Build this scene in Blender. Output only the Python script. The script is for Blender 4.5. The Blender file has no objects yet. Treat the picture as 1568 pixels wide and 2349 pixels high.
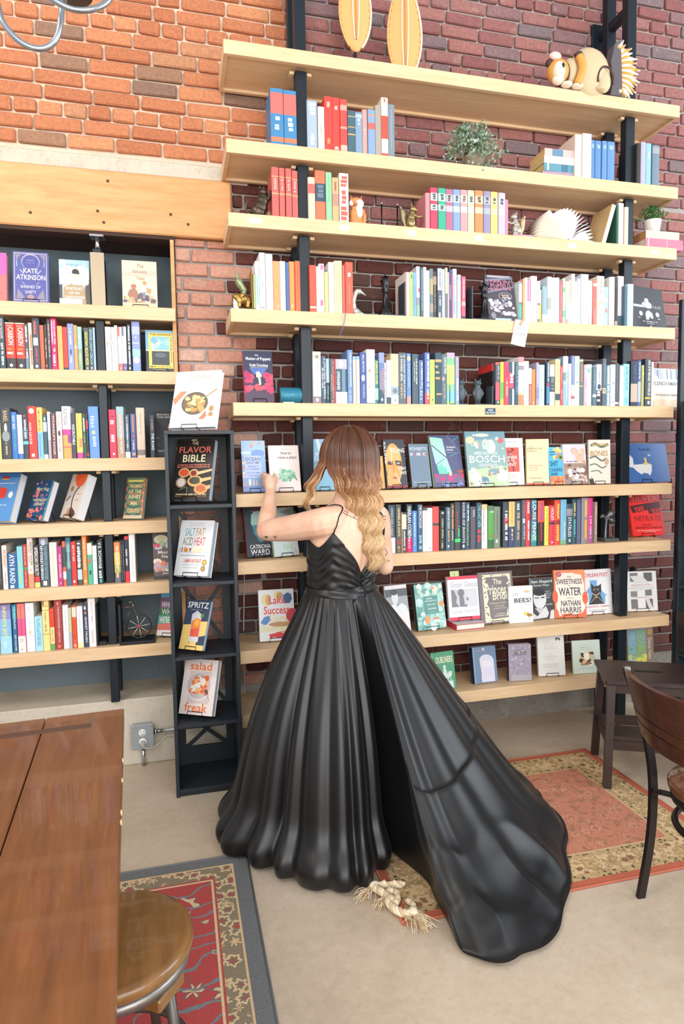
import bpy, bmesh, math, random
from mathutils import Vector, Matrix, noise as mnoise
from mathutils.bvhtree import BVHTree
C = bpy.context.scene.collection
SC = bpy.context.scene
pi, sin, cos, rad = math.pi, math.sin, math.cos, math.radians
random.seed(7)

# ---------------------------------------------------------------- camera
YAW, PIT, ROL, HZ, FPX = rad(14.4073), rad(4.0995), rad(-0.8925), 1.485, 1480.465
fw = Vector((sin(YAW)*cos(PIT), cos(YAW)*cos(PIT), -sin(PIT)))
rt0 = Vector((cos(YAW), -sin(YAW), 0)); up0 = rt0.cross(fw)
rt = rt0*cos(ROL) + up0*sin(ROL); up = -rt0*sin(ROL) + up0*cos(ROL)
cd = bpy.data.cameras.new('camera'); cam = bpy.data.objects.new('camera', cd); C.objects.link(cam)
cd.sensor_fit = 'AUTO'; cd.sensor_width = 36.0; cd.lens = FPX/2349*36.0; cd.clip_start = .02
M = Matrix((rt, up, -fw)).transposed().to_4x4(); M.translation = Vector((0, 0, HZ)); cam.matrix_world = M
SC.camera = cam

# ---------------------------------------------------------------- world, lights of assumed sources, exposure
w = bpy.data.worlds.new('world'); SC.world = w; w.use_nodes = True
w.node_tree.nodes['Background'].inputs[0].default_value = (.93, .96, 1, 1)
w.node_tree.nodes['Background'].inputs[1].default_value = .5
def area(name, loc, target, sx, sy, power, col):
    l = bpy.data.lights.new(name, 'AREA'); l.shape = 'RECTANGLE'; l.size = sx; l.size_y = sy; l.energy = power; l.color = col
    o = bpy.data.objects.new(name, l); C.objects.link(o); o.location = loc
    o.rotation_euler = (Vector(target)-Vector(loc)).to_track_quat('-Z', 'Y').to_euler(); return o
area('assumed_front_window_light', (.6, -3.2, 2.5), (.9, 3.2, 1.5), 6.5, 3.4, 260, (1, .985, .96))  # added behind the camera for an assumed window; no window is modelled
area('assumed_side_window_light', (6.2, .4, 3.0), (1.6, 3.2, 2.4), 3.5, 3.0, 150, (.86, .93, 1))  # cool light added from the right; its window is assumed and not built
area('assumed_pendant_light', (-2.3, .6, 4.3), (-.3, 3.2, 2.4), 1.2, 1.2, 45, (1, .9, .78))  # warm light added off frame at left; source assumed, apart from the chrome lamp
SC.view_settings.view_transform = 'Standard'; SC.view_settings.look = 'None'
SC.view_settings.exposure = 0.55; SC.view_settings.gamma = 1.0; SC.view_settings.use_curve_mapping = False

# ---------------------------------------------------------------- helpers
def lin(h):
    if isinstance(h, tuple): return h
    v = [int(h[i:i+2], 16)/255 for i in (0, 2, 4)]
    return tuple(x/12.92 if x <= .04045 else ((x+.055)/1.055)**2.4 for x in v)
MATS = {}
def flat(h, rough=.55, metal=0, spec=.5, coat=0):
    k = (h, rough, metal, spec, coat)
    if k in MATS: return MATS[k]
    m = bpy.data.materials.new('surface_'+(h if isinstance(h, str) else 'mix')); m.use_nodes = True
    b = m.node_tree.nodes['Principled BSDF']; b.inputs['Base Color'].default_value = (*lin(h), 1)
    b.inputs['Roughness'].default_value = rough; b.inputs['Metallic'].default_value = metal
    b.inputs['Specular IOR Level'].default_value = spec; b.inputs['Coat Weight'].default_value = coat
    MATS[k] = m; return m
class NT:
    """small node-tree builder"""
    def __init__(s, name):
        s.m = bpy.data.materials.new(name); s.m.use_nodes = True; s.t = s.m.node_tree; s.b = s.t.nodes['Principled BSDF']
    def n(s, typ, ins=None, **kw):
        nd = s.t.nodes.new(typ)
        for k, v in kw.items(): setattr(nd, k, v)
        for k, v in (ins or {}).items(): s.set(nd.inputs[k], v)
        return nd
    def set(s, sock, v):
        if isinstance(v, bpy.types.NodeSocket): s.t.links.new(v, sock)
        else:
            if isinstance(v, str): v = (*lin(v), 1)
            sock.default_value = v
    def coord(s, scale=(1, 1, 1), kind='Object'):
        tc = s.n('ShaderNodeTexCoord'); mp = s.n('ShaderNodeMapping', {'Scale': scale}); s.t.links.new(tc.outputs[kind], mp.inputs[0]); return mp.outputs[0]
    def noise(s, vec, scale, detail=4, rough=.55, dist=0):
        return s.n('ShaderNodeTexNoise', {'Vector': vec, 'Scale': scale, 'Detail': detail, 'Roughness': rough, 'Distortion': dist}).outputs['Fac']
    def ramp(s, fac, stops):
        r = s.n('ShaderNodeValToRGB', {'Fac': fac}); e = r.color_ramp.elements
        while len(e) < len(stops): e.new(.5)
        for i, (p, c) in enumerate(stops): e[i].position = p; e[i].color = (*lin(c), 1)
        return r.outputs[0]
    def mix(s, f, a, b, mode='MIX'):
        m = s.n('ShaderNodeMix', data_type='RGBA', blend_type=mode); s.set(m.inputs[0], f); s.set(m.inputs[6], a); s.set(m.inputs[7], b); return m.outputs[2]
    def math(s, op, a, b=0.0, c=None):
        m = s.n('ShaderNodeMath', operation=op); s.set(m.inputs[0], a); s.set(m.inputs[1], b)
        if c is not None: s.set(m.inputs[2], c)
        return m.outputs[0]
    def bump(s, h, strength=.3, dist=.005):
        b = s.n('ShaderNodeBump', {'Height': h, 'Strength': strength, 'Distance': dist}); s.t.links.new(b.outputs[0], s.b.inputs['Normal'])
    def out(s, color=None, rough=None, **kw):
        if color is not None: s.set(s.b.inputs['Base Color'], color)
        if rough is not None: s.set(s.b.inputs['Roughness'], rough)
        for k, v in kw.items(): s.set(s.b.inputs[k.replace('_', ' ')], v)
        return s.m

class MB:
    """collects shapes into ONE mesh object; every face gets a material slot"""
    def __init__(s): s.v = []; s.f = []; s.mi = []; s.mats = []; s.sm = []
    def slot(s, m):
        if m not in s.mats: s.mats.append(m)
        return s.mats.index(m)
    def add(s, vs, fs, m, smooth=False, mat=None):
        o = len(s.v); k = s.slot(m)
        s.v += [tuple(mat @ Vector(p)) for p in vs] if mat else [tuple(p) for p in vs]
        for f in fs: s.f.append(tuple(i+o for i in f)); s.mi.append(k); s.sm.append(smooth)
    def box(s, x0, x1, y0, y1, z0, z1, m, mat=None, bev=0):
        if bev > 0:
            b = bev; vs = []; fs = []
            X, Y, Z = (x0, x1), (y0, y1), (z0, z1); idx = {}
            for a in (0, 1):
                for bb in (0, 1):
                    for c in (0, 1):
                        sx, sy, sz = (1, -1)[a], (1, -1)[bb], (1, -1)[c]
                        for ax in range(3):
                            p = [X[a]+sx*b, Y[bb]+sy*b, Z[c]+sz*b]; p[ax] = (X[a], Y[bb], Z[c])[ax]
                            idx[a, bb, c, ax] = len(vs); vs.append(p)
            def q(*k): fs.append(tuple(idx[i] for i in k))
            for ax in range(3):
                o1, o2 = [i for i in range(3) if i != ax]
                for sd in (0, 1):
                    ks = []
                    for (i, j) in ((0, 0), (1, 0), (1, 1), (0, 1)):
                        k = [0, 0, 0]; k[ax] = sd; k[o1] = i; k[o2] = j; ks.append((*k, ax))
                    if sd == (1 if ax == 1 else 0): ks.reverse()
                    q(*ks)
            for ax in range(3):          # edges along ax
                o1, o2 = [i for i in range(3) if i != ax]
                for i in (0, 1):
                    for j in (0, 1):
                        def kk(e, fa):
                            k = [0, 0, 0]; k[ax] = e; k[o1] = i; k[o2] = j; return (*k, fa)
                        q(kk(0, o1), kk(0, o2), kk(1, o2), kk(1, o1))
            for a in (0, 1):
                for bb in (0, 1):
                    for c in (0, 1): q((a, bb, c, 0), (a, bb, c, 1), (a, bb, c, 2))
            s.add(vs, fs, m, False, mat); return
        vs = [(x0, y0, z0), (x1, y0, z0), (x1, y1, z0), (x0, y1, z0), (x0, y0, z1), (x1, y0, z1), (x1, y1, z1), (x0, y1, z1)]
        fs = [(3, 2, 1, 0), (4, 5, 6, 7), (0, 1, 5, 4), (1, 2, 6, 5), (2, 3, 7, 6), (3, 0, 4, 7)]
        s.add(vs, fs, m, False, mat)
    def tube(s, pts, r, m, n=8, closed=False, mat=None, flat_=1.0):
        P = [Vector(p) for p in pts]; R = r if isinstance(r, (list, tuple)) else [r]*len(P)
        vs = []; fs = []; L = len(P); prev = None
        for i, p in enumerate(P):
            if closed: t = P[(i+1) % L]-P[i-1]
            else: t = P[min(i+1, L-1)]-P[max(i-1, 0)]
            if t.length < 1e-9: t = Vector((0, 0, 1))
            t.normalize()
            if prev is None:
                a = Vector((0, 0, 1)) if abs(t.z) < .9 else Vector((1, 0, 0)); a = (a-t*a.dot(t)).normalized()
            else:
                a = prev-t*prev.dot(t); a = a.normalized() if a.length > 1e-6 else Vector((1, 0, 0))
            prev = a; b = t.cross(a)
            for k in range(n):
                q = 2*pi*k/n; vs.append(p+a*(cos(q)*R[i])+b*(sin(q)*R[i]*flat_))
        for i in range(L if closed else L-1):
            j = (i+1) % L
            for k in range(n): fs.append((i*n+k, i*n+(k+1) % n, j*n+(k+1) % n, j*n+k))
        if not closed: fs.append(tuple(range(n))[::-1]); fs.append(tuple((L-1)*n+k for k in range(n)))
        s.add(vs, fs, m, True, mat)
    def lathe(s, prof, m, n=24, mat=None, smooth=True):
        vs = []; fs = []; L = len(prof)
        for r, z in prof:
            for k in range(n): vs.append((r*cos(2*pi*k/n), r*sin(2*pi*k/n), z))
        for i in range(L-1):
            for k in range(n): fs.append((i*n+k, i*n+(k+1) % n, (i+1)*n+(k+1) % n, (i+1)*n+k))
        if prof[0][0] > 1e-5: fs.append(tuple(range(n))[::-1])
        if prof[-1][0] > 1e-5: fs.append(tuple((L-1)*n+k for k in range(n)))
        s.add(vs, fs, m, smooth, mat)
    def ball(s, c, r, m, n=14, k=9, mat=None):
        R = r if isinstance(r, (list, tuple)) else (r, r, r); vs = []; fs = []
        for i in range(k+1):
            th = pi*i/k
            for j in range(n): vs.append((c[0]+R[0]*sin(th)*cos(2*pi*j/n), c[1]+R[1]*sin(th)*sin(2*pi*j/n), c[2]-R[2]*cos(th)))
        for i in range(k):
            for j in range(n): fs.append((i*n+j, i*n+(j+1) % n, (i+1)*n+(j+1) % n, (i+1)*n+j))
        s.add(vs, fs, m, True, mat)
    def prism(s, poly, y0, y1, m, mat=None):
        """poly of (x, z) seen from -Y, extruded in y"""
        n = len(poly); vs = [(x, y0, z) for x, z in poly]+[(x, y1, z) for x, z in poly]
        fs = [tuple(range(n)), tuple(range(2*n-1, n-1, -1))]+[(i, i+n, (i+1) % n+n, (i+1) % n) for i in range(n)]
        s.add(vs, fs, m, False, mat)
    def mesh(s, name):
        me = bpy.data.meshes.new(name); me.from_pydata(s.v, [], s.f)
        for m in s.mats: me.materials.append(m)
        me.polygons.foreach_set('material_index', s.mi); me.polygons.foreach_set('use_smooth', s.sm); me.update(); return me
    def build(s, name, parent=None, fix=True, **kw):
        me = s.mesh(name)
        if fix:
            bm = bmesh.new(); bm.from_mesh(me); bmesh.ops.recalc_face_normals(bm, faces=bm.faces); bm.to_mesh(me); bm.free()
        return link(name, me, parent, **kw)
def link(name, data, parent=None, **kw):
    o = bpy.data.objects.new(name, data); C.objects.link(o)
    if parent is not None: o.parent = parent
    for k, v in kw.items(): o[k] = v
    return o
def thing(name, label, cat, loc=(0, 0, 0), rz=0, group=None):
    o = bpy.data.objects.new(name, None); C.objects.link(o); o.location = loc; o.rotation_euler = (0, 0, rz)
    o.empty_display_size = .05; o['label'] = label; o['category'] = cat
    if group: o['group'] = group
    return o
def copy_tree(o, parent=None):
    c = o.copy(); C.objects.link(c)
    if parent: c.parent = parent
    for ch in list(o.children): copy_tree(ch, c)
    return c
def T(x, y, z): return Matrix.Translation((x, y, z))
def RX(a): return Matrix.Rotation(a, 4, 'X')
def RY(a): return Matrix.Rotation(a, 4, 'Y')
def RZ(a): return Matrix.Rotation(a, 4, 'Z')
def smooth_path(pts, k=6):
    P = [Vector(p) for p in pts]; out = []
    for i in range(len(P)-1):
        a, b, c, d = P[max(i-1, 0)], P[i], P[i+1], P[min(i+2, len(P)-1)]
        for j in range(k):
            t = j/k; out.append(.5*((2*b)+(c-a)*t+(2*a-5*b+4*c-d)*t*t+(3*b-a-3*c+d)*t**3))
    out.append(P[-1]); return out

# ---------------------------------------------------------------- materials
def wood(name, c1, c2, grain=(1.2, 14, 14), rough=.5, coat=0, seed=0, bump=.12):
    t = NT(name); v = t.coord(grain); oi = t.n('ShaderNodeObjectInfo')
    ad = t.n('ShaderNodeVectorMath', operation='ADD'); t.set(ad.inputs[0], v); cmb = t.n('ShaderNodeCombineXYZ', {'X': t.math('MULTIPLY', oi.outputs['Random'], 37.0), 'Y': seed, 'Z': t.math('MULTIPLY', oi.outputs['Random'], 11.0)})
    t.set(ad.inputs[1], cmb.outputs[0]); v = ad.outputs[0]
    n1 = t.noise(v, 2.2, 5, .6, .6); n2 = t.noise(v, 9, 3, .6, .2)
    f = t.math('MULTIPLY_ADD', n2, .35, t.math('MULTIPLY', n1, .65))
    t.bump(n2, bump, .002)
    return t.out(t.ramp(f, [(.3, c1), (.7, c2)]), rough, Coat_Weight=coat)
M_OAK = wood('oak_shelf_wood', 'd6b083', 'e9cca6', rough=.55)
M_BEAM = wood('timber_beam_wood', 'c98b52', 'e2b380', grain=(.8, 6, 6), rough=.65)
M_TABLE = wood('stained_table_wood', '62391d', '8a5630', grain=(9, .8, 9), rough=.34, coat=.25)
M_STOOL = wood('stool_seat_wood', '6f4a22', '946a38', grain=(6, 1.2, 6), rough=.3, coat=.3)
M_DARKWOOD = wood('dark_chair_wood', '3a1f15', '5d3524', grain=(2, 2, 6), rough=.3, coat=.3)
M_LINTEL = wood('dark_lintel_wood', '2c1a12', '4a2c1c', grain=(.8, 7, 7), rough=.75)
M_STEEL = flat('18222b', .42, .25)
M_TOWER = flat('222a32', .45, 0, .45)
M_BLACK = flat('131315', .4)
M_WIRE = flat('0e0f11', .35, .6)
M_PAPER = flat('ece6da', .8)
M_WHITE = flat('f1f1f1', .6)
M_CHROME = flat('c9ced4', .16, 1.0)
M_BRASS = flat('a98a4e', .32, .9)
M_BRONZE = flat('54493f', .38, .8)
def concrete(name, c1, c2, c3, sc=1.6, rough=.7):
    t = NT(name); v = t.coord()
    n1 = t.noise(v, sc, 6, .62, .5); n2 = t.noise(v, sc*22, 4, .7); n3 = t.noise(v, sc*.45, 3, .5)
    sp = t.ramp(t.noise(v, 60, 2, .5), [(.60, (0, 0, 0)), (.70, (1, 1, 1))])
    col = t.ramp(t.math('MULTIPLY_ADD', n2, .3, t.math('MULTIPLY', n1, .7)), [(.28, c1), (.5, c2), (.75, c3)])
    col = t.mix(t.math('MULTIPLY', sp, .35), col, c1); t.bump(n2, .15, .003)
    return t.out(col, t.math('MULTIPLY_ADD', n3, .3, rough-.2))
M_FLOOR = concrete('polished_concrete_floor', 'a5947f', 'c2b19c', 'd3c7b6', 1.3, .62)
M_CONC = concrete('rough_concrete', 'a39987', 'c8bfae', 'd8d0c2', 2.0, .9)
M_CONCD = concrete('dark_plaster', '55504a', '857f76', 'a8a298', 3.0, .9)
M_PAINT = concrete('grey_blue_painted_wall', '5a6870', '66757d', '727f86', 2.5, .75)
def brickmat(name, stops, soot=0):
    t = NT(name); v = t.coord(); oi = t.n('ShaderNodeObjectInfo'); ge = t.n('ShaderNodeNewGeometry')
    base = t.ramp(oi.outputs['Random'], stops)
    wn = t.noise(ge.outputs['Position'], 9, 5, .65); wf = t.noise(ge.outputs['Position'], 70, 4, .7)
    col = t.mix(t.math('MULTIPLY', t.math('GREATER_THAN', wn, .63), soot), base, 'b8a494')
    col = t.mix(.35, col, t.ramp(wf, [(.3, (.02, .012, .01)), (.75, (.75, .6, .5))]), 'OVERLAY')
    t.bump(wf, .5, .004)
    return t.out(col, .85)
MB_OR = brickmat('orange_brick', [(0, 'b87350'), (.3, 'c6845e'), (.6, 'bf7b57'), (.85, 'cf946a'), (.97, '8c7060')])
MB_PI = brickmat('whitewashed_pink_brick', [(0, 'b98373'), (.35, 'c79b8a'), (.7, 'bf8a76'), (1, 'cfb3a5')], .5)
MB_PU_LIT = brickmat('plum_brick_lit', [(0, '8a5857'), (.3, '9a6766'), (.55, 'a3706a'), (.8, '936c6f'), (1, '7e7074')], .25)  # brighter bluish light of the upper right is painted into this paler tone
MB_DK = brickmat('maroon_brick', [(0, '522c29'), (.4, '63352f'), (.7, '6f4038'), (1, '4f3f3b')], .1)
M_MORT_L = concrete('cream_mortar', 'c4ab93', 'd8c4ae', 'e6d6c4', 5, .95)
M_MORT_D = concrete('grey_mortar', '8f8781', 'a59d97', 'b8b0aa', 5, .95)
# ---------------------------------------------------------------- the setting
def struct(name, mb, parent=None):
    o = mb.build(name, parent)
    if parent is None: o['kind'] = 'structure'
    return o
b = MB(); b.box(-3.2, 5.2, -4.2, 3.9, -.12, 0, M_FLOOR); struct('floor', b)
WY = 3.335                                   # face of the mortar; bricks stand proud of it to 3.32
b = MB(); b.box(-3.2, .60, WY, 3.75, 2.955, 4.6, M_MORT_L); wall_left = struct('wall_left', b)
b = MB(); b.box(.035, .42, WY, 3.75, .3, 2.6, M_MORT_D); b.box(.30, .60, WY, 3.75, 2.6, 2.955, M_MORT_D); wall_center = struct('wall_center', b)
b = MB(); b.box(.60, 4.2, WY, 3.75, 2.955, 4.6, M_MORT_D); b.box(.42, .60, WY, 3.75, .3, 2.6, M_MORT_D); b.box(.60, 4.2, WY, 3.75, .3, 2.955, M_MORT_D); wall_right = struct('wall_right', b)
b = MB(); b.box(-3.2, .035, 3.62, 3.75, .3, 2.6, M_PAINT); struct('wall_back', b)
b = MB(); b.box(-3.2, .035, 3.345, 3.62, 2.6, 2.72, M_LINTEL); b.box(-3.2, .035, 3.30, 3.38, 2.585, 2.602, M_LINTEL); struct('ceiling', b)
b = MB(); b.box(-3.2, .31, 3.29, 3.70, 2.602, 2.878, M_BEAM, bev=.006)
beam = struct('trim_1', b)
k = MB(); random.seed(3)
for x, z in ((-.60, 2.66), (-.31, 2.69), (-.285, 2.64), (.02, 2.70), (.1, 2.66), (-.26, 2.83)): k.lathe([(.0, .004), (.006, .003), (.007, 0)], flat('5a3f28', .6), 8, T(x, 3.2895, z) @ RX(pi/2))
k.build('nail_hole', beam)
b = MB(); b.box(-3.2, .40, 3.31, 3.74, 2.878, 2.954, M_CONC, bev=.008); struct('trim_2', b)
# concrete plinth with a dusty ledge at the foot of the alcove, darker render under the right unit
b = MB(); b.box(-3.2, .32, 3.315, 3.75, 0, .338, M_CONC, bev=.006); struct('trim_3', b)
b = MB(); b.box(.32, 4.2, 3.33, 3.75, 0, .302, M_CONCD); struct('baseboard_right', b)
b = MB(); b.box(.012, .03, 3.30, 3.345, .34, 2.585, M_BEAM); struct('trim_4', b)

# ---------------------------------------------------------------- right shelving unit
SZ = [3.362, 2.942, 2.624, 2.203, 1.781, 1.361, 1.046, .622, .313]
LZ = [2.250, 1.949, 1.5385, 1.234, .934, .628]
TH = .0602
ru = thing('wall_shelving', 'tall open shelving with nine thick pale oak shelves on dark steel posts', 'shelving')
PX = ((.595, .647), (2.366, 2.420))
SHELF_BOX = []
for i, z in enumerate(SZ):
    b = MB(); x0, x1 = .267, 2.655
    # hollow box shelf: face board, end boards, back rail and a recessed bottom panel
    b.box(x0, x1, 3.0, 3.022, z-TH, z, M_OAK, bev=.0015); b.box(x0, x0+.018, 3.022, 3.302, z-TH, z, M_OAK); b.box(x1-.018, x1, 3.022, 3.302, z-TH, z, M_OAK)
    b.box(x0+.018, x1-.018, 3.022, 3.302, z-TH+.012, z, M_OAK); b.box(x0+.018, x1-.018, 3.284, 3.302, z-TH-.001, z-TH+.012, M_OAK)
    b.build('shelf', ru); SHELF_BOX.append((x0, x1, 3.0, 3.302, z-TH, z))
for a, c in PX:
    for y0, y1 in ((3.05, 3.10), (3.215, 3.265)):
        segs = [0.0]+sorted(SZ)+[4.45]
        b = MB()
        for j in range(len(segs)-1):
            lo = segs[j]+(.0005 if j else 0); hi = segs[j+1]-(TH if j < len(segs)-2 else 0)-.0005
            b.box(a, c, y0, y1, lo, hi, M_STEEL, bev=.003)
        b.build('post', ru)
        for z in SZ:
            zz = z-TH-.014
            for s in (-1, 1):
                xx = a-.026 if s < 0 else c+.004
                cl = MB(); cl.box(xx, xx+.022, y0+.01, y1-.012, zz, zz+.0135, M_OAK, bev=.002); cl.build('shelf_cleat', ru)
b = MB(); b.box(2.372, 2.412, 3.10, 3.30, 3.83, 3.875, M_STEEL, bev=.003); b.box(2.335, 2.45, 3.302, 3.32, 3.79, 3.92, M_STEEL, bev=.003); b.build('wall_bracket', ru)
# white shelf label cards on the third shelf, dark tag on the fifth
LC = ((.387, .056), (.805, .047), (1.136, .046), (1.488, .046), (2.012, .046), (2.514, .05))
for q, (x, wd) in enumerate(LC):
    b = MB(); b.box(-wd/2, wd/2, -.0016, -.0004, -.0125, .0125, flat('f3f3f3', .5), bev=.0004)
    t = b.build('shelf_label_card'); t.location = (x, 3.0, 2.594)
    t['label'] = ['blank white card on third shelf edge, below the bronze cat', 'blank white card on third shelf edge, below the fox figurine', 'blank white card on third shelf edge, below the gilded squirrel', 'blank white card on third shelf edge, below the rainbow set', 'blank white card on third shelf edge, below the fanned open book', 'blank white card on third shelf edge, below the potted green plant'][q]
    t['category'] = 'label card'; t['group'] = 'white cards on the third shelf edge'

# ---------------------------------------------------------------- left shelving unit in the alcove
lu = thing('alcove_shelving', 'six thick pale oak shelves on a steel post inside the grey alcove', 'shelving')
for z in LZ:
    x1 = .026 if z > 1.8 else .02
    b = MB(); b.box(-1.6, x1, 3.25, 3.272, z-TH, z, M_OAK, bev=.0015); b.box(-1.6, x1, 3.272, 3.56, z-TH+.012, z, M_OAK); b.box(-1.6, x1, 3.54, 3.56, z-TH, z-TH+.012, M_OAK)
    b.build('shelf', lu); SHELF_BOX.append((-1.6, x1, 3.25, 3.56, z-TH, z))
for y0, y1, front in ((3.292, 3.342, 1), (3.46, 3.51, 0)):
    segs = [.338]+sorted(LZ)+[2.52]; b = MB()
    for j in range(len(segs)-1):
        lo = segs[j]+.0005; hi = segs[j+1]-(TH if j < len(segs)-2 else 0)-.0005
        b.box(-.342, -.3015, y0, y1, lo, hi, M_STEEL, bev=.003)
    b.build('post', lu)
    for z in LZ:
        zz = z-TH-.014
        for xx in (-.367, -.298): cl = MB(); cl.box(xx, xx+.022, y0+.01, y1-.012, zz, zz+.0135, M_OAK, bev=.002); cl.build('shelf_cleat', lu)
b = MB(); b.box(-.352, -.29, 3.286, 3.291, LZ[0]+.001, 2.50, flat('a8977f', .4, .3), bev=.001); b.build('post_cover', lu)
b = MB(); b.box(-.352, -.288, 3.286, 3.346, 2.573, 2.584, M_CHROME, bev=.002); b.lathe([(.011, 0), (.011, .055)], M_CHROME, 12, T(-.32, 3.316, 2.519)); b.build('levelling_foot', lu)
# ---------------------------------------------------------------- books: builders
GLY = {}
def glyphs(text):
    """flat letter shapes of a text, scaled to a unit box"""
    if text in GLY: return GLY[text]
    cu = bpy.data.curves.new('lettering', 'FONT'); cu.body = text; cu.resolution_u = 2; cu.fill_mode = 'FRONT'; cu.offset = .012
    ob = bpy.data.objects.new('lettering', cu); me = bpy.data.meshes.new_from_object(ob)
    vs = [(v.co.x, v.co.y) for v in me.vertices]; fs = [tuple(p.vertices) for p in me.polygons]
    bpy.data.objects.remove(ob); bpy.data.curves.remove(cu); bpy.data.meshes.remove(me)
    x0, x1 = min(v[0] for v in vs), max(v[0] for v in vs); y0, y1 = min(v[1] for v in vs), max(v[1] for v in vs)
    GLY[text] = ([((x-x0)/(x1-x0), (y-y0)/(y1-y0)) for x, y in vs], fs); return GLY[text]
def pseudo(rng, n):
    """blocks that stand for lettering too small to read"""
    out = []; t = 0
    for i in range(n):
        wd = rng.uniform(.5, 1.05)
        if rng.random() < .16 and i: t += .7
        out.append((t, t+wd*.78, rng.choice((0, 0, 0, .15)), rng.choice((1, 1, .85)))); t += wd
    return [(a/t, b/t, c, d) for a, b, c, d in out]
def ell(cx, cy, rx, ry, n=20): return [(cx+rx*cos(2*pi*i/n), cy+ry*sin(2*pi*i/n)) for i in range(n)]
def spine_book(name, x, y, z, w, h, base, bands, texts, rng, label, group):
    d = rng.uniform(.135, .16) if h > .205 else rng.uniform(.115, .135)
    t = thing(name, label, 'book', (x, y, z), 0, group)
    mat = flat(base, rng.choice((.38, .5, .62)))
    b = MB(); rd = min(.003, w*.12)
    cuts = sorted({0, 1, *[round(q, 4) for bb in bands for q in bb[:2]]})
    xs = (0, .12*w, .5*w, .88*w, w); ys = (rd, rd*.3, 0, rd*.3, rd)
    for a, e in zip(cuts, cuts[1:]):
        c = base
        for f0, f1, cc in bands:
            if f0-1e-6 <= (a+e)/2 <= f1+1e-6: c = cc
        m = flat(c, .5); za, ze = h*(1-a), h*(1-e)
        vs = [(q, r, ze) for q, r in zip(xs, ys)]+[(q, r, za) for q, r in zip(xs, ys)]
        b.add(vs, [(i, i+1, i+6, i+5) for i in range(4)], m, False)
    b.add([(q, r, h) for q, r in zip(xs, ys)]+[(0, .006, h), (w, .006, h)], [(5, 0, 1, 2, 3, 4, 6)], mat)
    b.add([(q, r, 0) for q, r in zip(xs, ys)]+[(0, .006, 0), (w, .006, 0)], [(6, 4, 3, 2, 1, 0, 5)], mat)
    tb = min(.0018, w*.12)
    b.box(0, tb, rd, d, 0, h, mat); b.box(w-tb, w, rd, d, 0, h, mat)
    b.build('cover', t, False)
    pg = MB(); pg.box(tb+.0002, w-tb-.0002, .0062, d-.003, .002, h-.0025, M_PAPER); pg.build('pages', t, False)
    if texts:
        lt = MB()
        for k, it in enumerate(texts):
            s, f0, f1, c = it[:4]; a0, a1 = it[4:6] if len(it) > 4 else (.3, .7)
            m = flat(c, .5); yy = -.0004-.00012*k; z0, z1 = h*(1-f0), h*(1-f1)
            if s in '|':
                lt.add([(a0*w, yy, z1), (a1*w, yy, z1), (a1*w, yy, z0), (a0*w, yy, z0)], [(0, 1, 2, 3)], m)
            elif s in 'oe':
                p = ell((a0+a1)/2*w, (z0+z1)/2, (a1-a0)/2*w, (z0-z1)/2, 14); lt.add([(q, yy, r) for q, r in p], [tuple(range(14))], m)
            elif s == '~':
                n = max(3, int((z0-z1)/max(.0045, (a1-a0)*w*.75)))
                for p0, p1, q0, q1 in pseudo(rng, n):
                    xa, xb = w*(a0+(a1-a0)*q0), w*(a0+(a1-a0)*q1); za, zb = z0+(z1-z0)*p0, z0+(z1-z0)*p1
                    lt.add([(xa, yy, zb), (xb, yy, zb), (xb, yy, za), (xa, yy, za)], [(0, 1, 2, 3)], m)
            else:
                vs, fs = glyphs(s)
                lt.add([(w*(a0+(a1-a0)*q), yy, z0+(z1-z0)*p) for p, q in vs], [f[::-1] for f in fs], m)
        lt.build('lettering', t, False)
    return t
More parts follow.
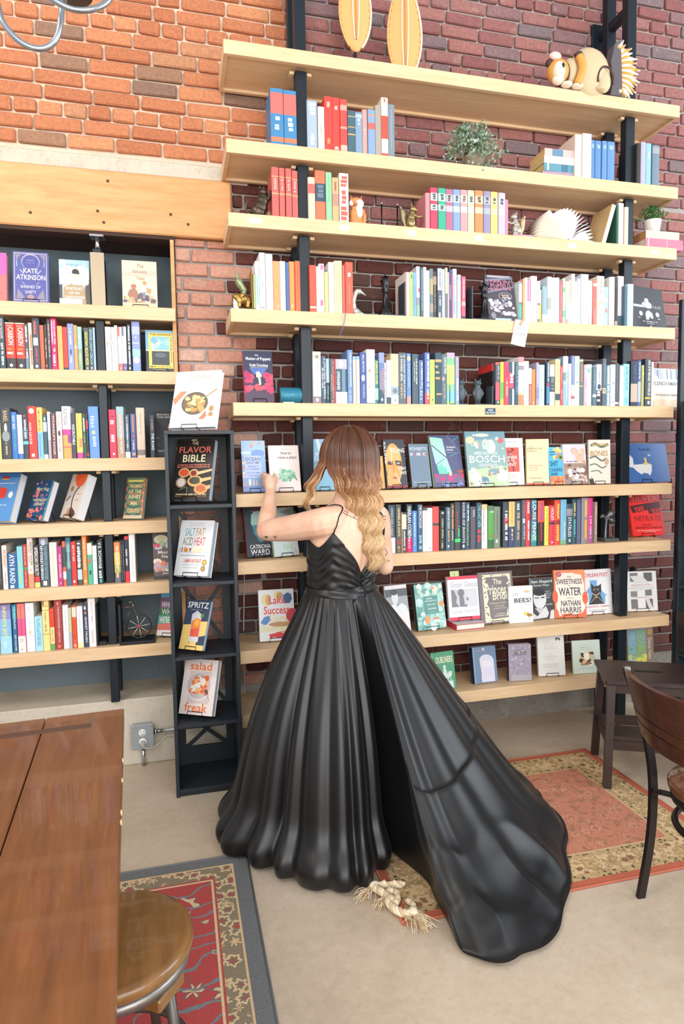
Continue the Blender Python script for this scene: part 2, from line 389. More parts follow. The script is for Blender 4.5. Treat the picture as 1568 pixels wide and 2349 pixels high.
def cover_book(name, label, pose, base, art, spine=None, pages='ece8e0', easel=True, group='books standing face out', rough=.42, paperback=False):
    key, ax, ay, az, yaw, w, h, th, lean = pose; L = rad(lean); lift = th*sin(L)+(.0035 if easel else .0005)
    t = thing(name, label, 'book', (ax, ay, az+lift), 0, group); t.rotation_euler = (Matrix.Rotation(rad(yaw), 3, 'Z') @ Matrix.Rotation(-L, 3, 'X')).to_euler()
    m = flat(base, rough); ms = flat(spine or base, .5); e = .0022
    b = MB(); b.box(0, w, 0, e, 0, h, m, bev=.0006); b.box(0, w, th-e, th, 0, h, m, bev=.0006)
    b.add([(0, e, 0), (-.0012, th*.3, 0), (-.0012, th*.7, 0), (0, th-e, 0), (0, e, h), (-.0012, th*.3, h), (-.0012, th*.7, h), (0, th-e, h)], [(1, 0, 4, 5), (2, 1, 5, 6), (3, 2, 6, 7)], ms, True)
    b.build('cover', t, False)
    i = .0004 if paperback else .003
    pg = MB(); pg.box(.001, w-i, e+.0002, th-e-.0002, i, h-i, flat(pages, .8)); pg.build('pages', t, False)
    rng = random.Random(key); pr = MB(); lt = MB()
    for k, it in enumerate(art):
        yy = -.00035-.00009*k; s = it[0]; c = it[-1]
        mm = flat(c, rough) if isinstance(c, str) else None
        P = lambda u, v: (u*w, yy, h*(1-v))
        if s == 'r':
            u0, v0, u1, v1 = it[1:5]; pr.add([P(u0, v1), P(u1, v1), P(u1, v0), P(u0, v0)], [(0, 1, 2, 3)], mm)
        elif s == 'e':
            cu, cv, ru, rv = it[1:5]; pr.add([P(a, c2) for a, c2 in ell(cu, cv, ru, rv)], [tuple(range(20))[::-1]], mm)
        elif s == 'p':
            pts = it[1]; n = len(pts); pr.add([P(*q) for q in pts], [tuple(range(n))], mm)
        elif s == 'l':          # stroke along points, width as fraction of book width
            pts = smooth_path([(a, 0, b2) for a, b2 in it[1]], 4); hw = it[2]/2*w; vs = []
            for j, q in enumerate(pts):
                a = pts[max(j-1, 0)]; b2 = pts[min(j+1, len(pts)-1)]; dx, dz = (b2.x-a.x)*w, -(b2.z-a.z)*h; ln = math.hypot(dx, dz) or 1
                vs += [(q.x*w-dz/ln*hw, yy, h*(1-q.z)+dx/ln*hw), (q.x*w+dz/ln*hw, yy, h*(1-q.z)-dx/ln*hw)]
            pr.add(vs, [(2*j, 2*j+1, 2*j+3, 2*j+2) for j in range(len(pts)-1)], mm)
        elif s == '*':          # scatter of small blobs: ('*', u0,v0,u1,v1, n, size, colours)
            u0, v0, u1, v1, n, sz = it[1:7]
            for q in range(n):
                cu, cv = rng.uniform(u0, u1), rng.uniform(v0, v1); ru = sz*rng.uniform(.5, 1.2); rv = ru*w/h*rng.uniform(.5, 1.3)
                cs = it[7] if isinstance(it[7], (list, tuple)) else [it[7]]
                yq = yy-.000004*q; pp = ell(cu, cv, min(ru, cu-.002, .998-cu) if .002 < cu < .998 else .01, rv, 9)
                pr.add([(a*w, yq, h*(1-c2)) for a, c2 in pp], [tuple(range(9))[::-1]], flat(rng.choice(cs), rough))
        elif s == '~':
            u0, v0, u1, v1 = it[1:5]; n = max(4, int((u1-u0)*w/((v1-v0)*h*.7)))
            for p0, p1, q0, q1 in pseudo(rng, min(n, 40)):
                ua, ub = u0+(u1-u0)*p0, u0+(u1-u0)*p1; va, vb = v1-(v1-v0)*q1, v1-(v1-v0)*q0
                lt.add([P(ua, vb), P(ub, vb), P(ub, va), P(ua, va)], [(0, 1, 2, 3)], mm)
        elif s == 't':
            u0, v0, u1, v1 = it[2:6]; vs, fs = glyphs(it[1]); lt.add([P(u0+(u1-u0)*p, v1-(v1-v0)*q) for p, q in vs], fs, mm)
        elif s == 'tv':         # text running down the cover
            u0, v0, u1, v1 = it[2:6]; vs, fs = glyphs(it[1]); lt.add([P(u1-(u1-u0)*(1-q), v0+(v1-v0)*p) for p, q in vs], fs, mm)
    if pr.f: pr.build('cover_print', t, False)
    if lt.f: lt.build('lettering', t, False)
    if easel:
        ez = MB(); x1, x2 = w*.28, w*.28+min(.075, w*.45); g = .0042; q = .0016; zl = .014; zb = -.0019
        s = sin(L); fl = lambda y: (y*s-lift+.0022)/cos(L)
        path = [(x1, th+g, .0), (x1, th+g, zb), (x1, -g, zb), (x1, -g, zl), (x2, -g, zl), (x2, -g, zb), (x2, th+g, zb), (x2, th+g, 0)]
        ez.tube(path, q, M_WIRE, 6)
        ht = h*.55; ez.tube([(x1, th+g, 0), (x1+.008, th+g, ht), (x2-.008, th+g, ht), (x2, th+g, 0)], q, M_WIRE, 6)
        yb = th+g+.055
        ez.tube([((x1+x2)/2-.012, th+g, ht*.9), (x1, yb, fl(yb)), (x2, yb, fl(yb)), ((x1+x2)/2+.012, th+g, ht*.9)], q, M_WIRE, 6)
        o = ez.build('wire_easel', None); o.matrix_world = Matrix.LocRotScale(t.location, t.rotation_euler, None)
        o['label'] = ('black wire easel holding the '+label)[:150]; o['category'] = 'book easel'; o['group'] = 'wire book easels'
        ws = o['label'].split()
        if len(ws) > 15: o['label'] = ' '.join(ws[:15]).rstrip(',')
    return t
ORD = 'first second third fourth fifth sixth seventh eighth ninth tenth eleventh twelfth thirteenth fourteenth fifteenth sixteenth seventeenth eighteenth nineteenth twentieth twenty-first twenty-second twenty-third twenty-fourth twenty-fifth twenty-sixth twenty-seventh'.split()
# x, width, height, base colour, bands, lettering, look
SPINE_ROWS=[
('R2a',2.942,3.03,'left of the left post, second shelf from top',[
(0.4735,0.0587,0.256,'3f7fb0',[(0.07, 0.43, 'd46a62'), (0.43, 0.83, '3f7fb0'), (0.83, 0.91, 'e27858')],[('~', 0.48, 0.72, 'c8d8e4', 0.3, 0.7)],'blue and red law book'),
(0.5343,0.0586,0.2544,'3f7fb0',[(0.07, 0.43, 'd46a62'), (0.43, 0.83, '3f7fb0'), (0.83, 0.91, 'e27858')],[('~', 0.48, 0.72, 'c8d8e4', 0.3, 0.7)],'blue and red law book'),
]),
('R2b',2.942,3.03,'right of the left post, second shelf from top',[
(0.6429,0.0476,0.2241,'9fb0c0',[],[('~', 0.05, 0.3, 'dfe6ec', 0.2, 0.8), ('~', 0.66, 0.9, 'dfe6ec', 0.3, 0.7)],'silver blue cloth book'),
(0.6933,0.03,0.2005,'e6dccb',[],[('~', 0.35, 0.6, 'b9b0a2', 0.35, 0.65)],'plain cream cloth book'),
(0.7248,0.0367,0.2499,'ea443c',[],[('~', 0.1, 0.2, 'f7b9a6', 0.3, 0.7), ('~', 0.75, 0.85, 'f0a060', 0.3, 0.7)],'tallest bright red cloth book'),
(0.7629,0.0354,0.2491,'ea443c',[],[('~', 0.15, 0.22, 'f6c8b8', 0.3, 0.7), ('~', 0.88, 0.94, 'f6c8b8', 0.2, 0.8)],'bright red cloth book'),
(0.7997,0.0327,0.2441,'ec4c46',[(0.1, 0.2, 'f29a90'), (0.5, 0.54, 'f29a90'), (0.84, 0.95, 'f2b0a4')],[],'red book with pale flower motifs'),
(0.8354,0.0366,0.1994,'40606f',[(0.12, 0.14, 'c9a660'), (0.36, 0.38, 'c9a660'), (0.52, 0.55, 'c9a660'), (0.93, 0.95, 'c9a660')],[],'dark teal book with gold bands'),
(0.8735,0.0331,0.1969,'7f98b4',[(0.05, 0.12, 'a9bccf')],[('~', 0.15, 0.3, 'dfe6ee', 0.3, 0.7)],'dusty blue cloth book'),
(0.9081,0.0244,0.2139,'c99a92',[],[('~', 0.4, 0.55, 'e2b8ae', 0.3, 0.7)],'thin dusty pink book'),
(0.934,0.035,0.2142,'7f9cc0',[(0.1, 0.14, 'c98a80'), (0.28, 0.42, 'c4665e')],[],'blue book with red label'),
(0.9704,0.0284,0.2385,'a39a90',[],[],'plain taupe book'),
(1.0004,0.0331,0.2764,'efe2c6',[(0.3, 0.68, 'dd4f42'), (0.92, 1, 'dd4f42')],[('~', 0.02, 0.08, 'c9534a', 0.35, 0.65)],'tall cream and red striped book'),
(1.0357,0.0325,0.252,'7a8894',[],[('~', 0.1, 0.8, '9aa6b0', 0.4, 0.6)],'slate grey book'),
]),
('R2c',2.942,3.03,'left of the right post, second shelf from top',[
(2.048,0.0398,0.2238,'e6d3c6',[],[],'pale pink book with orange side'),
(2.0899,0.0512,0.2314,'ece8dc',[],[],'tall ivory book'),
(2.143,0.0222,0.2078,'5a86ba',[],[('~', 0.1, 0.2, '9cc0e0', 0.2, 0.8)],'blue matched volume'),
(2.1683,0.0355,0.207,'5a86ba',[],[('~', 0.1, 0.2, '9cc0e0', 0.2, 0.8)],'blue matched volume'),
(2.2078,0.0296,0.2083,'5f8cc0',[],[('~', 0.1, 0.2, '9cc0e0', 0.2, 0.8)],'blue matched volume'),
(2.2404,0.0431,0.2082,'5f8cc0',[],[('~', 0.1, 0.2, '9cc0e0', 0.2, 0.8)],'blue matched volume'),
]),
('R2d',2.942,3.03,'right of the right post, second shelf from top',[
(2.4153,0.022,0.2169,'2b2622',[],[],'black book'),
(2.4405,0.0306,0.2252,'a8a8b8',[],[],'lilac grey book'),
(2.4754,0.0329,0.2238,'86b8d4',[],[('~', 0.2, 0.35, 'cfe6f0', 0.3, 0.7)],'sky blue book'),
(2.5125,0.0448,0.2179,'6a7f90',[(0.05, 0.2, '8f9aa2')],[],'slate blue book'),
]),
('R3a',2.624,3.03,'left of the left post, third shelf from top',[
(0.4709,0.0319,0.2263,'c9605a',[(0.17, 0.19, 'e2a070'), (0.5, 0.53, 'e2a070')],[('~', 0.22, 0.45, 'e6a49a', 0.3, 0.7)],'gold banded red volume'),
(0.5056,0.0258,0.2254,'c9605a',[(0.17, 0.19, 'e2a070'), (0.5, 0.53, 'e2a070')],[('~', 0.22, 0.45, 'e6a49a', 0.3, 0.7)],'gold banded red volume'),
(0.535,0.0274,0.2256,'c9605a',[(0.17, 0.19, 'e2a070'), (0.5, 0.53, 'e2a070')],[('~', 0.22, 0.45, 'e6a49a', 0.3, 0.7)],'gold banded red volume'),
(0.5651,0.0268,0.2198,'c9605a',[(0.17, 0.19, 'e2a070'), (0.5, 0.53, 'e2a070')],[('~', 0.22, 0.45, 'e6a49a', 0.3, 0.7)],'gold banded red volume'),
]),
('R3b',2.624,3.03,'right of the left post, third shelf from top',[
(0.6409,0.0321,0.1983,'d8c8ae',[(0.15, 0.37, 'd8675c')],[],'beige book with red label'),
(0.6752,0.0482,0.2333,'ee7050',[(0.25, 0.6, '33495c')],[('~', 0.28, 0.55, '5f7888', 0.2, 0.8)],'orange book with navy label'),
(0.7256,0.0282,0.2283,'8fcb9c',[],[('~', 0.1, 0.6, '74b488', 0.4, 0.6)],'mint green book'),
(0.756,0.0313,0.2075,'e0a878',[(0.35, 0.62, 'b58a74')],[('~', 0.1, 0.3, '8a5a44', 0.35, 0.65)],'tan book with label'),
(0.7902,0.0447,0.2304,'ead9cc',[],[('~', 0.06, 0.28, 'c4665a', 0.15, 0.85), ('~', 0.34, 0.62, 'c4665a', 0.25, 0.75), ('~', 0.66, 0.95, 'c4665a', 0.15, 0.85)],'cream book with red ornament'),
]),
('R3c',2.624,3.03,'in the rainbow set, third shelf from top',[
(1.2227,0.023,0.1787,'d58a92',[],[],'short rose pink book'),
(1.2483,0.0373,0.2055,'d8415e',[(0.12, 0.3, 'b8c4c4'), (0.38, 0.52, 'b8c4c4')],[('~', 0.14, 0.28, '5a4a55', 0.3, 0.7), ('~', 0.4, 0.5, '5a4a55', 0.3, 0.7)],'crimson set volume'),
(1.2883,0.0393,0.2059,'3aa888',[(0.12, 0.3, 'b8ccc0'), (0.38, 0.52, 'b8ccc0')],[('~', 0.14, 0.28, '3a5a50', 0.3, 0.7), ('~', 0.4, 0.5, '3a5a50', 0.3, 0.7)],'green set volume'),
(1.3303,0.0378,0.2071,'b06a86',[(0.12, 0.3, 'b8b4bc'), (0.38, 0.52, 'b8b4bc')],[('~', 0.14, 0.28, '5a4a55', 0.3, 0.7)],'mauve set volume'),
(1.3698,0.0371,0.209,'7f9fd4',[(0.12, 0.3, 'b4c0d0'), (0.38, 0.52, 'b4c0d0')],[('~', 0.14, 0.28, '3f4a60', 0.3, 0.7)],'blue set volume'),
(1.4087,0.0373,0.21,'e39aa0',[(0.12, 0.3, 'd8c4c0'), (0.38, 0.52, 'd8c4c0')],[('~', 0.14, 0.28, '7a5a5a', 0.3, 0.7)],'pink set volume'),
(1.4479,0.0348,0.2109,'c3cfa8',[(0.12, 0.3, 'c8d0c0'), (0.38, 0.52, 'c8d0c0')],[('~', 0.14, 0.28, '4a5a4a', 0.3, 0.7)],'sage set volume'),
(1.4854,0.0433,0.2122,'f08a58',[(0.12, 0.3, 'd8c0a8'), (0.38, 0.52, 'd8c0a8')],[('~', 0.14, 0.28, '6a4a3a', 0.3, 0.7)],'orange set volume'),
(1.5315,0.0362,0.2126,'8f8aae',[(0.12, 0.3, 'a8acb8'), (0.38, 0.52, 'a8acb8')],[('~', 0.14, 0.28, '3f4050', 0.3, 0.7)],'violet grey set volume'),
(1.5704,0.0383,0.2129,'f0c878',[(0.12, 0.3, 'd8c8a0'), (0.38, 0.52, 'd8c8a0')],[('~', 0.14, 0.28, '5a4a30', 0.3, 0.7)],'yellow set volume'),
(1.6115,0.0376,0.2115,'b9b4d4',[(0.12, 0.3, 'bcc0d0'), (0.38, 0.52, 'bcc0d0')],[('~', 0.14, 0.28, '4a4a60', 0.3, 0.7)],'lavender set volume'),
(1.6509,0.017,0.1828,'c48a9e',[],[],'thin mauve book'),
]),
('R3d',2.624,3.03,'left of the right post, third shelf from top',[
(2.2982,0.0135,0.2115,'2c5a48',[],[],'thin dark green book'),
(2.3138,0.0313,0.2221,'e2dfd4',[],[],'white book'),
(2.3482,0.0241,0.203,'e2cdb4',[],[],'cream book'),
]),
('R4a',2.203,3.03,'left of the left post, fourth shelf from top',[
(0.3853,0.0194,0.2242,'f0f0f0',[],[('|', 0.3, 0.87, '8fc4d4', 0.3, 0.7)],'white book with teal stripe'),
(0.4061,0.0264,0.2633,'eceef2',[],[('~', 0.05, 0.4, 'd8d8dc', 0.35, 0.65), ('|', 0.52, 0.58, 'd8a0b0', 0.4, 0.6), ('|', 0.93, 0.95, '8090a8', 0.2, 0.8)],'tallest white book'),
(0.4339,0.0321,0.2572,'f0eeec',[],[('~', 0.8, 0.86, 'c0c4c8', 0.25, 0.75)],'wide white book'),
(0.4674,0.0316,0.2276,'f59a66',[],[('|', 0.87, 0.92, 'c8b8c8', 0.55, 0.75)],'pale orange book'),
(0.5003,0.0261,0.2309,'eef0f4',[],[],'narrow white book'),
(0.5279,0.0142,0.2261,'4a6aa0',[],[],'thin blue book'),
(0.5434,0.0263,0.2322,'f59452',[],[('|', 0.85, 0.9, 'd8c8c0', 0.35, 0.6)],'orange book'),
(0.5711,0.0235,0.2352,'ee6a44',[],[('~', 0.08, 0.6, 'd0583c', 0.4, 0.6)],'red orange book'),
]),
('R4b',2.203,3.03,'right of the left post, fourth shelf from top',[
(0.6391,0.031,0.2197,'e95640',[(0.86, 0.9, 'e8d8c0'), (0.93, 1, 'c8604a')],[],'red book with pale foot bands'),
(0.6716,0.0123,0.2156,'eee8e4',[],[],'thin white book'),
(0.6854,0.0247,0.2306,'f2eff0',[],[('|', 0.02, 0.12, 'e070a0', 0.3, 0.8), ('|', 0.72, 0.84, 'e070a0', 0.2, 0.7)],'white book with pink blots'),
(0.7116,0.0168,0.1926,'e9dd8c',[],[],'thin yellow book'),
(0.7305,0.0264,0.2389,'eeecea',[],[('~', 0.1, 0.6, 'c8c4c4', 0.4, 0.6)],'plain white book'),
(0.7584,0.0169,0.2473,'e6dfae',[],[('~', 0.05, 0.8, 'b8b088', 0.35, 0.65)],'pale yellow book'),
(0.7767,0.0214,0.2499,'e2dcae',[],[('~', 0.05, 0.8, 'b8b088', 0.35, 0.65)],'tall pale yellow book'),
(0.7996,0.0118,0.2302,'e56a60',[],[],'thin pink red book'),
(0.8129,0.0364,0.2443,'ea5c46',[],[('|', 0.2, 0.28, 'c8c0c4', 0.3, 0.7), ('~', 0.4, 0.8, 'f08a76', 0.4, 0.6)],'wide coral red book'),
]),
('R4c',2.203,3.03,'between the two chess bookends, fourth shelf from top',[
(1.1138,0.0218,0.2152,'eeecea',[],[('|', 0, 1, 'e2503c', 0, 0.2), ('~', 0.3, 0.6, 'c8c4c4', 0.45, 0.7)],'white book with red edge'),
(1.1364,0.0162,0.2163,'bcd880',[],[('|', 0.05, 0.14, '4a6a4a', 0.4, 0.7), ('~', 0.3, 0.8, '98b860', 0.4, 0.6)],'lime green book'),
(1.1534,0.017,0.2155,'7cacd4',[],[('~', 0.3, 0.8, '5a8ab8', 0.4, 0.6)],'blue book'),
(1.1733,0.0183,0.2471,'dfe0ea',[(0.6, 0.75, '9a9aa4'), (0.75, 1, '9ab8a0')],[('|', 0.42, 0.5, 'c06070', 0.5, 0.9)],'pale book with picture foot'),
(1.1925,0.0151,0.2419,'4f6578',[],[('~', 0.05, 0.85, 'a8b4c0', 0.35, 0.65)],'slate blue book'),
(1.2084,0.016,0.2454,'eceef0',[],[],'tall white book'),
(1.2252,0.016,0.2301,'e4e9e6',[],[('~', 0.1, 0.75, 'b8bcb8', 0.4, 0.6)],'grey white book'),
(1.242,0.0169,0.2393,'6d8088',[(0.2, 0.52, 'a8a878'), (0.7, 0.88, 'a09890')],[],'grey book with olive panel'),
(1.2597,0.0202,0.2273,'4a4038',[(0.1, 0.28, 'a8927c')],[('~', 0.3, 0.85, '8a8078', 0.3, 0.7)],'dark brown book'),
(1.2824,0.0236,0.2464,'566475',[(0.02, 0.44, 'c0c4d0')],[('~', 0.06, 0.4, '7a8494', 0.4, 0.65), ('~', 0.55, 0.75, 'd0d4dc', 0.35, 0.65), ('|', 0.88, 0.97, 'e8e8ec', 0.2, 0.6)],'navy book with pale label'),
(1.3073,0.015,0.2412,'bcd2e2',[],[('~', 0.05, 0.9, 'e8f0f6', 0.3, 0.7)],'ice blue book'),
(1.3231,0.0121,0.2477,'e3cfb8',[(0.5, 1, '6f7280')],[],'tan and grey book'),
(1.3364,0.0088,0.2277,'c9b8ac',[],[],'thin taupe book'),
(1.346,0.0088,0.2403,'4d5c92',[(0.3, 0.6, '7a8ab0')],[],'thin indigo book'),
(1.3561,0.0084,0.2251,'c05a80',[],[],'thin magenta book'),
(1.3653,0.0222,0.2475,'b8cede',[(0.3, 0.55, 'd8ccc4')],[('~', 0.2, 0.9, '80b0cc', 0.3, 0.6)],'pale blue patterned book'),
(1.39,0.0194,0.2198,'d2dcd6',[(0.04, 0.12, 'b4b4c4')],[],'pale grey green book'),
(1.4115,0.0216,0.2116,'d66680',[(0.58, 0.68, 'd8b0a4'), (0.92, 1, '4a444c')],[('~', 0.06, 0.5, 'f0c4cc', 0.35, 0.65)],'rose red book'),
]),
('R4d',2.203,3.03,'left of the right post, fourth shelf from top',[
(1.7315,0.0177,0.2054,'dfe8e6',[(0, 0.06, '88a8b4'), (0.5, 0.56, '6f8894'), (0.56, 0.88, '5ab8a6'), (0.88, 1, '7898a4')],[],'teal and white book'),
(1.7501,0.0129,0.2199,'f0a87e',[],[],'peach book'),
(1.7639,0.0129,0.2265,'f4f2f4',[],[],'narrow white book'),
(1.7777,0.0201,0.2158,'f0eef0',[(0, 0.5, 'd980a2')],[('|', 0, 0.5, 'ecc0d0', 0.45, 0.6)],'white book with pink upper half'),
(1.7992,0.0336,0.2369,'f5f3f2',[],[('~', 0.18, 0.42, '8098b8', 0.45, 0.6)],'wide white book'),
(1.8337,0.0149,0.2129,'eceaf0',[(0.52, 0.58, '7a868c'), (0.58, 0.9, 'f3dca0'), (0.9, 1, '6a8088')],[],'white and yellow book'),
(1.8495,0.0117,0.1706,'d8c8ba',[(0.4, 1, 'eec060')],[],'short tan and yellow book'),
(1.8621,0.0281,0.1873,'8fabba',[(0.76, 1, 'dfe6d8')],[('~', 0.1, 0.6, 'a8c0cc', 0.4, 0.6)],'grey blue book with white foot'),
(1.8915,0.025,0.2379,'cdd9e2',[(0.45, 0.7, 'a8aca4')],[],'pale blue photo book'),
(1.9179,0.0214,0.2354,'f3f5f6',[],[('|', 0.91, 0.93, 'a0a4a8', 0.3, 0.6)],'white twin book'),
(1.9403,0.0211,0.2358,'f3f5f6',[],[('|', 0.91, 0.93, 'a0a4a8', 0.3, 0.6)],'white twin book'),
(1.9622,0.0161,0.22,'d6667e',[],[('~', 0.1, 0.9, 'e8a0b0', 0.35, 0.65)],'raspberry book'),
(1.9792,0.0156,0.2327,'b9d4ac',[(0.2, 0.3, '88b87c'), (0.7, 0.85, '88b87c')],[],'light green book'),
(1.9963,0.0208,0.22,'d4d6dc',[(0.6, 0.88, 'b0bccc'), (0.88, 1, 'b8a098')],[],'grey book with misty foot'),
(2.018,0.0134,0.2289,'dfc2a2',[(0.5, 1, 'eee8e4')],[],'tan and white book'),
(2.0323,0.0204,0.2596,'eee8ec',[],[],'tallest white book'),
(2.0536,0.014,0.2229,'eceaf2',[],[],'lilac white book'),
(2.0685,0.0182,0.2378,'dfe2ee',[],[('~', 0.1, 0.8, 'c4c8dc', 0.35, 0.65)],'pale lavender book'),
(2.0909,0.0445,0.2625,'cfe4f0',[],[('|', 0, 1, 'e8f2f8', 0.25, 0.4)],'wide ice blue book'),
(2.1369,0.025,0.2317,'e8e8ee',[(0.8, 1, 'b8b4b8')],[],'soft white book'),
(2.1633,0.0232,0.2331,'ea7a70',[(0.06, 0.12, 'f4f0f0')],[('~', 0.15, 0.6, 'c86060', 0.35, 0.65)],'salmon red book'),
(2.1879,0.0433,0.2591,'eee0c4',[],[('~', 0.08, 0.35, 'a8a498', 0.45, 0.7), ('~', 0.5, 0.55, 'b8b0a0', 0.2, 0.9), ('~', 0.6, 0.9, 'b8b4a8', 0.4, 0.6)],'wide cream book'),
(2.2326,0.0268,0.2048,'a9c6cf',[(0.28, 0.38, 'd8c0d0')],[('|', 0.55, 0.65, 'd08078', 0.3, 0.7)],'aqua patterned book'),
(2.2603,0.0331,0.2569,'e4e4e6',[(0.87, 1, 'c8c4b8')],[],'broad white book'),
(2.2948,0.0178,0.2564,'41393a',[(0.89, 1, 'b09c84')],[],'black book'),
(2.3151,0.0387,0.2662,'dcd8de',[(0.78, 1, '4a6674')],[],'pale grey book with dark teal foot'),
]),
('R4e',2.203,3.005,'in front of the right post, fourth shelf from top',[
(2.3391,0.014,0.2115,'4a6a7c',[],[],'thin slate blue book'),
(2.354,0.0363,0.2189,'b5dfe4',[],[('|', 0.1, 0.2, 'e0c4cc', 0.35, 0.6)],'pale aqua book'),
]),
('R5a',1.781,3.03,'right of the left post, fifth shelf from top',[
(0.6479,0.0379,0.2432,'f1f0f0',[(0.03, 0.14, 'f3cdb4'), (0.86, 1, '8d7f8c')],[('STARDUST THIEF', 0.17, 0.8, 'b0aeb0', 0.36, 0.74), ('o', 0.06, 0.13, '8a8a90', 0.25, 0.75), ('|', 0.9, 0.96, 'eeeaee', 0.3, 0.65)],'white novel with grey capitals'),
(0.688,0.0229,0.2259,'3f5668',[],[('A LITTLE DEVIL IN AMERICA', 0.05, 0.9, 'e8eef2', 0.5, 0.9), ('~', 0.25, 0.68, 'd8e0e6', 0.12, 0.36)],'navy book with heavy white capitals'),
(0.712,0.0164,0.2134,'33424c',[(0, 0.53, 'a9bfe0')],[('~', 0.6, 0.9, '8f9aa2', 0.3, 0.7)],'half pale blue half black book'),
(0.7294,0.0225,0.2121,'4f5f69',[(0.6, 0.72, '6a7880')],[('~', 0.05, 0.88, 'e0846a', 0.55, 0.8), ('~', 0.34, 0.6, 'e0846a', 0.2, 0.45), ('o', 0.91, 0.97, 'e8805c', 0.35, 0.7)],'slate book with orange lettering'),
(0.753,0.0629,0.2125,'2f5566',[(0, 0.22, 'b7b3bb'), (0.73, 1, 'f4f4f6')],[('|', 0, 1, 'd8323a', 0, 0.1), ('OPPENHEIMER', 0.27, 0.69, 'eef2f4', 0.18, 0.42), ('|', 0.22, 0.73, '6f8aa0', 0.58, 0.85), ('e', 0.03, 0.2, 'd4d0d4', 0.3, 0.7), ('o', 0.9, 0.96, 'b8b8c0', 0.4, 0.6)],'thick teal biography with portrait'),
(0.8181,0.025,0.257,'6f8fc0',[],[('THE NEW AGE BACKWARD', 0.05, 0.68, 'dfe8f4', 0.42, 0.8), ('~', 0.75, 0.95, '9fb4d8', 0.3, 0.7)],'tall cornflower blue book'),
(0.8437,0.0162,0.2274,'c9c6bd',[(0, 0.07, '8fb0cc')],[('~', 0.3, 0.95, 'eeece6', 0.3, 0.7)],'putty coloured twin book'),
(0.8604,0.0176,0.2278,'c9c6bd',[(0, 0.07, '8fb0cc')],[('~', 0.3, 0.95, 'eeece6', 0.3, 0.7)],'putty coloured twin book'),
(0.8789,0.0309,0.2462,'4a5c9c',[],[('BILL BRYSON', 0.05, 0.38, 'e4e8f4', 0.4, 0.65), ('e', 0.43, 0.56, 'dfe4f0', 0.2, 0.75), ('A Short History', 0.62, 0.88, 'ccd4ea', 0.35, 0.75)],'royal blue book with white emblem'),
(0.9115,0.0424,0.2613,'f4f1e6',[(0.98, 1, '4a6a80')],[('BODY', 0.1, 0.28, 'd8d4c8', 0.25, 0.45), ('HUMAN', 0.55, 0.82, 'd8d4c8', 0.25, 0.45), ('o', 0.36, 0.41, 'd06078', 0.25, 0.45), ('|', 0.41, 0.44, 'f0dc9c', 0.1, 0.7)],'tallest thick ivory book'),
(0.9544,0.0196,0.2144,'3f7d74',[(0.64, 0.9, 'a8c8bc')],[('FURIOUS HOURS', 0.04, 0.55, 'f2ea8a', 0.2, 0.85)],'green book with yellow capitals'),
(0.9748,0.0274,0.2483,'6a7fb0',[(0.72, 1, '3a586c'), (0, 0.2, '8f9ccc')],[('~', 0.3, 0.8, 'd8a084', 0.6, 0.8), ('~', 0.36, 0.72, 'd8a084', 0.25, 0.42), ('o', 0.88, 0.94, 'e0e4ee', 0.3, 0.7)],'periwinkle book with dark foot'),
(1.0028,0.0097,0.2008,'e8e4e4',[],[('NOAM CHOMSKY ON ANARCHISM', 0.06, 0.86, '2a2c30', 0.3, 0.75)],'thin white book with black capitals'),
]),
('R5b',1.781,3.03,'left of the owl bookends, fifth shelf from top',[
(1.0137,0.0229,0.2133,'eaecf2',[(0.84, 1, '3f5666')],[('~', 0.2, 0.75, 'c8ccd8', 0.35, 0.65)],'white book with navy foot'),
(1.0375,0.0395,0.2449,'fbd9a6',[(0.64, 0.82, '9fb0ba'), (0.82, 1, 'f2f4f8')],[('o', 0.68, 0.78, '6f7f88', 0.2, 0.8), ('|', 0.9, 0.94, '8a94a0', 0.4, 0.6)],'butter yellow and grey book'),
(1.0775,0.0391,0.2513,'5d6a72',[],[('ALL THE FREQUENT TROUBLES OF OUR DAYS', 0.04, 0.88, 'e8ecee', 0.6, 0.85), ('~', 0.06, 0.55, 'b8bcbc', 0.2, 0.5), ('~', 0.6, 0.88, 'c0a898', 0.2, 0.45)],'charcoal book with long white title'),
(1.1178,0.0216,0.2482,'6b8ed8',[(0.84, 1, 'c99a92')],[('o', 0.05, 0.15, 'f0e88a', 0.1, 0.9), ('~', 0.2, 0.66, 'a8c0f0', 0.35, 0.65)],'bright blue book with yellow disc'),
(1.1458,0.0322,0.2464,'4c5d68',[],[('~', 0.1, 0.6, 'd0d8dc', 0.6, 0.8), ('~', 0.16, 0.55, 'b0b8bc', 0.25, 0.45)],'grey green book'),
(1.1821,0.0247,0.2175,'64799f',[],[('~', 0.05, 0.58, 'c8d4ea', 0.5, 0.8), ('~', 0.6, 0.9, 'a0b0cc', 0.2, 0.8)],'faded blue book'),
(1.2118,0.0266,0.2549,'5a74b5',[(0.78, 1, 'e85a60')],[('~', 0.03, 0.66, 'f0f2fa', 0.45, 0.85), ('~', 0.7, 0.9, 'f4d8dc', 0.4, 0.75)],'blue book with red foot'),
(1.239,0.027,0.2217,'b5dd6c',[],[('|', 0.87, 0.91, '4a6a5a', 0.4, 0.6)],'plain lime green book'),
(1.2693,0.0331,0.2566,'34505f',[(0.13, 0.18, 'f0a470'), (0.245, 0.285, '34505f')],[('|', 0.245, 0.29, 'f0a470', 0, 0.4), ('|', 0.36, 0.4, 'f0a470', 0, 0.6), ('|', 0.47, 0.51, 'f0a470', 0, 0.75), ('|', 0.78, 0.81, 'f0a470', 0.15, 1)],'dark book with orange bars'),
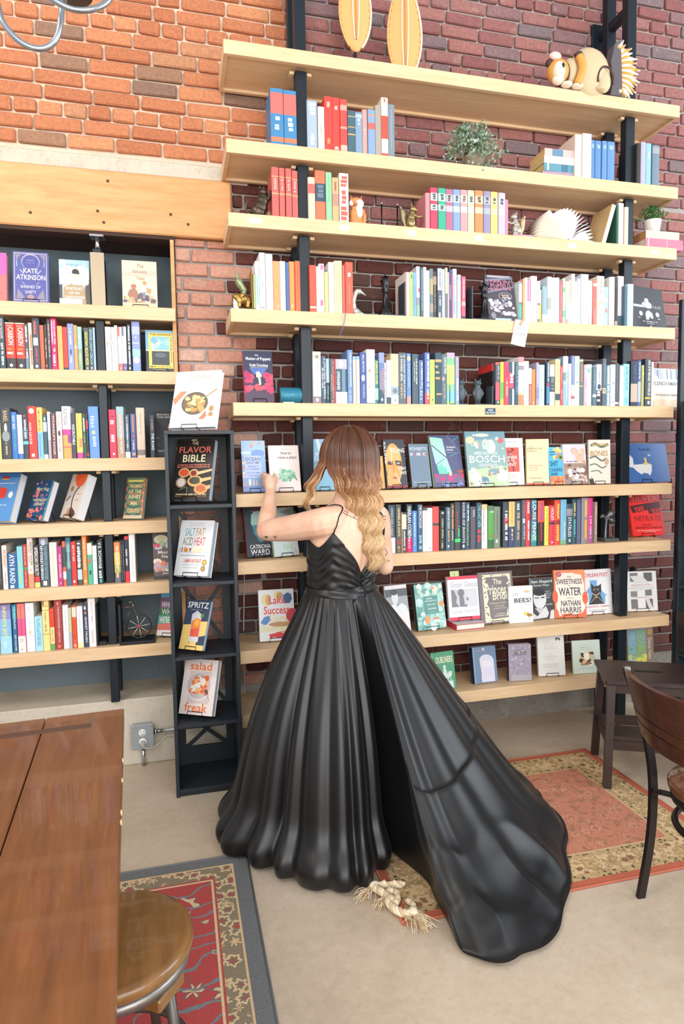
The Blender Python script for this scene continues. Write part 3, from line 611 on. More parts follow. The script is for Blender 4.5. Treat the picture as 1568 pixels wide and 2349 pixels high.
(1.3034,0.0284,0.2493,'58717f',[],[('DAVOS MAN', 0.06, 0.38, 'f0f4f6', 0.45, 0.95), ('o', 0.44, 0.53, 'c0a0a0', 0.05, 0.6), ('~', 0.58, 0.88, 'd89878', 0.4, 0.65)],'slate book with white title'),
(1.3322,0.0419,0.2585,'b3e07a',[(0, 0.1, 'c8a5d8'), (0.1, 0.23, '7fd08a'), (0.23, 0.6, 'd9e886'), (0.6, 0.74, '8fe0a0'), (0.74, 0.93, '7fd4e8'), (0.93, 1, '9fe07a')],[('~', 0.3, 0.7, '9ccc60', 0.2, 0.4), ('~', 0.28, 0.56, '9ccc60', 0.6, 0.75)],'neon green rainbow book'),
(1.3765,0.0194,0.2388,'8fa6da',[(0, 0.4, 'a8a4b8')],[('~', 0.45, 0.92, 'f0f2fa', 0.3, 0.8)],'thin blue grey book'),
]),
('R5c',1.781,3.03,'right of the owl bookends, fifth shelf from top',[
(1.6007,0.0232,0.2173,'4e5f70',[(0, 0.05, 'f06a70'), (0.46, 0.88, 'ee5e78'), (0.88, 1, '4a5866')],[('~', 0.08, 0.4, 'a8b4c0', 0.5, 0.85), ('o', 0.9, 0.95, 'e8e8ee', 0.4, 0.8)],'grey and pink book'),
(1.6252,0.0183,0.2192,'f2e35a',[(0.46, 0.86, '62c468')],[('~', 0.08, 0.4, 'd0c040', 0.4, 0.6), ('~', 0.5, 0.8, '48a850', 0.4, 0.6)],'yellow and green book'),
(1.6453,0.0265,0.2198,'d94a62',[],[('~', 0.12, 0.36, 'a83048', 0.35, 0.75), ('~', 0.45, 0.8, 'e8b080', 0.35, 0.75)],'crimson book'),
(1.6725,0.0292,0.2205,'41586c',[(0.24, 0.6, 'e05070')],[('|', 0, 0.3, 'e8ecec', 0.65, 1), ('|', 0.62, 1, 'e8ecec', 0.65, 1), ('~', 0.28, 0.5, 'f4d0d8', 0.2, 0.8)],'navy book with pink band'),
(1.7039,0.022,0.2212,'2f5468',[],[('~', 0.03, 0.75, '90a8b8', 0.55, 0.85)],'deep teal book'),
(1.7268,0.0317,0.2473,'f2f2f4',[(0, 0.11, 'e88a98'), (0.11, 0.18, 'f0d8b0'), (0.18, 0.27, '8f8a9a'), (0.73, 0.78, 'f0e0a0'), (0.78, 1, 'f08a62')],[('|', 0.3, 0.38, 'c8c8d0', 0.2, 0.8), ('o', 0.65, 0.7, 'b8b8c0', 0.4, 0.7)],'tall white book with pink top'),
(1.7595,0.0273,0.2269,'f4f4f2',[],[],'blank white book'),
(1.7881,0.0155,0.192,'cfe0d8',[(0.42, 1, 'a86a62')],[('~', 0.5, 0.95, 'd8b0a8', 0.3, 0.6)],'short green and brown book'),
(1.8055,0.0213,0.1867,'f28a4a',[],[('|', 0.9, 0.95, 'f8d0b0', 0.35, 0.6)],'short orange book'),
(1.8284,0.0165,0.2213,'a59ab5',[(0.58, 0.85, '8f86a8')],[('~', 0.05, 0.5, 'e0dcea', 0.35, 0.7)],'thin lilac book'),
(1.8466,0.0322,0.2106,'b4cfdc',[],[('o', 0.06, 0.17, 'e0d4d8', 0.2, 0.8), ('|', 0.6, 0.63, '7090a0', 0.3, 0.5)],'powder blue book with disc'),
(1.8932,0.0183,0.2272,'3d5868',[(0.48, 0.56, 'a84058'), (0.56, 0.95, '4a88b0')],[('~', 0.03, 0.45, 'd8e0e6', 0.3, 0.75)],'dark book with blue foot'),
(1.9135,0.0276,0.2135,'eef0ee',[(0.29, 0.66, '375060')],[('~', 0.32, 0.62, '6f8a98', 0.2, 0.8)],'white book with dark panel'),
(1.9444,0.0284,0.2415,'f3d8a6',[(0.74, 0.88, '2f505c')],[('~', 0.05, 0.68, 'c8a878', 0.35, 0.65)],'apricot book with teal label'),
]),
('R5d',1.781,3.03,'left of the right post, fifth shelf from top',[
(1.9738,0.0139,0.2076,'ee5350',[],[('~', 0.05, 0.4, 'f8b0ac', 0.3, 0.7), ('~', 0.6, 0.85, 'f8b0ac', 0.3, 0.7)],'scarlet book'),
(1.9894,0.0302,0.2585,'8fb2d6',[(0, 0.32, 'd5d8ea'), (0.52, 0.56, 'a8c8cc')],[('|', 0.33, 0.48, '7a9088', 0, 0.5), ('~', 0.35, 0.9, 'e8eef6', 0.6, 0.85)],'blue landscape book'),
(2.0203,0.015,0.2202,'eef1f6',[],[],'thin white book'),
(2.0363,0.0187,0.261,'7f8bb8',[(0.58, 0.8, 'e4e4e0'), (0.8, 0.86, 'c06070'), (0.86, 1, 'e4dce0')],[('~', 0.05, 0.4, 'a8b0d4', 0.4, 0.65)],'violet blue book'),
(2.0564,0.0282,0.2602,'c6e4cd',[],[('|', 0.51, 0.54, '8090a0', 0.3, 0.65), ('~', 0.1, 0.4, 'a8ccb0', 0.3, 0.6)],'mint green book'),
(2.0866,0.0256,0.248,'56706f',[(0.02, 0.06, 'b8c098'), (0.56, 0.59, 'b8a070')],[('~', 0.1, 0.5, 'd8885c', 0.4, 0.75)],'dark green book with orange title'),
(2.1136,0.0196,0.2181,'c79fb4',[],[('~', 0.03, 0.35, 'ecdce4', 0.35, 0.75), ('~', 0.55, 0.9, 'ecdce4', 0.35, 0.75)],'dusty pink book'),
(2.1346,0.0292,0.2202,'f3f3f0',[],[('|', 0.1, 0.2, '58b8a8', 0.1, 0.5), ('~', 0.05, 0.45, 'b0b0a8', 0.5, 0.75)],'white book with green mark'),
(2.1651,0.0239,0.2062,'55707f',[(0.7, 0.77, 'e8e4e8')],[('~', 0.1, 0.5, '98a8b0', 0.3, 0.5)],'grey teal book'),
(2.191,0.0329,0.2215,'cfd8ea',[(0.62, 1, '2c3238')],[('~', 0.1, 0.45, '8890a4', 0.4, 0.6), ('~', 0.64, 0.9, 'e0e4ea', 0.1, 0.75), ('o', 0.47, 0.6, '3a4046', 0.2, 0.8)],'pale blue and black book'),
(2.2266,0.0241,0.2515,'56616b',[(0.615, 0.645, 'd8b890'), (0.66, 0.69, 'd8b890'), (0.7, 0.73, 'd8b890')],[('~', 0.1, 0.55, '8a949c', 0.4, 0.65)],'tall charcoal book with tan stripes'),
(2.2534,0.0214,0.217,'6fa3bb',[],[('~', 0.02, 0.98, 'e4eef2', 0.2, 0.85)],'turquoise striped book'),
(2.2766,0.0294,0.2221,'f1eef1',[],[('|', 0.42, 0.46, 'a06070', 0.4, 0.7), ('|', 0.89, 0.92, '404048', 0.35, 0.55)],'white book with small mark'),
(2.3074,0.025,0.2301,'3f4e5b',[(0.9, 0.95, 'e8d8d8')],[('~', 0.05, 0.85, '7a8894', 0.4, 0.6)],'dark slate book'),
(2.3338,0.023,0.2159,'d9d8d0',[],[],'putty white book'),
(2.3583,0.0365,0.227,'93dcec',[],[('AFTER COOLING', 0.06, 0.62, '3f6f84', 0.35, 0.7), ('~', 0.8, 0.96, '68b0c4', 0.3, 0.7)],'bright aqua book'),
]),
('R5e',1.781,3.03,'right of the right post, fifth shelf from top',[
(2.4059,0.0427,0.2454,'222c46',[(0.5, 0.9, 'b8a494')],[('~', 0.1, 0.4, '3f4a68', 0.3, 0.7)],'navy book with beach foot'),
(2.4504,0.0203,0.2481,'4a6a98',[(0.46, 0.9, 'a8b0bc')],[('~', 0.05, 0.4, 'c8d4e4', 0.3, 0.7)],'blue book with grey foot'),
(2.4726,0.0167,0.2235,'a9a86a',[],[('o', 0.17, 0.24, 'e8e060', 0.2, 0.9)],'thin olive book'),
(2.4966,0.0353,0.2592,'37424c',[(0.8, 0.84, 'c8a830')],[('AN IMMENSE WORLD', 0.03, 0.77, 'e8eef2', 0.45, 0.9), ('o', 0.88, 0.95, 'e0e4e8', 0.4, 0.85)],'black book with bold white title'),
(2.5357,0.0149,0.2424,'cfc5c2',[],[],'thin pale pink book'),
]),
('R7a',1.046,3.03,'right of the woman, seventh shelf from top',[
(1.0158,0.0372,0.2409,'3f5560',[(0.68, 1, 'f0f0f0')],[('AWAKE AND A NIGHT', 0.06, 0.66, 'b8c4c8', 0.35, 0.7)],'dark book with white foot'),
(1.0541,0.0286,0.2424,'5a5a55',[(0.72, 0.83, '8a5058')],[('VAMPIRES of EL NORTE', 0.07, 0.66, 'e8dcb0', 0.35, 0.75), ('~', 0.86, 0.97, 'c8a868', 0.3, 0.7)],'brown grey book with cream title'),
(1.0839,0.0276,0.2018,'47535c',[(0.05, 0.42, 'ece2c4')],[('|', 0.0, 1, 'e0a468', 0, 0.15), ('~', 0.46, 0.85, 'd8dcdc', 0.4, 0.7), ('o', 0.88, 0.95, 'e09a84', 0.3, 0.75)],'slate book with cream label'),
(1.1126,0.0293,0.2407,'3c4a55',[(0.7, 1, 'd81f5e')],[('HARLAN COBEN', 0.05, 0.7, 'f4f6f6', 0.15, 0.85), ('~', 0.72, 0.92, 'f8d8e4', 0.25, 0.6)],'black thriller with huge white capitals'),
(1.143,0.0251,0.2072,'5f8fd6',[],[('~', 0.06, 0.64, 'cfe0f8', 0.35, 0.6), ('~', 0.66, 0.85, 'e0d070', 0.4, 0.55)],'blue paperback'),
(1.1694,0.0268,0.239,'3f6078',[],[('THE SPECTACULAR', 0.02, 0.5, 'f0e4ea', 0.3, 0.8), ('~', 0.65, 0.95, '90c0d8', 0.25, 0.8)],'teal book with pink white capitals'),
(1.1973,0.0257,0.2072,'ecebea',[],[('~', 0.05, 0.8, 'c8c4c0', 0.35, 0.65)],'off white book'),
(1.2238,0.0274,0.2191,'f0f0f0',[],[('~', 0.1, 0.7, 'd8d8d8', 0.4, 0.6), ('|', 0.91, 0.94, '707880', 0.4, 0.6)],'white book'),
(1.2524,0.0331,0.2254,'e9514d',[(0.37, 0.43, '4a4a50')],[],'bright red book with black band'),
(1.2894,0.0293,0.2042,'26302f',[],[('~', 0.2, 0.7, '9cb088', 0.35, 0.65), ('~', 0.75, 0.95, 'b0a8a0', 0.3, 0.6), ('o', 0.03, 0.09, 'a8c8c8', 0.3, 0.75)],'black book with green title'),
(1.3211,0.0278,0.2216,'486075',[],[('A DEATH IN TOKYO', 0.03, 0.5, 'e8eef2', 0.35, 0.75), ('~', 0.54, 0.8, 'd8a870', 0.4, 0.7), ('|', 0.88, 0.93, 'e8eaee', 0.35, 0.65)],'blue grey book with white capitals'),
(1.3501,0.0179,0.2392,'4d5c55',[],[('~', 0.05, 0.55, 'e8965c', 0.3, 0.8), ('~', 0.58, 0.8, 'd8d8d0', 0.3, 0.6)],'green book with orange capitals'),
(1.372,0.0329,0.2457,'454a52',[(0.77, 0.84, '3fd070')],[('~', 0.2, 0.6, 'b04858', 0.3, 0.5), ('~', 0.5, 0.8, '50c880', 0.5, 0.8)],'charcoal book with green tag'),
(1.4065,0.0225,0.2449,'3a4656',[],[('HOUSE OF ROOTS', 0.02, 0.86, 'e4eaf0', 0.3, 0.8), ('o', 0.89, 0.96, 'e0e4ea', 0.25, 0.75)],'navy book with white capitals'),
(1.4302,0.0254,0.2423,'3c5565',[],[('~', 0.05, 0.4, 'd8e0e4', 0.45, 0.75), ('~', 0.4, 0.92, 'c8c460', 0.4, 0.6)],'blue green book with swirls'),
(1.4597,0.0317,0.2191,'565a68',[],[('~', 0.08, 0.25, 'a8acb8', 0.45, 0.75), ('~', 0.3, 0.85, '8a5a58', 0.4, 0.6)],'dull purple grey book'),
(1.4938,0.0277,0.2385,'3f5560',[],[('THE LAST HEIR', 0.05, 0.54, '78c0d0', 0.25, 0.85), ('~', 0.58, 0.86, 'd84058', 0.15, 0.8)],'slate book with blue and red capitals'),
(1.5228,0.0315,0.2283,'f0f0ee',[(0, 0.12, 'e8c890')],[('~', 0.1, 0.5, 'c88080', 0.2, 0.4), ('~', 0.5, 0.85, 'a0a0a0', 0.2, 0.4)],'white book with yellow top'),
]),
('R7b',1.046,3.03,'left of the whale tail, seventh shelf from top',[
(1.5573,0.0331,0.2201,'5aa24e',[(0, 0.12, '5a7a60'), (0.8, 1, '3a6a48')],[('~', 0.12, 0.16, 'e0ecd8', 0.3, 0.9), ('|', 0.68, 0.74, 'd05040', 0.4, 0.7)],'leaf green book'),
(1.5923,0.036,0.2148,'7a8878',[],[('~', 0.1, 0.75, '5a6860', 0.4, 0.6), ('|', 0.8, 0.88, 'c8d0c0', 0.25, 0.6)],'sage grey book'),
(1.6431,0.0307,0.2385,'3f4c58',[],[('~', 0.2, 0.85, 'e8ecf0', 0.35, 0.85), ('~', 0.36, 0.5, 'd84050', 0.2, 0.8)],'navy book with white script'),
(1.6757,0.0346,0.2388,'3f4a78',[(0, 0.55, 'f2c478')],[('~', 0.05, 0.5, 'c89a58', 0.4, 0.6), ('~', 0.6, 0.85, 'e8d070', 0.4, 0.7)],'yellow topped indigo book'),
(1.7121,0.0357,0.2386,'4a5b62',[],[('~', 0.05, 0.2, 'd0d8dc', 0.35, 0.7), ('~', 0.25, 0.85, 'c8a898', 0.35, 0.75)],'grey book with copper lettering'),
(1.7493,0.0246,0.2461,'5a5f68',[],[('~', 0.05, 0.36, 'd84868', 0.45, 0.8), ('|', 0.4, 0.5, 'd8d8dc', 0.2, 0.7), ('~', 0.55, 0.85, 'c8ccd0', 0.4, 0.7)],'grey book with pink title'),
(1.7753,0.027,0.2453,'e23f4a',[],[('~', 0.05, 0.3, 'f8d0d4', 0.3, 0.75), ('~', 0.45, 0.88, 'fceef0', 0.4, 0.75)],'red book with white lettering'),
(1.8046,0.0324,0.2444,'3f8a9a',[(0.2, 0.45, '3a5a78'), (0.75, 0.9, '60b0a0')],[('LOUISE PENNY', 0.04, 0.88, 'f0f4f4', 0.2, 0.85)],'marbled turquoise book'),
(1.8452,0.0383,0.2389,'332f36',[(0, 0.48, 'ee5c48')],[('~', 0.05, 0.44, '8a5ab8', 0.4, 0.75), ('~', 0.5, 0.9, 'c84038', 0.4, 0.65)],'orange and black book'),
(1.8854,0.0246,0.2081,'f3e566',[],[('~', 0.05, 0.9, 'b8a840', 0.4, 0.65)],'lemon yellow book'),
(1.9119,0.031,0.2115,'d84352',[(0.42, 0.48, '4a3a40')],[('VIOLET', 0.05, 0.38, 'f8ecee', 0.3, 0.85), ('|', 0.91, 0.95, 'f0e8e8', 0.4, 0.65)],'rose red book with white title'),
(1.9458,0.034,0.2383,'e8543e',[(0.45, 0.55, 'a83a34')],[('~', 0.08, 0.42, 'f0c860', 0.4, 0.8), ('~', 0.55, 0.92, 'f0c860', 0.35, 0.75)],'fiery red and yellow book'),
(1.9818,0.0362,0.2402,'79b6d8',[(0.9, 1, '7ab088')],[('~', 0.5, 0.9, 'e8d8b0', 0.5, 0.7)],'sky blue book'),
(2.0199,0.0344,0.2168,'33505e',[(0.12, 0.3, '9a9098')],[('STATELESS', 0.33, 0.82, 'eef2f2', 0.2, 0.75), ('|', 0.87, 0.95, 'c0c4c4', 0.3, 0.65)],'dark teal book with white title'),
(2.0553,0.0227,0.2397,'3c5c6c',[],[('~', 0.08, 0.38, 'e0d068', 0.35, 0.75), ('~', 0.45, 0.85, '70c8c8', 0.35, 0.75)],'teal book with yellow title'),
(2.0795,0.0243,0.2389,'5a6484',[],[('~', 0.1, 0.9, '7a84a4', 0.4, 0.6)],'indigo book'),
(2.1067,0.0388,0.2467,'8f8a90',[],[('|', 0.05, 0.42, 'f0b060', 0.45, 0.8), ('|', 0.48, 0.9, 'f0a850', 0.45, 0.8)],'grey book with orange panels'),
(2.1475,0.0295,0.2444,'d43a86',[(0.7, 1, 'a85a90')],[('~', 0.4, 0.9, 'e8b0d0', 0.35, 0.7)],'hot pink book'),
(2.1791,0.0291,0.2217,'a88a80',[],[('|', 0, 1, '6a6260', 0, 0.35), ('~', 0.1, 0.8, 'd8c0a0', 0.5, 0.75)],'dusty brown book'),
]),
('L2a',1.949,3.28,'left of the left shelf post, second shelf of the alcove',[
(-0.7562,0.0239,0.2357,'3c5058',[],[('BEYOND THE BORDERS', 0.04, 0.42, 'd8c8d4', 0.3, 0.75), ('~', 0.5, 0.93, 'cfd8d4', 0.3, 0.75)],'dark teal book with pale lettering'),
(-0.7292,0.0389,0.2106,'ee4836',[(0, 0.02, 'eee4dc'), (0.76, 0.98, '3a3a40'), (0.98, 1, 'd8c8c0')],[('CARBON', 0.1, 0.48, 'f4f2f0', 0.3, 0.88), ('~', 0.06, 0.08, 'f8c0b4', 0.2, 0.8), ('~', 0.55, 0.58, 'f0a040', 0.2, 0.75), ('~', 0.63, 0.68, 'f8e0d8', 0.15, 0.8), ('o', 0.88, 0.95, 'e8e8ea', 0.35, 0.7)],'fat red and black book'),
(-0.6892,0.0397,0.2113,'ee4836',[(0, 0.02, 'eee4dc'), (0.76, 0.98, '3a3a40'), (0.98, 1, 'd8c8c0')],[('CARBON', 0.1, 0.48, 'f4f2f0', 0.3, 0.88), ('~', 0.06, 0.08, 'f8c0b4', 0.2, 0.8), ('~', 0.55, 0.58, 'f0a040', 0.2, 0.75), ('~', 0.63, 0.68, 'f8e0d8', 0.15, 0.8), ('o', 0.88, 0.95, 'e8e8ea', 0.35, 0.7)],'fat red and black book'),
(-0.6485,0.014,0.2077,'4f5d68',[(0.7, 1, '6f8a98')],[('~', 0.05, 0.4, 'e0e4e8', 0.2, 0.8), ('~', 0.55, 0.75, 'e0e4e8', 0.3, 0.8)],'grey blue book'),
(-0.6324,0.0153,0.2131,'dccabb',[],[('~', 0.25, 0.9, 'e06a4c', 0.4, 0.9)],'cream book with red letters'),
(-0.6163,0.0308,0.2368,'48505c',[],[('~', 0.06, 0.32, 'd86a5c', 0.2, 0.55), ('|', 0.38, 0.53, 'e4e2e0', 0.1, 0.75), ('~', 0.58, 0.85, 'c85a58', 0.35, 0.6), ('o', 0.9, 0.96, 'e8e8ec', 0.25, 0.65)],'tall charcoal book with red title'),
(-0.5842,0.0168,0.2039,'f26a4e',[(0.06, 0.08, '9a5a78'), (0.93, 0.95, '9a5a78')],[],'coral book'),
(-0.5659,0.0123,0.2081,'4e3d33',[],[('~', 0.3, 0.75, 'b8a898', 0.3, 0.7), ('o', 0.88, 0.94, 'd89a70', 0.3, 0.7)],'thin dark brown book'),
(-0.5525,0.0142,0.2323,'434c5c',[],[('~', 0.1, 0.75, 'c8a8a0', 0.35, 0.75)],'slate book with pinkish title'),
(-0.5375,0.0246,0.2368,'e2356c',[],[('~', 0.04, 0.5, 'f8e0e8', 0.15, 0.4), ('~', 0.04, 0.5, 'f8b8d0', 0.55, 0.85), ('o', 0.57, 0.65, 'c8c8b8', 0.4, 0.75), ('~', 0.7, 0.92, 'f8e0e8', 0.3, 0.7)],'hot pink book'),
(-0.5103,0.0223,0.204,'e8b56e',[],[('~', 0.1, 0.6, 'd0a060', 0.4, 0.6)],'mustard book'),
(-0.4872,0.02,0.2001,'ee4b40',[(0.93, 1, '3f4652')],[('~', 0.05, 0.9, 'c8382e', 0.4, 0.6)],'short red book with black foot'),
(-0.4659,0.0275,0.2165,'8f9cd8',[],[('~', 0.1, 0.45, 'c0caf0', 0.3, 0.65), ('o', 0.54, 0.66, '3f4a70', 0.35, 0.6), ('~', 0.7, 0.85, 'c0caf0', 0.3, 0.65)],'periwinkle book with bird'),
(-0.4378,0.015,0.2095,'e0a468',[],[('o', 0.45, 0.52, 'e8e8d8', 0.2, 0.75), ('~', 0.1, 0.4, 'c88848', 0.4, 0.6)],'ochre book'),
(-0.422,0.0191,0.2034,'9fcac8',[(0.5, 1, '93a888')],[('o', 0.18, 0.26, 'd8f0f0', 0.3, 0.7), ('~', 0.6, 0.85, 'd0dcc8', 0.3, 0.7)],'pale teal and green book'),
(-0.3937,0.0211,0.1994,'55585a',[],[('DEADMAN / BLACK RIDER', 0.1, 0.87, 'e8e070', 0.2, 0.85), ('o', 0.91, 0.97, 'a8a8ac', 0.3, 0.8)],'grey book with yellow letters'),
(-0.3718,0.0171,0.2016,'50585c',[],[('SPOOK LIGHT CIRCUS', 0.05, 0.85, '8fd4e0', 0.2, 0.85), ('o', 0.9, 0.97, 'a8a8ac', 0.2, 0.8)],'grey book with cyan letters'),
(-0.3539,0.0095,0.2021,'a8bedc',[],[],'thin powder blue book'),
]),
('L2b',1.949,3.28,'right of the left shelf post, second shelf of the alcove',[
(-0.2993,0.0258,0.2084,'efecea',[],[('Junot Diaz', 0.42, 0.8, 'e0968a', 0.3, 0.6), ('o', 0.33, 0.42, 'c0b498', 0.2, 0.7), ('~', 0.05, 0.3, 'd0ccc8', 0.4, 0.6), ('|', 0.87, 0.9, '707478', 0.35, 0.5)],'white book with gold disc'),
(-0.2723,0.0143,0.2077,'f0eef0',[],[('~', 0.05, 0.25, 'c8c8c8', 0.4, 0.6), ('|', 0.34, 0.36, 'd87080', 0.3, 0.6)],'white book with red speck'),
(-0.2575,0.0133,0.216,'f0eeee',[],[('~', 0.35, 0.6, 'c0c0c0', 0.35, 0.55)],'taller white book'),
(-0.2428,0.0186,0.2098,'f2f0f2',[(0.82, 1, 'f57a66')],[('|', 0, 0.21, 'f57a66', 0, 0.5), ('o', 0.9, 0.95, 'fbe0dc', 0.4, 0.7)],'white book with coral blocks'),
(-0.2232,0.0195,0.2111,'f2f0f2',[(0.82, 1, '6f6a9c')],[('|', 0, 0.21, '6f6a9c', 0, 0.4), ('|', 0.9, 0.95, 'b0acd0', 0.35, 0.6)],'white book with violet blocks'),
(-0.2009,0.0173,0.2219,'3a424a',[],[('~', 0.04, 0.85, 'd8dce0', 0.3, 0.75), ('o', 0.9, 0.96, 'c8ccd0', 0.3, 0.75)],'black book with grey lettering'),
(-0.1792,0.037,0.2368,'8f9cd0',[(0.1, 0.25, 'b0bce4'), (0.55, 0.7, '9fd0c4'), (0.88, 1, '7f9ccc')],[('o', 0.7, 0.83, 'f2ecd0', 0.1, 0.9), ('|', 0.42, 0.44, 'e0e8f8', 0.05, 0.85), ('|', 0.3, 0.33, 'e8ecf8', 0.4, 0.6)],'tall blue green fantasy book with moon'),
]),
('L3a',1.5385,3.28,'left of the left shelf post, third shelf of the alcove',[
(-0.7781,0.0089,0.2268,'e4dc7c',[],[],'pale yellow book'),
(-0.7681,0.0421,0.2361,'3f454a',[],[('BABEL', 0.06, 0.28, 'c8ac84', 0.3, 0.72), ('e', 0.3, 0.48, 'c8ccd0', 0.35, 0.65), ('e', 0.45, 0.66, '8f969a', 0.1, 0.9), ('~', 0.68, 0.92, 'c8ac84', 0.4, 0.6)],'dark grey book with gold title and white tower'),
(-0.7248,0.0243,0.2166,'4078c4',[],[('GREY BEES', 0.07, 0.37, 'e8f0fa', 0.3, 0.7), ('ANDREY KURKOV', 0.38, 0.82, '5fb8a0', 0.4, 0.7)],'blue book with white and green title'),
(-0.6997,0.0218,0.2045,'f2f2f4',[(0.88, 1, '4a78c0')],[('~', 0.05, 0.85, 'd0d4da', 0.35, 0.65)],'white book with blue foot'),
(-0.6767,0.0231,0.2061,'3f4752',[(0.3, 0.55, '4f7080'), (0.6, 0.67, '68c8d0')],[('|', 0.02, 0.05, 'e05050', 0.2, 0.6), ('~', 0.12, 0.55, 'd0d8dc', 0.3, 0.7)],'charcoal book with cyan streak'),
(-0.6522,0.0352,0.2431,'ec423e',[],[('TRANSLATION STATE', 0.2, 0.82, 'a82c2c', 0.55, 0.75), ('ANN LECKIE', 0.3, 0.72, 'f8e8e4', 0.12, 0.4), ('o', 0.04, 0.14, 'f4ece8', 0.15, 0.8), ('|', 0.9, 0.96, 'f0e4e0', 0.3, 0.65)],'wide red book with white disc'),
(-0.6159,0.025,0.2387,'f8c978',[(0.48, 1, '86bfe6')],[('SMALL MERCIES', 0.05, 0.46, '8f7a58', 0.35, 0.6), ('DENNIS LEHANE', 0.52, 0.95, '5a88b0', 0.35, 0.6)],'yellow and blue book'),
(-0.59,0.0176,0.2034,'3f6068',[(0.16, 0.38, 'b8d0d8'), (0.9, 1, 'eef2f4')],[('~', 0.05, 0.3, 'e8f0f2', 0.3, 0.7)],'short teal collage book'),
(-0.5698,0.0136,0.2189,'c3cbdc',[(0.6, 1, 'b0acb4')],[],'pale grey blue book'),
(-0.553,0.0195,0.2113,'7a5258',[],[('TITANIUM NOIR', 0.04, 0.92, 'e4d8d4', 0.3, 0.75)],'maroon book with white capitals'),
(-0.5306,0.0233,0.2192,'f1e7da',[],[('White Cat, Black Dog', 0.06, 0.36, 'd8907c', 0.3, 0.75), ('KELLY LINK', 0.58, 0.86, '4a4848', 0.4, 0.65), ('o', 0.4, 0.52, '6a4a44', 0.25, 0.75)],'cream book with small picture'),
(-0.5058,0.0378,0.2448,'ececee',[(0.55, 1, 'f5a860'), (0.44, 0.55, 'd84a9a')],[('THE LAST FOR GLORIA', 0.03, 0.36, '6a6a74', 0.2, 0.6), ('|', 0.77, 0.79, 'e06a7a', 0, 1), ('|', 0.55, 0.7, '8a4a90', 0.6, 1)],'white and orange graphic book'),
(-0.4668,0.0194,0.2133,'454d5c',[],[('INSCRUTABLE', 0.26, 0.7, 'eef0f2', 0.25, 0.85)],'slate book with white capitals'),
(-0.4459,0.0272,0.2119,'f7de74',[(0.87, 1, 'e0489a')],[('PLANET of the CREATURES', 0.04, 0.8, 'c8a448', 0.2, 0.5), ('|', 0.55, 0.75, 'f09060', 0.5, 0.9)],'yellow book with pink foot'),
(-0.4175,0.0157,0.2104,'47564c',[],[('~', 0.1, 0.4, 'e0e8e0', 0.25, 0.7), ('~', 0.45, 0.65, '80b890', 0.3, 0.65)],'dark green book'),
(-0.4008,0.0086,0.2121,'3c4446',[(0.15, 0.35, 'd84a44'), (0.88, 0.95, 'd84a44')],[],'thin black and red book'),
(-0.3898,0.0448,0.2445,'6b98e2',[],[('~', 0.18, 0.42, 'a8c4f4', 0.2, 0.6), ('o', 0.46, 0.54, 'e0dc90', 0.3, 0.65), ('~', 0.58, 0.78, 'b8d0f8', 0.35, 0.7)],'wide cornflower blue book'),
]),
('L3b',1.5385,3.28,'right of the left shelf post, third shelf of the alcove',[
(-0.2982,0.0327,0.23,'e5405a',[],[('o', 0.12, 0.16, '8a2840', 0.3, 0.7), ('~', 0.22, 0.31, 'f8d0d8', 0.2, 0.75), ('~', 0.52, 0.68, 'f8e0e4', 0.25, 0.8), ('o', 0.89, 0.94, 'f8e8ec', 0.4, 0.7)],'rose red book'),
(-0.2637,0.0341,0.2444,'9fc0c6',[(0.14, 0.6, 'b4b0a8'), (0.6, 1, 'b89a80')],[('LUCKY PICTURES PATIENT', 0.16, 0.92, 'f0f2f0', 0.4, 0.7)],'pale blue and tan book with white title'),
(-0.2277,0.0236,0.2066,'3f566a',[(0.86, 1, 'eef0f4')],[('~', 0.05, 0.82, 'd0dae2', 0.35, 0.65)],'navy book with white foot'),
(-0.2011,0.0249,0.2099,'586496',[],[('~', 0.03, 0.42, 'e08a70', 0.35, 0.65), ('o', 0.48, 0.54, 'd84a6a', 0.3, 0.7), ('~', 0.6, 0.82, 'd0d4e8', 0.35, 0.65), ('|', 0.88, 0.95, 'c8a090', 0.2, 0.8)],'indigo book with orange title'),
(-0.1743,0.039,0.2404,'d9c3b0',[(0.84, 0.95, '8a8078')],[('The Ghostly Year', 0.1, 0.55, 'a08c7c', 0.4, 0.65)],'wide beige book'),
(-0.1117,0.0218,0.2039,'38434c',[],[('THE ROAD', 0.42, 0.83, 'f0f2f4', 0.3, 0.85), ('~', 0.1, 0.36, '8a6a68', 0.3, 0.8)],'black book with white capitals'),
]),
('L5a',0.934,3.28,'left of the left shelf post, fifth shelf of the alcove',[
(-0.8075,0.0142,0.2091,'30363a',[],[('~', 0.1, 0.9, '70787c', 0.3, 0.6)],'black speckled book'),
(-0.7919,0.0204,0.2057,'eee6da',[],[('REVENANT', 0.1, 0.5, 'd85a48', 0.3, 0.85), ('~', 0.58, 0.88, 'd89888', 0.4, 0.7)],'cream book with red capitals'),
(-0.7703,0.0403,0.1667,'2d6296',[],[('AYN RAND', 0.03, 0.86, 'f0f4f6', 0.2, 0.75), ('|', 0.9, 0.98, 'e0e8ec', 0.2, 0.6)],'short navy paperback with white capitals'),
(-0.7289,0.025,0.198,'7fd0d8',[],[('~', 0.05, 0.4, 'a8b8d8', 0.35, 0.6), ('~', 0.4, 0.9, 'c8c87c', 0.35, 0.65)],'aqua book'),
(-0.7028,0.0173,0.2049,'b8404a',[(0.52, 0.58, '5a9a60')],[('~', 0.05, 0.48, 'd8a070', 0.3, 0.65), ('~', 0.62, 0.95, 'd8a070', 0.3, 0.65)],'brick red book with green mark'),
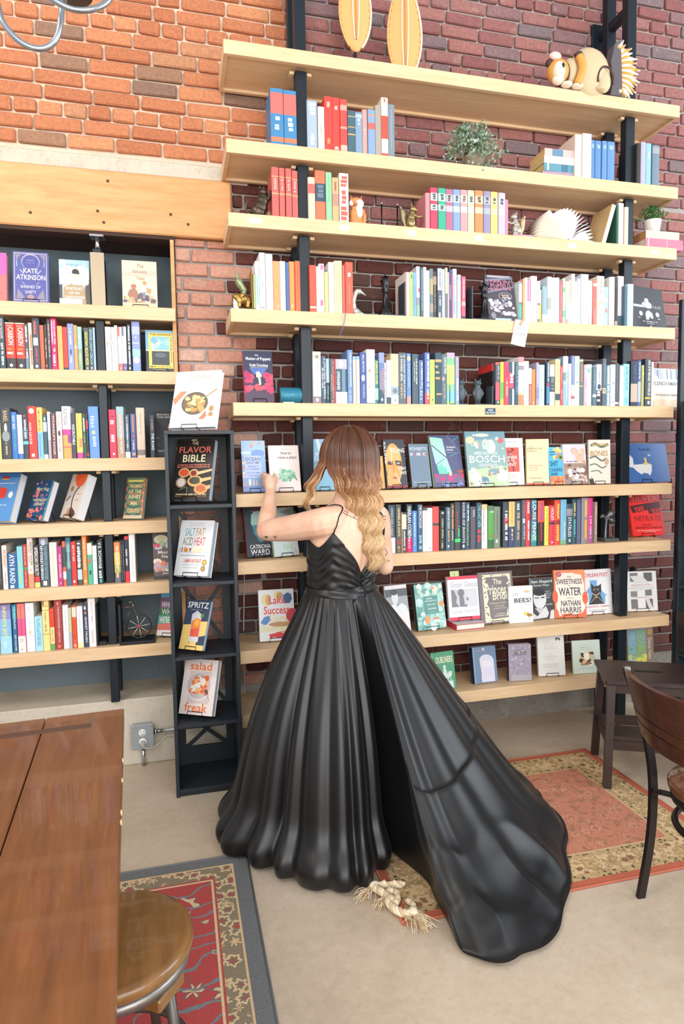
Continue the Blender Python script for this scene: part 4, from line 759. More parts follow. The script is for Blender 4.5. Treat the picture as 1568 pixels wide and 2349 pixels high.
(-0.6847,0.0249,0.2358,'e8dcd2',[(0.72, 1, 'dc9672')],[('SERPENT WATER', 0.08, 0.55, '5a4a48', 0.55, 0.85), ('RUBY TIDE', 0.14, 0.5, 'd06a5c', 0.2, 0.45), ('o', 0.61, 0.67, 'b8b0a8', 0.35, 0.7)],'tall cream book with coral foot'),
(-0.6575,0.0235,0.1963,'42393c',[(0.74, 0.86, 'd84048'), (0.88, 1, 'f0d67c')],[('AMERICAN CRUELTY', 0.03, 0.72, 'eeeae6', 0.15, 0.85)],'black book with red and yellow foot'),
(-0.6319,0.0397,0.2343,'4a545c',[(0, 0.14, '8a8c8e')],[('KIM STANLEY ROBINSON', 0.17, 0.85, 'f2f6f6', 0.08, 0.38), ('THE MINISTRY FOR THE FUTURE', 0.17, 0.85, '88b8cc', 0.5, 0.85), ('e', 0.03, 0.16, 'c0ccec', 0.2, 0.7), ('|', 0.88, 0.97, 'f0f2f2', 0.3, 0.7)],'thick grey book with white and blue capitals'),
(-0.5887,0.0329,0.2104,'ece8da',[],[('~', 0.1, 0.85, 'd4d0c0', 0.35, 0.65)],'thick blank ivory book'),
(-0.554,0.0213,0.19,'b83f86',[],[('~', 0.2, 0.8, 'e0a8b0', 0.3, 0.75), ('o', 0.9, 0.95, 'e8b0c0', 0.35, 0.65)],'magenta book'),
(-0.5316,0.0148,0.213,'ee6a50',[(0.13, 0.58, '41584a'), (0.68, 0.85, 'ece8e4')],[],'coral and green striped book'),
(-0.5156,0.022,0.2313,'3c7088',[(0.1, 0.3, '5a90a0'), (0.5, 0.65, '5a90a0')],[('~', 0.15, 0.65, 'a8c4b8', 0.35, 0.75)],'teal marbled book'),
(-0.4924,0.0227,0.2095,'ea3a34',[],[('~', 0.08, 0.45, 'f8c0b8', 0.3, 0.7), ('o', 0.88, 0.94, 'f4d8d0', 0.2, 0.7)],'bright red book'),
(-0.4679,0.0222,0.2132,'4a5a58',[(0.65, 0.88, 'b8d8e4')],[('~', 0.05, 0.62, 'ecf0ee', 0.1, 0.75)],'green grey book with white blocks'),
(-0.444,0.0216,0.2358,'f0873e',[],[('PARTIES IN PARADISE', 0.05, 0.7, 'fbe8d8', 0.3, 0.7), ('o', 0.9, 0.96, 'fbe0c8', 0.3, 0.7)],'orange book with white capitals'),
(-0.4205,0.0226,0.1999,'52b694',[(0, 0.28, 'e9e2d6')],[('o', 0.36, 0.5, 'e06a54', 0.2, 0.7), ('|', 0.66, 0.76, '2a3a38', 0.35, 0.65)],'green book with cream top'),
(-0.397,0.0194,0.186,'f1f1f4',[],[('~', 0.1, 0.3, 'c8c8d0', 0.4, 0.6), ('|', 0.36, 0.39, '707880', 0.4, 0.6)],'white book'),
(-0.3758,0.0255,0.2123,'1e2a30',[],[('V.E. SCHWAB', 0.05, 0.65, 'e8ecea', 0.2, 0.75), ('~', 0.7, 0.88, 'c8d8d4', 0.2, 0.75), ('|', 0.89, 0.97, '40b0b8', 0.3, 0.7)],'black book with white capitals'),
]),
('L5b',0.934,3.28,'right of the left shelf post, fifth shelf of the alcove',[
(-0.2994,0.0286,0.1975,'f0c060',[(0, 0.25, 'f08a48'), (0.55, 0.75, 'b8b060'), (0.75, 1, '6a6878')],[('THE GOLDEN ROOM', 0.08, 0.68, 'f4f4ec', 0.3, 0.75), ('|', 0.75, 0.87, 'e8c070', 0.3, 0.65)],'sunset orange and grey book'),
(-0.2693,0.008,0.2064,'2c333c',[],[('~', 0.1, 0.95, '7a828a', 0.3, 0.7)],'thin black book'),
(-0.2606,0.0087,0.206,'2c333c',[],[('~', 0.1, 0.95, '7a828a', 0.3, 0.7)],'thin black book'),
(-0.2513,0.0208,0.2248,'2d333c',[(0, 0.07, 'e83a44'), (0.76, 1, 'e0303c')],[('~', 0.28, 0.44, 'e8eaec', 0.3, 0.6), ('~', 0.48, 0.64, 'e8eaec', 0.3, 0.6)],'black and red book'),
(-0.2293,0.0286,0.2358,'efefee',[],[('~', 0.2, 0.9, 'd0d0ce', 0.4, 0.6)],'large white book'),
]),
('L6a',0.628,3.28,'left end, lowest shelf of the alcove',[
(-0.8189,0.0497,0.233,'86b4dc',[(0, 0.12, '8a7cc0'), (0.12, 0.3, '8a8cc8'), (0.65, 1, '9fd4ea')],[('INFINITE JEST', 0.04, 0.68, 'e8ee60', 0.2, 0.62), ('~', 0.75, 0.88, 'c8e4f4', 0.3, 0.6)],'fat blue gradient book with yellow capitals'),
(-0.7638,0.0193,0.2286,'2a6a94',[(0, 0.3, '3a94ac')],[('THE COLD MILLIONS', 0.04, 0.5, 'd0ecf4', 0.35, 0.75), ('JESS WALTER', 0.62, 0.96, 'e4f2f8', 0.35, 0.75)],'teal book with pale capitals'),
(-0.741,0.033,0.2329,'f05a92',[(0, 0.3, 'f08070'), (0.66, 1, 'efe6e2')],[('Jones, Salt, Peony, Garden', 0.04, 0.64, '8a4048', 0.35, 0.65), ('~', 0.72, 0.78, 'c8b8b4', 0.2, 0.8), ('|', 0.92, 0.95, '908888', 0.4, 0.55)],'coral and pink book with white foot'),
(-0.7069,0.0372,0.2336,'eef0f6',[],[('STILL LIFE', 0.08, 0.5, 'c4ccdc', 0.3, 0.6), ('o', 0.56, 0.64, 'e8c070', 0.4, 0.6)],'wide white book'),
(-0.6676,0.0336,0.167,'a9dcec',[],[('The ONCE and FUTURE KING', 0.05, 0.85, '5f9cb8', 0.25, 0.75)],'short pale blue paperback'),
(-0.6322,0.0306,0.2399,'f6dc92',[(0.1, 0.12, 'c8a050'), (0.18, 0.2, 'c8a050'), (0.66, 0.68, 'c8a050')],[('THE BRIDE OF', 0.22, 0.42, '8a7440', 0.3, 0.6), ('THE MOTHERS', 0.45, 0.62, '8a7440', 0.3, 0.6), ('|', 0, 0.09, 'a87a48', 0, 0.35)],'yellow banded book'),
(-0.6004,0.0192,0.1996,'ee5038',[(0.45, 0.85, 'f3dc98'), (0.85, 1, '5cae6c')],[('~', 0.05, 0.42, 'c83c28', 0.3, 0.7), ('~', 0.5, 0.8, 'c8a868', 0.3, 0.7)],'red cream and green book'),
(-0.5801,0.0347,0.2378,'a8403f',[],[('THE BOOKBINDER of JERICHO', 0.12, 0.86, 'e4b8b0', 0.35, 0.68), ('o', 0.03, 0.1, 'd89060', 0.35, 0.65), ('o', 0.9, 0.97, 'd89060', 0.35, 0.65)],'tall maroon book with pink title'),
(-0.5439,0.026,0.2131,'e8e6ee',[],[('~', 0.1, 0.6, 'c8c8d0', 0.4, 0.6)],'pale grey book'),
(-0.517,0.0135,0.1987,'c4c49a',[(0.6, 1, 'b4b4c4')],[],'thin sage book'),
(-0.502,0.0195,0.2055,'ee5c2e',[(0.03, 0.26, 'f8d8c8')],[('~', 0.32, 0.8, 'c84420', 0.3, 0.7), ('o', 0.9, 0.97, 'f8d8c8', 0.3, 0.7)],'orange red book'),
(-0.4813,0.0274,0.2022,'f2f0f2',[(0.88, 1, 'f2e6b0')],[('~', 0.1, 0.7, 'c8c8cc', 0.4, 0.6)],'white book with cream foot'),
(-0.4506,0.02,0.2133,'39445e',[],[('GHOST MUSIC', 0.3, 0.9, 'e8eaf0', 0.3, 0.8), ('~', 0.06, 0.14, 'e8eaf0', 0.2, 0.7), ('o', 0.18, 0.24, 'e87a50', 0.2, 0.7)],'navy book with white capitals'),
(-0.4294,0.0328,0.2375,'ecebea',[],[('ALEJANDRO ZAMBRA', 0.06, 0.5, 'e08890', 0.4, 0.65), ('CHILEAN POET', 0.64, 0.93, 'e08890', 0.4, 0.65)],'white book with pink capitals'),
]),
]
DISP=[
('band_comic',1.562,3.028,2.203,0,.158,.245,.02,13),
('black_square',2.441,3.07,2.203,12.3,0.281,0.248,0.015,10),
('puppets',0.328,3.07,1.781,0.0,0.14,0.253,0.03,14),
('slender',2.585,3.07,1.781,5.8,0.199,0.219,0.02,6),
('ocean',0.309,3.07,1.361,0.0,0.114,0.25,0.02,14),
('plant',0.437,3.05,1.361,0.0,0.147,0.227,0.02,16),
('pool',0.652,3.08,1.361,0.0,0.109,0.255,0.02,12),
('yellow_small',0.933,3.07,1.361,0.0,0.082,0.167,0.02,14),
('killing',1.02,3.06,1.361,0.0,0.111,0.25,0.03,14),
('poverty',1.154,3.06,1.361,0.0,0.106,0.225,0.035,15),
('orchard',1.275,3.06,1.361,0.0,0.167,0.275,0.025,16),
('bosch',1.456,3.04,1.361,0.0,0.229,0.29,0.02,12),
('sinner',1.655,3.128,1.361,0,.169,.253,.03,6),
('circles',1.832,3.12,1.361,-14.2,0.122,0.246,0.03,5),
('cassandra',1.95,3.08,1.361,0.0,0.096,0.203,0.02,8),
('clouds',2.033,3.07,1.361,0.0,0.14,0.217,0.02,8),
('ones',2.186,3.08,1.361,-9.3,0.124,0.24,0.02,3),
('duck',2.435,3.06,1.361,7.6,0.303,0.222,0.012,12),
('glass',0.32,3.07,1.046,9.4,0.123,0.262,0.03,14),
('julia',0.449,3.05,1.046,17.5,0.133,0.239,0.02,14),
('nitrate',2.53,3.15,1.046,-3.4,0.207,0.248,0.03,14),
('lake',0.375,3.116,0.622,-2.0,0.175,0.251,0.03,8),
('bwman',1.025,3.061,0.622,10.8,0.129,0.243,0.015,12),
('garden',1.184,3.064,0.622,10.3,0.172,0.235,0.03,12),
('ghost',1.371,3.105,0.655,-0.4,0.174,0.231,0.025,10),
('princess',1.55,3.089,0.622,2.7,0.21,0.275,0.03,10),
('bees',1.715,3.093,0.622,-4.7,0.138,0.2,0.012,4),
('sam',1.857,3.12,0.622,0.0,0.148,0.229,0.02,4),
('sweet',2.006,3.11,0.622,-9.7,0.178,0.262,0.02,8),
('poet',2.194,3.125,0.622,-1.5,0.186,0.252,0.02,6),
('windows',2.48,3.12,0.622,-9.6,0.18,0.227,0.02,8),
('dubliners',1.253,3.032,0.313,7.4,0.134,0.194,0.02,10),
('bluearch',1.499,3.064,0.313,3.2,0.139,0.191,0.04,10),
('purplebrick',1.7,3.067,0.313,-8.7,0.126,0.196,0.03,5),
('whiteplays',1.888,3.08,0.313,-7.5,0.153,0.216,0.02,8),
('palegreen',2.096,3.07,0.313,-7.0,0.163,0.182,0.012,8),
('dearly',2.503,3.14,0.313,0.0,0.177,0.197,0.025,5),
('pinkglow',-0.835,3.3,2.25,0.0,0.115,0.235,0.03,10),
('shrines',-0.694,3.3,2.25,0.0,0.152,0.244,0.035,10),
('portrait',-0.495,3.3,2.25,0.0,0.133,0.22,0.02,8),
('ghostyear',-0.215,3.3,2.25,0.0,0.16,0.232,0.02,8),
('drinker',-0.118,3.3,1.949,0.0,0.138,0.203,0.025,6),
('blackhole',-0.092,3.33,1.5385,0.0,0.134,0.238,0.02,18),
('bluejacket',-0.976,3.426,1.234,-30,0.253,0.242,0.045,22),
('library',-0.704,3.37,1.234,-42,0.105,0.2,0.035,22),
('orangeleaf',-0.55,3.371,1.234,-48,0.095,0.224,0.05,22),
('ashes',-0.256,3.352,1.234,-25,0.1,0.21,0.022,16),
('moonflower',-0.119,3.31,0.934,0.0,0.099,0.229,0.02,4),
('whiskey',-0.119,3.347,0.628,-25,0.112,0.215,0.035,20),
('jubilee',-0.021,3.039,1.653,-28,0.223,0.28,0.03,20),
('flavor',-0.023,3.022,1.3275,-28,0.186,0.289,0.04,18),
('salt',-0.051,3.023,0.9805,-30,0.177,0.261,0.04,20),
('spritz',-0.011,3.01,0.6478,-36,0.128,0.23,0.022,22),
('salad',-0.065,3.02,0.336,-30,0.18,0.251,0.035,20),
]
rb = random.Random(11)
SHORT = {', second shelf from top': ', second shelf down', ', third shelf from top': ', third shelf down', ', fourth shelf from top': ', fourth shelf down', ', fifth shelf from top': ', fifth shelf down', ', seventh shelf from top': ', seventh shelf down',
         'left of the left shelf post, ': 'left of post, ', 'right of the left shelf post, ': 'right of post, ', 'shelf of the alcove': 'alcove shelf', 'the left post': 'left post', 'the right post': 'right post', 'the owl bookends': 'owl bookends', 'the two chess bookends': 'chess bookends', 'the rainbow set': 'rainbow set', 'the woman': 'woman', 'the whale tail': 'whale tail'}
for key, z, Y, anch, L in SPINE_ROWS:
    a = anch
    for k, v in SHORT.items(): a = a.replace(k, v)
    descs = [r[-1] for r in L]
    for j, (x, wd, h, base, bands, texts, desc) in enumerate(L):
        lab = desc
        if descs.count(desc) > 1:
            same = [i for i, q in enumerate(descs) if q == desc]; lab = '%s, %s alike' % (desc, ORD[same.index(j)])
        lab = lab+', '+a
        spine_book('book', x, Y+rb.uniform(-.004, .004), z+.0005, wd-.0004, h, base, bands, texts, random.Random(key+str(j)), lab, 'book spines '+a)
# ---------------------------------------------------------------- books standing face out
DP = {p[0]: p for p in DISP}
def sh(k, **kw):
    p = list(DP[k]); ix = dict(ax=1, ay=2, az=3, yaw=4, w=5, h=6, th=7, lean=8)
    for a, v in kw.items(): p[ix[a]] = v
    return tuple(p)
B = lambda k, label, base, art, spine=None, **kw: cover_book('face_out_book', label, kw.pop('pose', DP[k]), base, art, spine, **kw)
g = 'f4f2f0'
B('band_comic', 'dark graphic novel with pink banner and crowd, leaning by the black chess piece', '4f4a52', [
 ('r',.08,.0,.9,.05,'a8a8b4'), ('p',[(.0,.1),(.95,.02),(1,.26),(.05,.40)],'7f8298'), ('p',[(.03,.14),(.93,.07),(.96,.23),(.07,.35)],'3c3440'), ('t','LEGENDS',.08,.1,.9,.33,'b8748c'),
 ('e',.66,.46,.24,.09,'8f9ab0'), ('e',.66,.46,.21,.075,'453f47'), ('~',.52,.42,.8,.45,'d8b8a0'), ('~',.55,.46,.8,.5,'d8b8a0'),
 ('*',.1,.55,.95,.9,26,.09,('d4d0d8','b4b0bc','8a8692','5a5660','c0bcc8')), ('*',.1,.5,.9,.75,14,.05,('e8e4ea','a09ca8'))], easel=False)
B('black_square', 'square black book with small white emblem, right of the right post', '1f2228', [
 ('e',.5,.31,.06,.05,'d8dade'), ('*',.36,.39,.66,.42,8,.045,'b8bac0'), ('r',.1,.425,.42,.485,'8f9aa6'), ('e',.53,.45,.11,.045,'c4c6cc'), ('~',.12,.43,.4,.48,'c8d0d8'), ('t','C & CO',.66,.42,.9,.48,'b8bcc2'),
 ('p',[(.53,.54),(.62,.6),(.64,.7),(.6,.74),(.54,.68),(.5,.76),(.42,.76),(.42,.62),(.47,.56)],'dcdee2'), ('e',.29,.63,.05,.055,'d4d6da'), ('e',.77,.62,.055,.055,'d4d6da'), ('e',.22,.73,.04,.015,'8a8c94'), ('e',.8,.72,.04,.015,'9a9ca4'),
 ('~',.32,.79,.74,.82,'b4b6bc'), ('~',.42,.84,.64,.86,'b4b6bc'), ('e',.53,.92,.03,.025,'b4b6bc')], easel=True)
B('puppets', 'dark purple novel with red spine and falling figure, fifth shelf end', '3d4058', [
 ('r',0,.78,1,1,'55475a'), ('*',.02,.45,.26,.8,16,.12,('c8446a','b03c68','d4506c')), ('*',.72,.42,.98,.8,14,.12,('c8446a','b8406a','d8566c')), ('*',.1,.66,.9,.76,18,.07,('d85468','e0606a')),
 ('p',[(.2,.34),(.8,.34),(.66,.46),(.34,.46)],'5a72b4'), ('p',[(.42,.42),(.52,.40),(.62,.48),(.6,.52),(.56,.5),(.58,.66),(.52,.68),(.48,.52),(.42,.52)],'d8d8b8'),
 ('t','THE',.4,.07,.52,.1,'e8e8f0'), ('t','Motion of Puppets',.1,.12,.94,.2,'f2f2f6'), ('t','Keith Donohue',.22,.25,.84,.31,'f0f0f4'), ('r',.24,.325,.84,.332,'c8c8d8')], 'e0463e')
B('slender', 'pale misty forest book lettered SLENDERMAN at the right end', 'd8ccbe', [
 ('r',0,0,1,.28,'b8bec8'), ('r',0,.28,1,.62,'e8e4e0'), ('r',0,.8,1,1,'d8bfa0'), ('r',.02,.02,.05,.26,'5a6474'), ('r',.2,.05,.23,.27,'6a7484'), ('r',.55,.02,.58,.27,'5a6474'), ('r',.7,.04,.72,.27,'6a7484'), ('r',.9,.0,.93,.27,'5a6474'), ('e',.13,.25,.09,.06,'e4e8ee'),
 ('t','SLENDERMAN',.03,.34,.96,.44,'6f6a68'), ('~',.1,.66,.92,.71,'a8988a')], easel=False)
B('ocean', 'pale blue ocean anatomy picture book with red striped spine', '93b4e0', [
 ('r',0,.0,1,.3,'a8c8ec'), ('e',.68,.25,.3,.07,'7f9fd4'), ('e',.2,.24,.22,.03,'d0e4f4'), ('r',.1,.3,.8,.74,'b9c6ec'), ('t','OCEAN',.14,.33,.78,.4,'5a6a94'), ('t','ANATOMY',.18,.415,.76,.46,'5a6a94'), ('~',.25,.5,.7,.525,'8090b8'), ('~',.22,.55,.74,.575,'8090b8'), ('t','JULIA ROTHMAN',.18,.62,.76,.655,'7080b0'), ('~',.25,.68,.7,.695,'8090b8'),
 ('e',.5,.05,.07,.04,'e8b8a0'), ('e',.42,.11,.06,.035,'d89898'), ('e',.75,.06,.05,.02,'e0a0a0'), ('e',.9,.05,.05,.03,'e8c8b0'), ('*',.02,.35,.09,.95,9,.06,('f0c8b0','d88888','f0d8c8','e8a090')), ('r',.25,.76,.34,.88,'f2f2f0'), ('p',[(.42,.78),(.46,.76),(.5,.88),(.42,.88)],'f0d0c0'), ('p',[(.55,.8),(.58,.78),(.61,.88),(.55,.88)],'f0d8c8'), ('e',.2,.9,.12,.02,'e0a080'), ('r',0,.9,1,1,'7f98d0')], 'c84858')
B('plant', 'pale pink plant care book touched by the woman', 'f1dfdb', [
 ('~',.42,.085,.68,.095,'c8b0a8'), ('t','How to',.4,.14,.74,.205,'4a4442'), ('t','raise a plant',.3,.24,.92,.315,'4a4442'),
 ('*',.32,.5,.44,.56,6,.055,('8fc4a8','a8d4bc')), ('*',.4,.56,.78,.7,22,.075,('8fc4a8','a0ccb4','78b494','b4d8c4')), ('*',.42,.66,.7,.78,18,.06,('8fc4a8','68a884','a8d0bc')), ('p',[(.74,.66),(.82,.64),(.9,.78),(.86,.78)],'6aac84'), ('*',.3,.62,.42,.74,8,.06,('a0ccb4','8fc4a8'))], 'e8d0ce')
B('pool', 'pale blue swimming scene book half hidden behind the hair', '8fc0dc', [
 ('p',[(.2,.0),(.35,0),(.6,.5),(.45,.5)],'d0e4ee'), ('*',.05,.25,.9,.5,14,.1,('a8d0e4','c0dcec')), ('t','SWIM',.1,.42,.55,.5,'5a8098'), ('~',.1,.56,.6,.6,'7a9cb0')])
B('yellow_small', 'mustard yellow book mostly hidden behind the blonde waves', 'd0a860', [('r',.1,.05,.9,.3,'dcb878'), ('~',.2,.7,.8,.74,'9a7840'), ('~',.25,.8,.75,.83,'9a7840')])
B('killing', 'orange and black thriller cover with a face, beside the blonde hair', '3a3f48', [
 ('e',.42,.5,.40,.42,'e09a5c'), ('p',[(.12,.28),(.3,.14),(.62,.16),(.78,.3),(.7,.44),(.2,.44)],'ecae72'), ('p',[(.05,.75),(.2,.6),(.66,.8),(.6,1),(.05,1)],'e8a468'), ('p',[(.12,.47),(.36,.45),(.36,.53),(.14,.53)],'4a3a38'), ('p',[(.5,.44),(.8,.46),(.8,.56),(.52,.54)],'3f3a40'), ('e',.64,.5,.09,.02,'a8a8a0'), ('p',[(.38,.5),(.46,.5),(.42,.7),(.32,.7)],'d08a50'), ('e',.42,.8,.12,.025,'b85a50'),
 ('l',[(.3,.15),(.34,.35),(.3,.5)],.03,'f0e8d8'), ('l',[(.45,.7),(.6,.85),(.72,.98)],.03,'f0e0c8'), ('t','KILLING',.32,.19,.98,.28,'f0e8e0'), ('t','ROBERT',.62,.58,.98,.635,'e4e4e0'), ('t','WHITE',.68,.67,.98,.73,'e4e4e0'), ('tv','KILLING',.0,.06,.1,.5,'f0ece8'), ('r',0,.96,1,1,'8a3048')], '2c2c30')
B('poverty', 'grey blue hardcover lettered POVERTY, BY AMERICA', '6d8294', [
 ('t','POVERTY,',.06,.08,.94,.17,'c8d4de'), ('t','BY',.06,.21,.2,.28,'eef2f4'), ('t','A',.28,.21,.36,.28,'e06a6a'), ('t','ME',.38,.21,.58,.28,'eef2f4'), ('t','R',.6,.21,.68,.28,'e06a6a'), ('t','IC',.7,.21,.84,.28,'eef2f4'), ('t','A',.86,.21,.95,.28,'e06a6a'), ('~',.7,.31,.92,.33,'8fa2b2'), ('t','MATTHEW DESMOND',.1,.885,.94,.915,'b4c4d0')], '4a3a3a')
B('orchard', 'tall purple and mint illustrated cover with beams and pink boxes', '565a80', [
 ('p',[(0,.03),(.42,.07),(.5,.45),(.62,.75),(.35,.72),(.12,.58),(.05,.3)],'a4e0c8'), ('p',[(0,.0),(1,.04),(1,.07),(0,.04)],'47507c'), ('l',[(.05,.2),(.5,.45),(.9,.72)],.035,'5c5a78'), ('l',[(.12,.58),(.42,.47)],.02,'5a6a80'), ('l',[(.58,.02),(.95,.32)],.05,'6a6c90'), ('l',[(.6,.42),(.95,.34)],.02,'48a4a4'), ('l',[(.75,.12),(.98,.03)],.03,'3f9ca0'), ('p',[(.14,.62),(.2,.55),(.24,.64),(.3,.54),(.36,.66),(.42,.6),(.5,.8),(.2,.78)],'6cc4b0'),
 ('r',.02,.76,1,.93,'7a6484'), ('r',.02,.77,.13,.82,'d8407c'), ('r',.22,.82,.36,.88,'d8407c'), ('r',.48,.79,.62,.9,'dc4484'), ('e',.56,.76,.05,.04,'b8c8a0'), ('r',.68,.77,.76,.81,'d8407c'), ('p',[(.78,.7),(1,.68),(1,.74),(.84,.75)],'a85848'), ('r',.9,.76,1,.83,'d83858'), ('*',.0,.92,.98,.99,12,.05,('6f78b4','8098c8','58a090')), ('t','The Phantom',.52,.22,.82,.26,'e8ecf4'), ('t','Scientist',.52,.275,.74,.31,'e8ecf4'), ('~',.52,.34,.8,.355,'a0a4c0')], 'a8c8a8')
B('bosch', 'large sea green art book lettered HIERONYMUS BOSCH', '86a8a8', [
 ('p',[(0,0),(1,0),(1,.12),(0,.18)],'6f98a8'), ('p',[(0,.72),(.5,.66),(1,.64),(1,1),(0,1)],'b4c8a4'), ('e',.12,.16,.11,.07,'c8c4a4'), ('e',.42,.07,.18,.03,'dcdcc4'), ('e',.62,.28,.12,.13,'c8d4c8'), ('e',.5,.24,.1,.1,'b4c8c0'), ('e',.88,.17,.07,.05,'c86464'), ('e',.26,.24,.06,.05,'e0e4d4'), ('e',.14,.8,.1,.14,'dce0d0'), ('e',.4,.9,.1,.07,'5f88a0'), ('e',.66,.74,.16,.06,'7f98a4'), ('e',.84,.82,.14,.12,'e0e0cc'), ('p',[(.2,.78),(.3,.74),(.34,1),(.16,1)],'e4e8dc'), ('*',.05,.05,.95,.4,14,.035,('e4e4d4','a8bca8','d8a8a0')), ('*',.05,.65,.95,.97,20,.035,('e8e8d8','c0cca8','a87878','80a0a0')),
 ('t','HIERONYMUS',.18,.375,.76,.43,'f0f4f2'), ('t','BOSCH',.06,.445,.94,.575,'fbfcfc'), ('~',.28,.6,.74,.615,'f0f4f2'), ('~',.26,.63,.78,.645,'f0f4f2'), ('~',.24,.925,.54,.945,'f0f4f2')], '6a7a78')
B('sinner', 'pale book with red panel lettered THE SINNER AND THE SAINT', 'ece8e9', [
 ('*',.78,.3,.96,.8,14,.035,('dcd4d8','e0dcdc')), ('r',.2,.2,.84,.72,'dc5f54'), ('l',[(.56,.23),(.66,.25),(.5,.33),(.56,.5),(.62,.62),(.62,.71)],.05,'8a3c3c'), ('l',[(.45,.25),(.48,.38),(.5,.55),(.36,.66)],.04,'8a3c3c'), ('~',.1,.075,.76,.095,'c4c0c8'), ('t','THE',.46,.33,.56,.355,'f6e8e4'), ('t','SINNER',.24,.375,.78,.445,'fbf4f2'), ('t','AND THE',.34,.46,.68,.5,'f6e8e4'), ('t','SAINT',.28,.52,.74,.6,'fbf4f2'), ('~',.3,.8,.7,.82,'c8c4c8'), ('~',.3,.85,.78,.865,'d0ccd0')], 'd8d4d4')
B('circles', 'cream yellow book with fine circles, beside the red panel book', 'f3dfae', [
 ('e',.4,.26,.38,.2,'e4cc94'), ('e',.4,.26,.365,.19,'f3dfae'), ('e',.4,.58,.38,.22,'e4cc94'), ('e',.4,.58,.365,.21,'f3dfae'), ('t','THE',.1,.15,.28,.18,'7a6a48'), ('t','PREMONITIONS',.04,.19,.72,.23,'7a6a48'), ('t','BUREAU',.04,.245,.46,.28,'7a6a48'), ('~',.1,.57,.7,.59,'d8906c'), ('~',.1,.62,.5,.64,'d8906c'), ('~',.1,.67,.5,.69,'d8906c'), ('t','KNIGHT',.12,.84,.7,.87,'7a6a48'), ('r',0,.965,1,1,'c84844')])
B('cassandra', 'cyan and orange small book with hand lettering', '4fb4dc', [
 ('*',.35,.06,.95,.32,16,.13,('f07860','f4a860','f4d080')), ('e',.75,.28,.14,.06,'5a9a50'), ('e',.75,.28,.06,.03,'26302c'), ('r',0,.78,1,1,'f08a5c'), ('*',.0,.8,.98,.98,10,.1,('f4b868','e86a58')), ('t','SHIT',.06,.38,.55,.52,'1f3a54'), ('t','CASSANDRA',.04,.56,.8,.66,'2a5a88'), ('t','SAW',.06,.68,.5,.77,'1f3a54'), ('~',.1,.12,.4,.15,'2a5a88'), ('~',.1,.19,.4,.22,'2a5a88')])
B('clouds', 'lilac and brown painted cloud cover', 'd8d0dc', [
 ('r',0,.48,1,1,'a08a80'), ('*',.45,.05,.95,.5,22,.12,('d8b8a4','e4ccbc','c8a898')), ('*',.05,.5,.95,.95,24,.11,('8a6a5c','b09684','d8c8b8','6f5048')), ('*',.2,.6,.8,.85,8,.13,('ece4e0','5a3834')), ('~',.1,.42,.6,.45,'8a8298'), ('t','Clarice',.2,.62,.85,.72,'f4f0ee'), ('t','Lispector',.2,.74,.8,.83,'f4f0ee'), ('t','Stories',.3,.85,.85,.93,'f4f0ee')])
B('ones', 'cream book with dark wavy stripes and gold lettering', 'e6d6ca', [
 ('l',[(.1,.14),(.3,.09),(.6,.16),(.9,.1)],.12,'56685e'), ('l',[(.05,.42),(.3,.38),(.6,.48),(.8,.42)],.07,'56685e'), ('l',[(.05,.58),(.3,.55),(.6,.64),(.8,.6)],.06,'68786e'), ('l',[(.1,.72),(.4,.7),(.6,.77)],.05,'68786e'), ('t','MONSTERS',.15,.08,.88,.15,'c8a860'), ('t','BONES',.08,.25,.88,.37,'a88840'), ('p',[(.04,1),(.0,.88),(.12,.9),(.1,.84),(.2,.9),(.26,1)],'2c2c2c'), ('e',.82,.5,.1,.08,'c0a088')], 'd8ccc0')
B('duck', 'wide blue picture book with white bathtub and yellow duck', '4468a4', [
 ('p',[(0,.3),(.08,.3),(.14,.38),(.14,.55),(.52,.52),(.58,.56),(.56,.72),(.5,.84),(.46,.78),(.36,.76),(.3,.8),(.2,.72),(.12,.62),(.0,.6)],'d8d8d8'), ('p',[(.42,.42),(.46,.42),(.48,.5),(.52,.54),(.4,.56),(.38,.5),(.42,.5)],'d8b858'), ('e',.44,.4,.03,.035,'d8b858'), ('p',[(.5,.28),(.6,.3),(.54,.34)],'b8c4d4'), ('t','Adrift',.3,.12,.6,.19,'243c6c'), ('~',.3,.23,.62,.25,'6a88b8')])
B('glass', 'black thriller with pale cave head, at the left end above eye-level cut', '39434c', [
 ('p',[(.3,.22),(.42,.16),(.62,.15),(.78,.2),(.86,.34),(.84,.5),(.88,.58),(.78,.64),(.74,.72),(.6,.74),(.5,.7),(.46,.64),(.36,.58),(.32,.46),(.26,.38)],'a8ccc8'), ('p',[(.28,.42),(.86,.40),(.84,.5),(.88,.58),(.78,.64),(.74,.72),(.6,.74),(.5,.7),(.46,.64),(.36,.58),(.32,.46)],'4f8c98'), ('e',.66,.47,.07,.012,'2f5a66'), ('t','LOOKING GLASS',.12,.02,.95,.075,'9a2830'), ('t','SOUND',.32,.085,.78,.14,'9a2830'), ('~',.24,.155,.7,.165,'8a9498'), ('t','CATRIONA',.14,.78,.98,.855,'eef0ee'), ('t','WARD',.16,.87,.92,.975,'f2f4f2')], 'b83038')
B('julia', 'silvery pale green book under the raised arm', 'c8d4d4', [
 ('p',[(0,0),(.4,0),(1,.25),(1,.5),(0,.3)],'b4c4c0'), ('p',[(.7,.75),(1,.62),(1,.97)],'e4e8ea'), ('p',[(.4,.1),(1,.0),(1,.2)],'8a9a98'), ('t','JULIA',.42,.6,.78,.7,'98d8a4'), ('t','KAY',.4,.76,.78,.86,'98d8a4'), ('~',.2,.4,.8,.44,'a8c8b4')], '9fb48f')
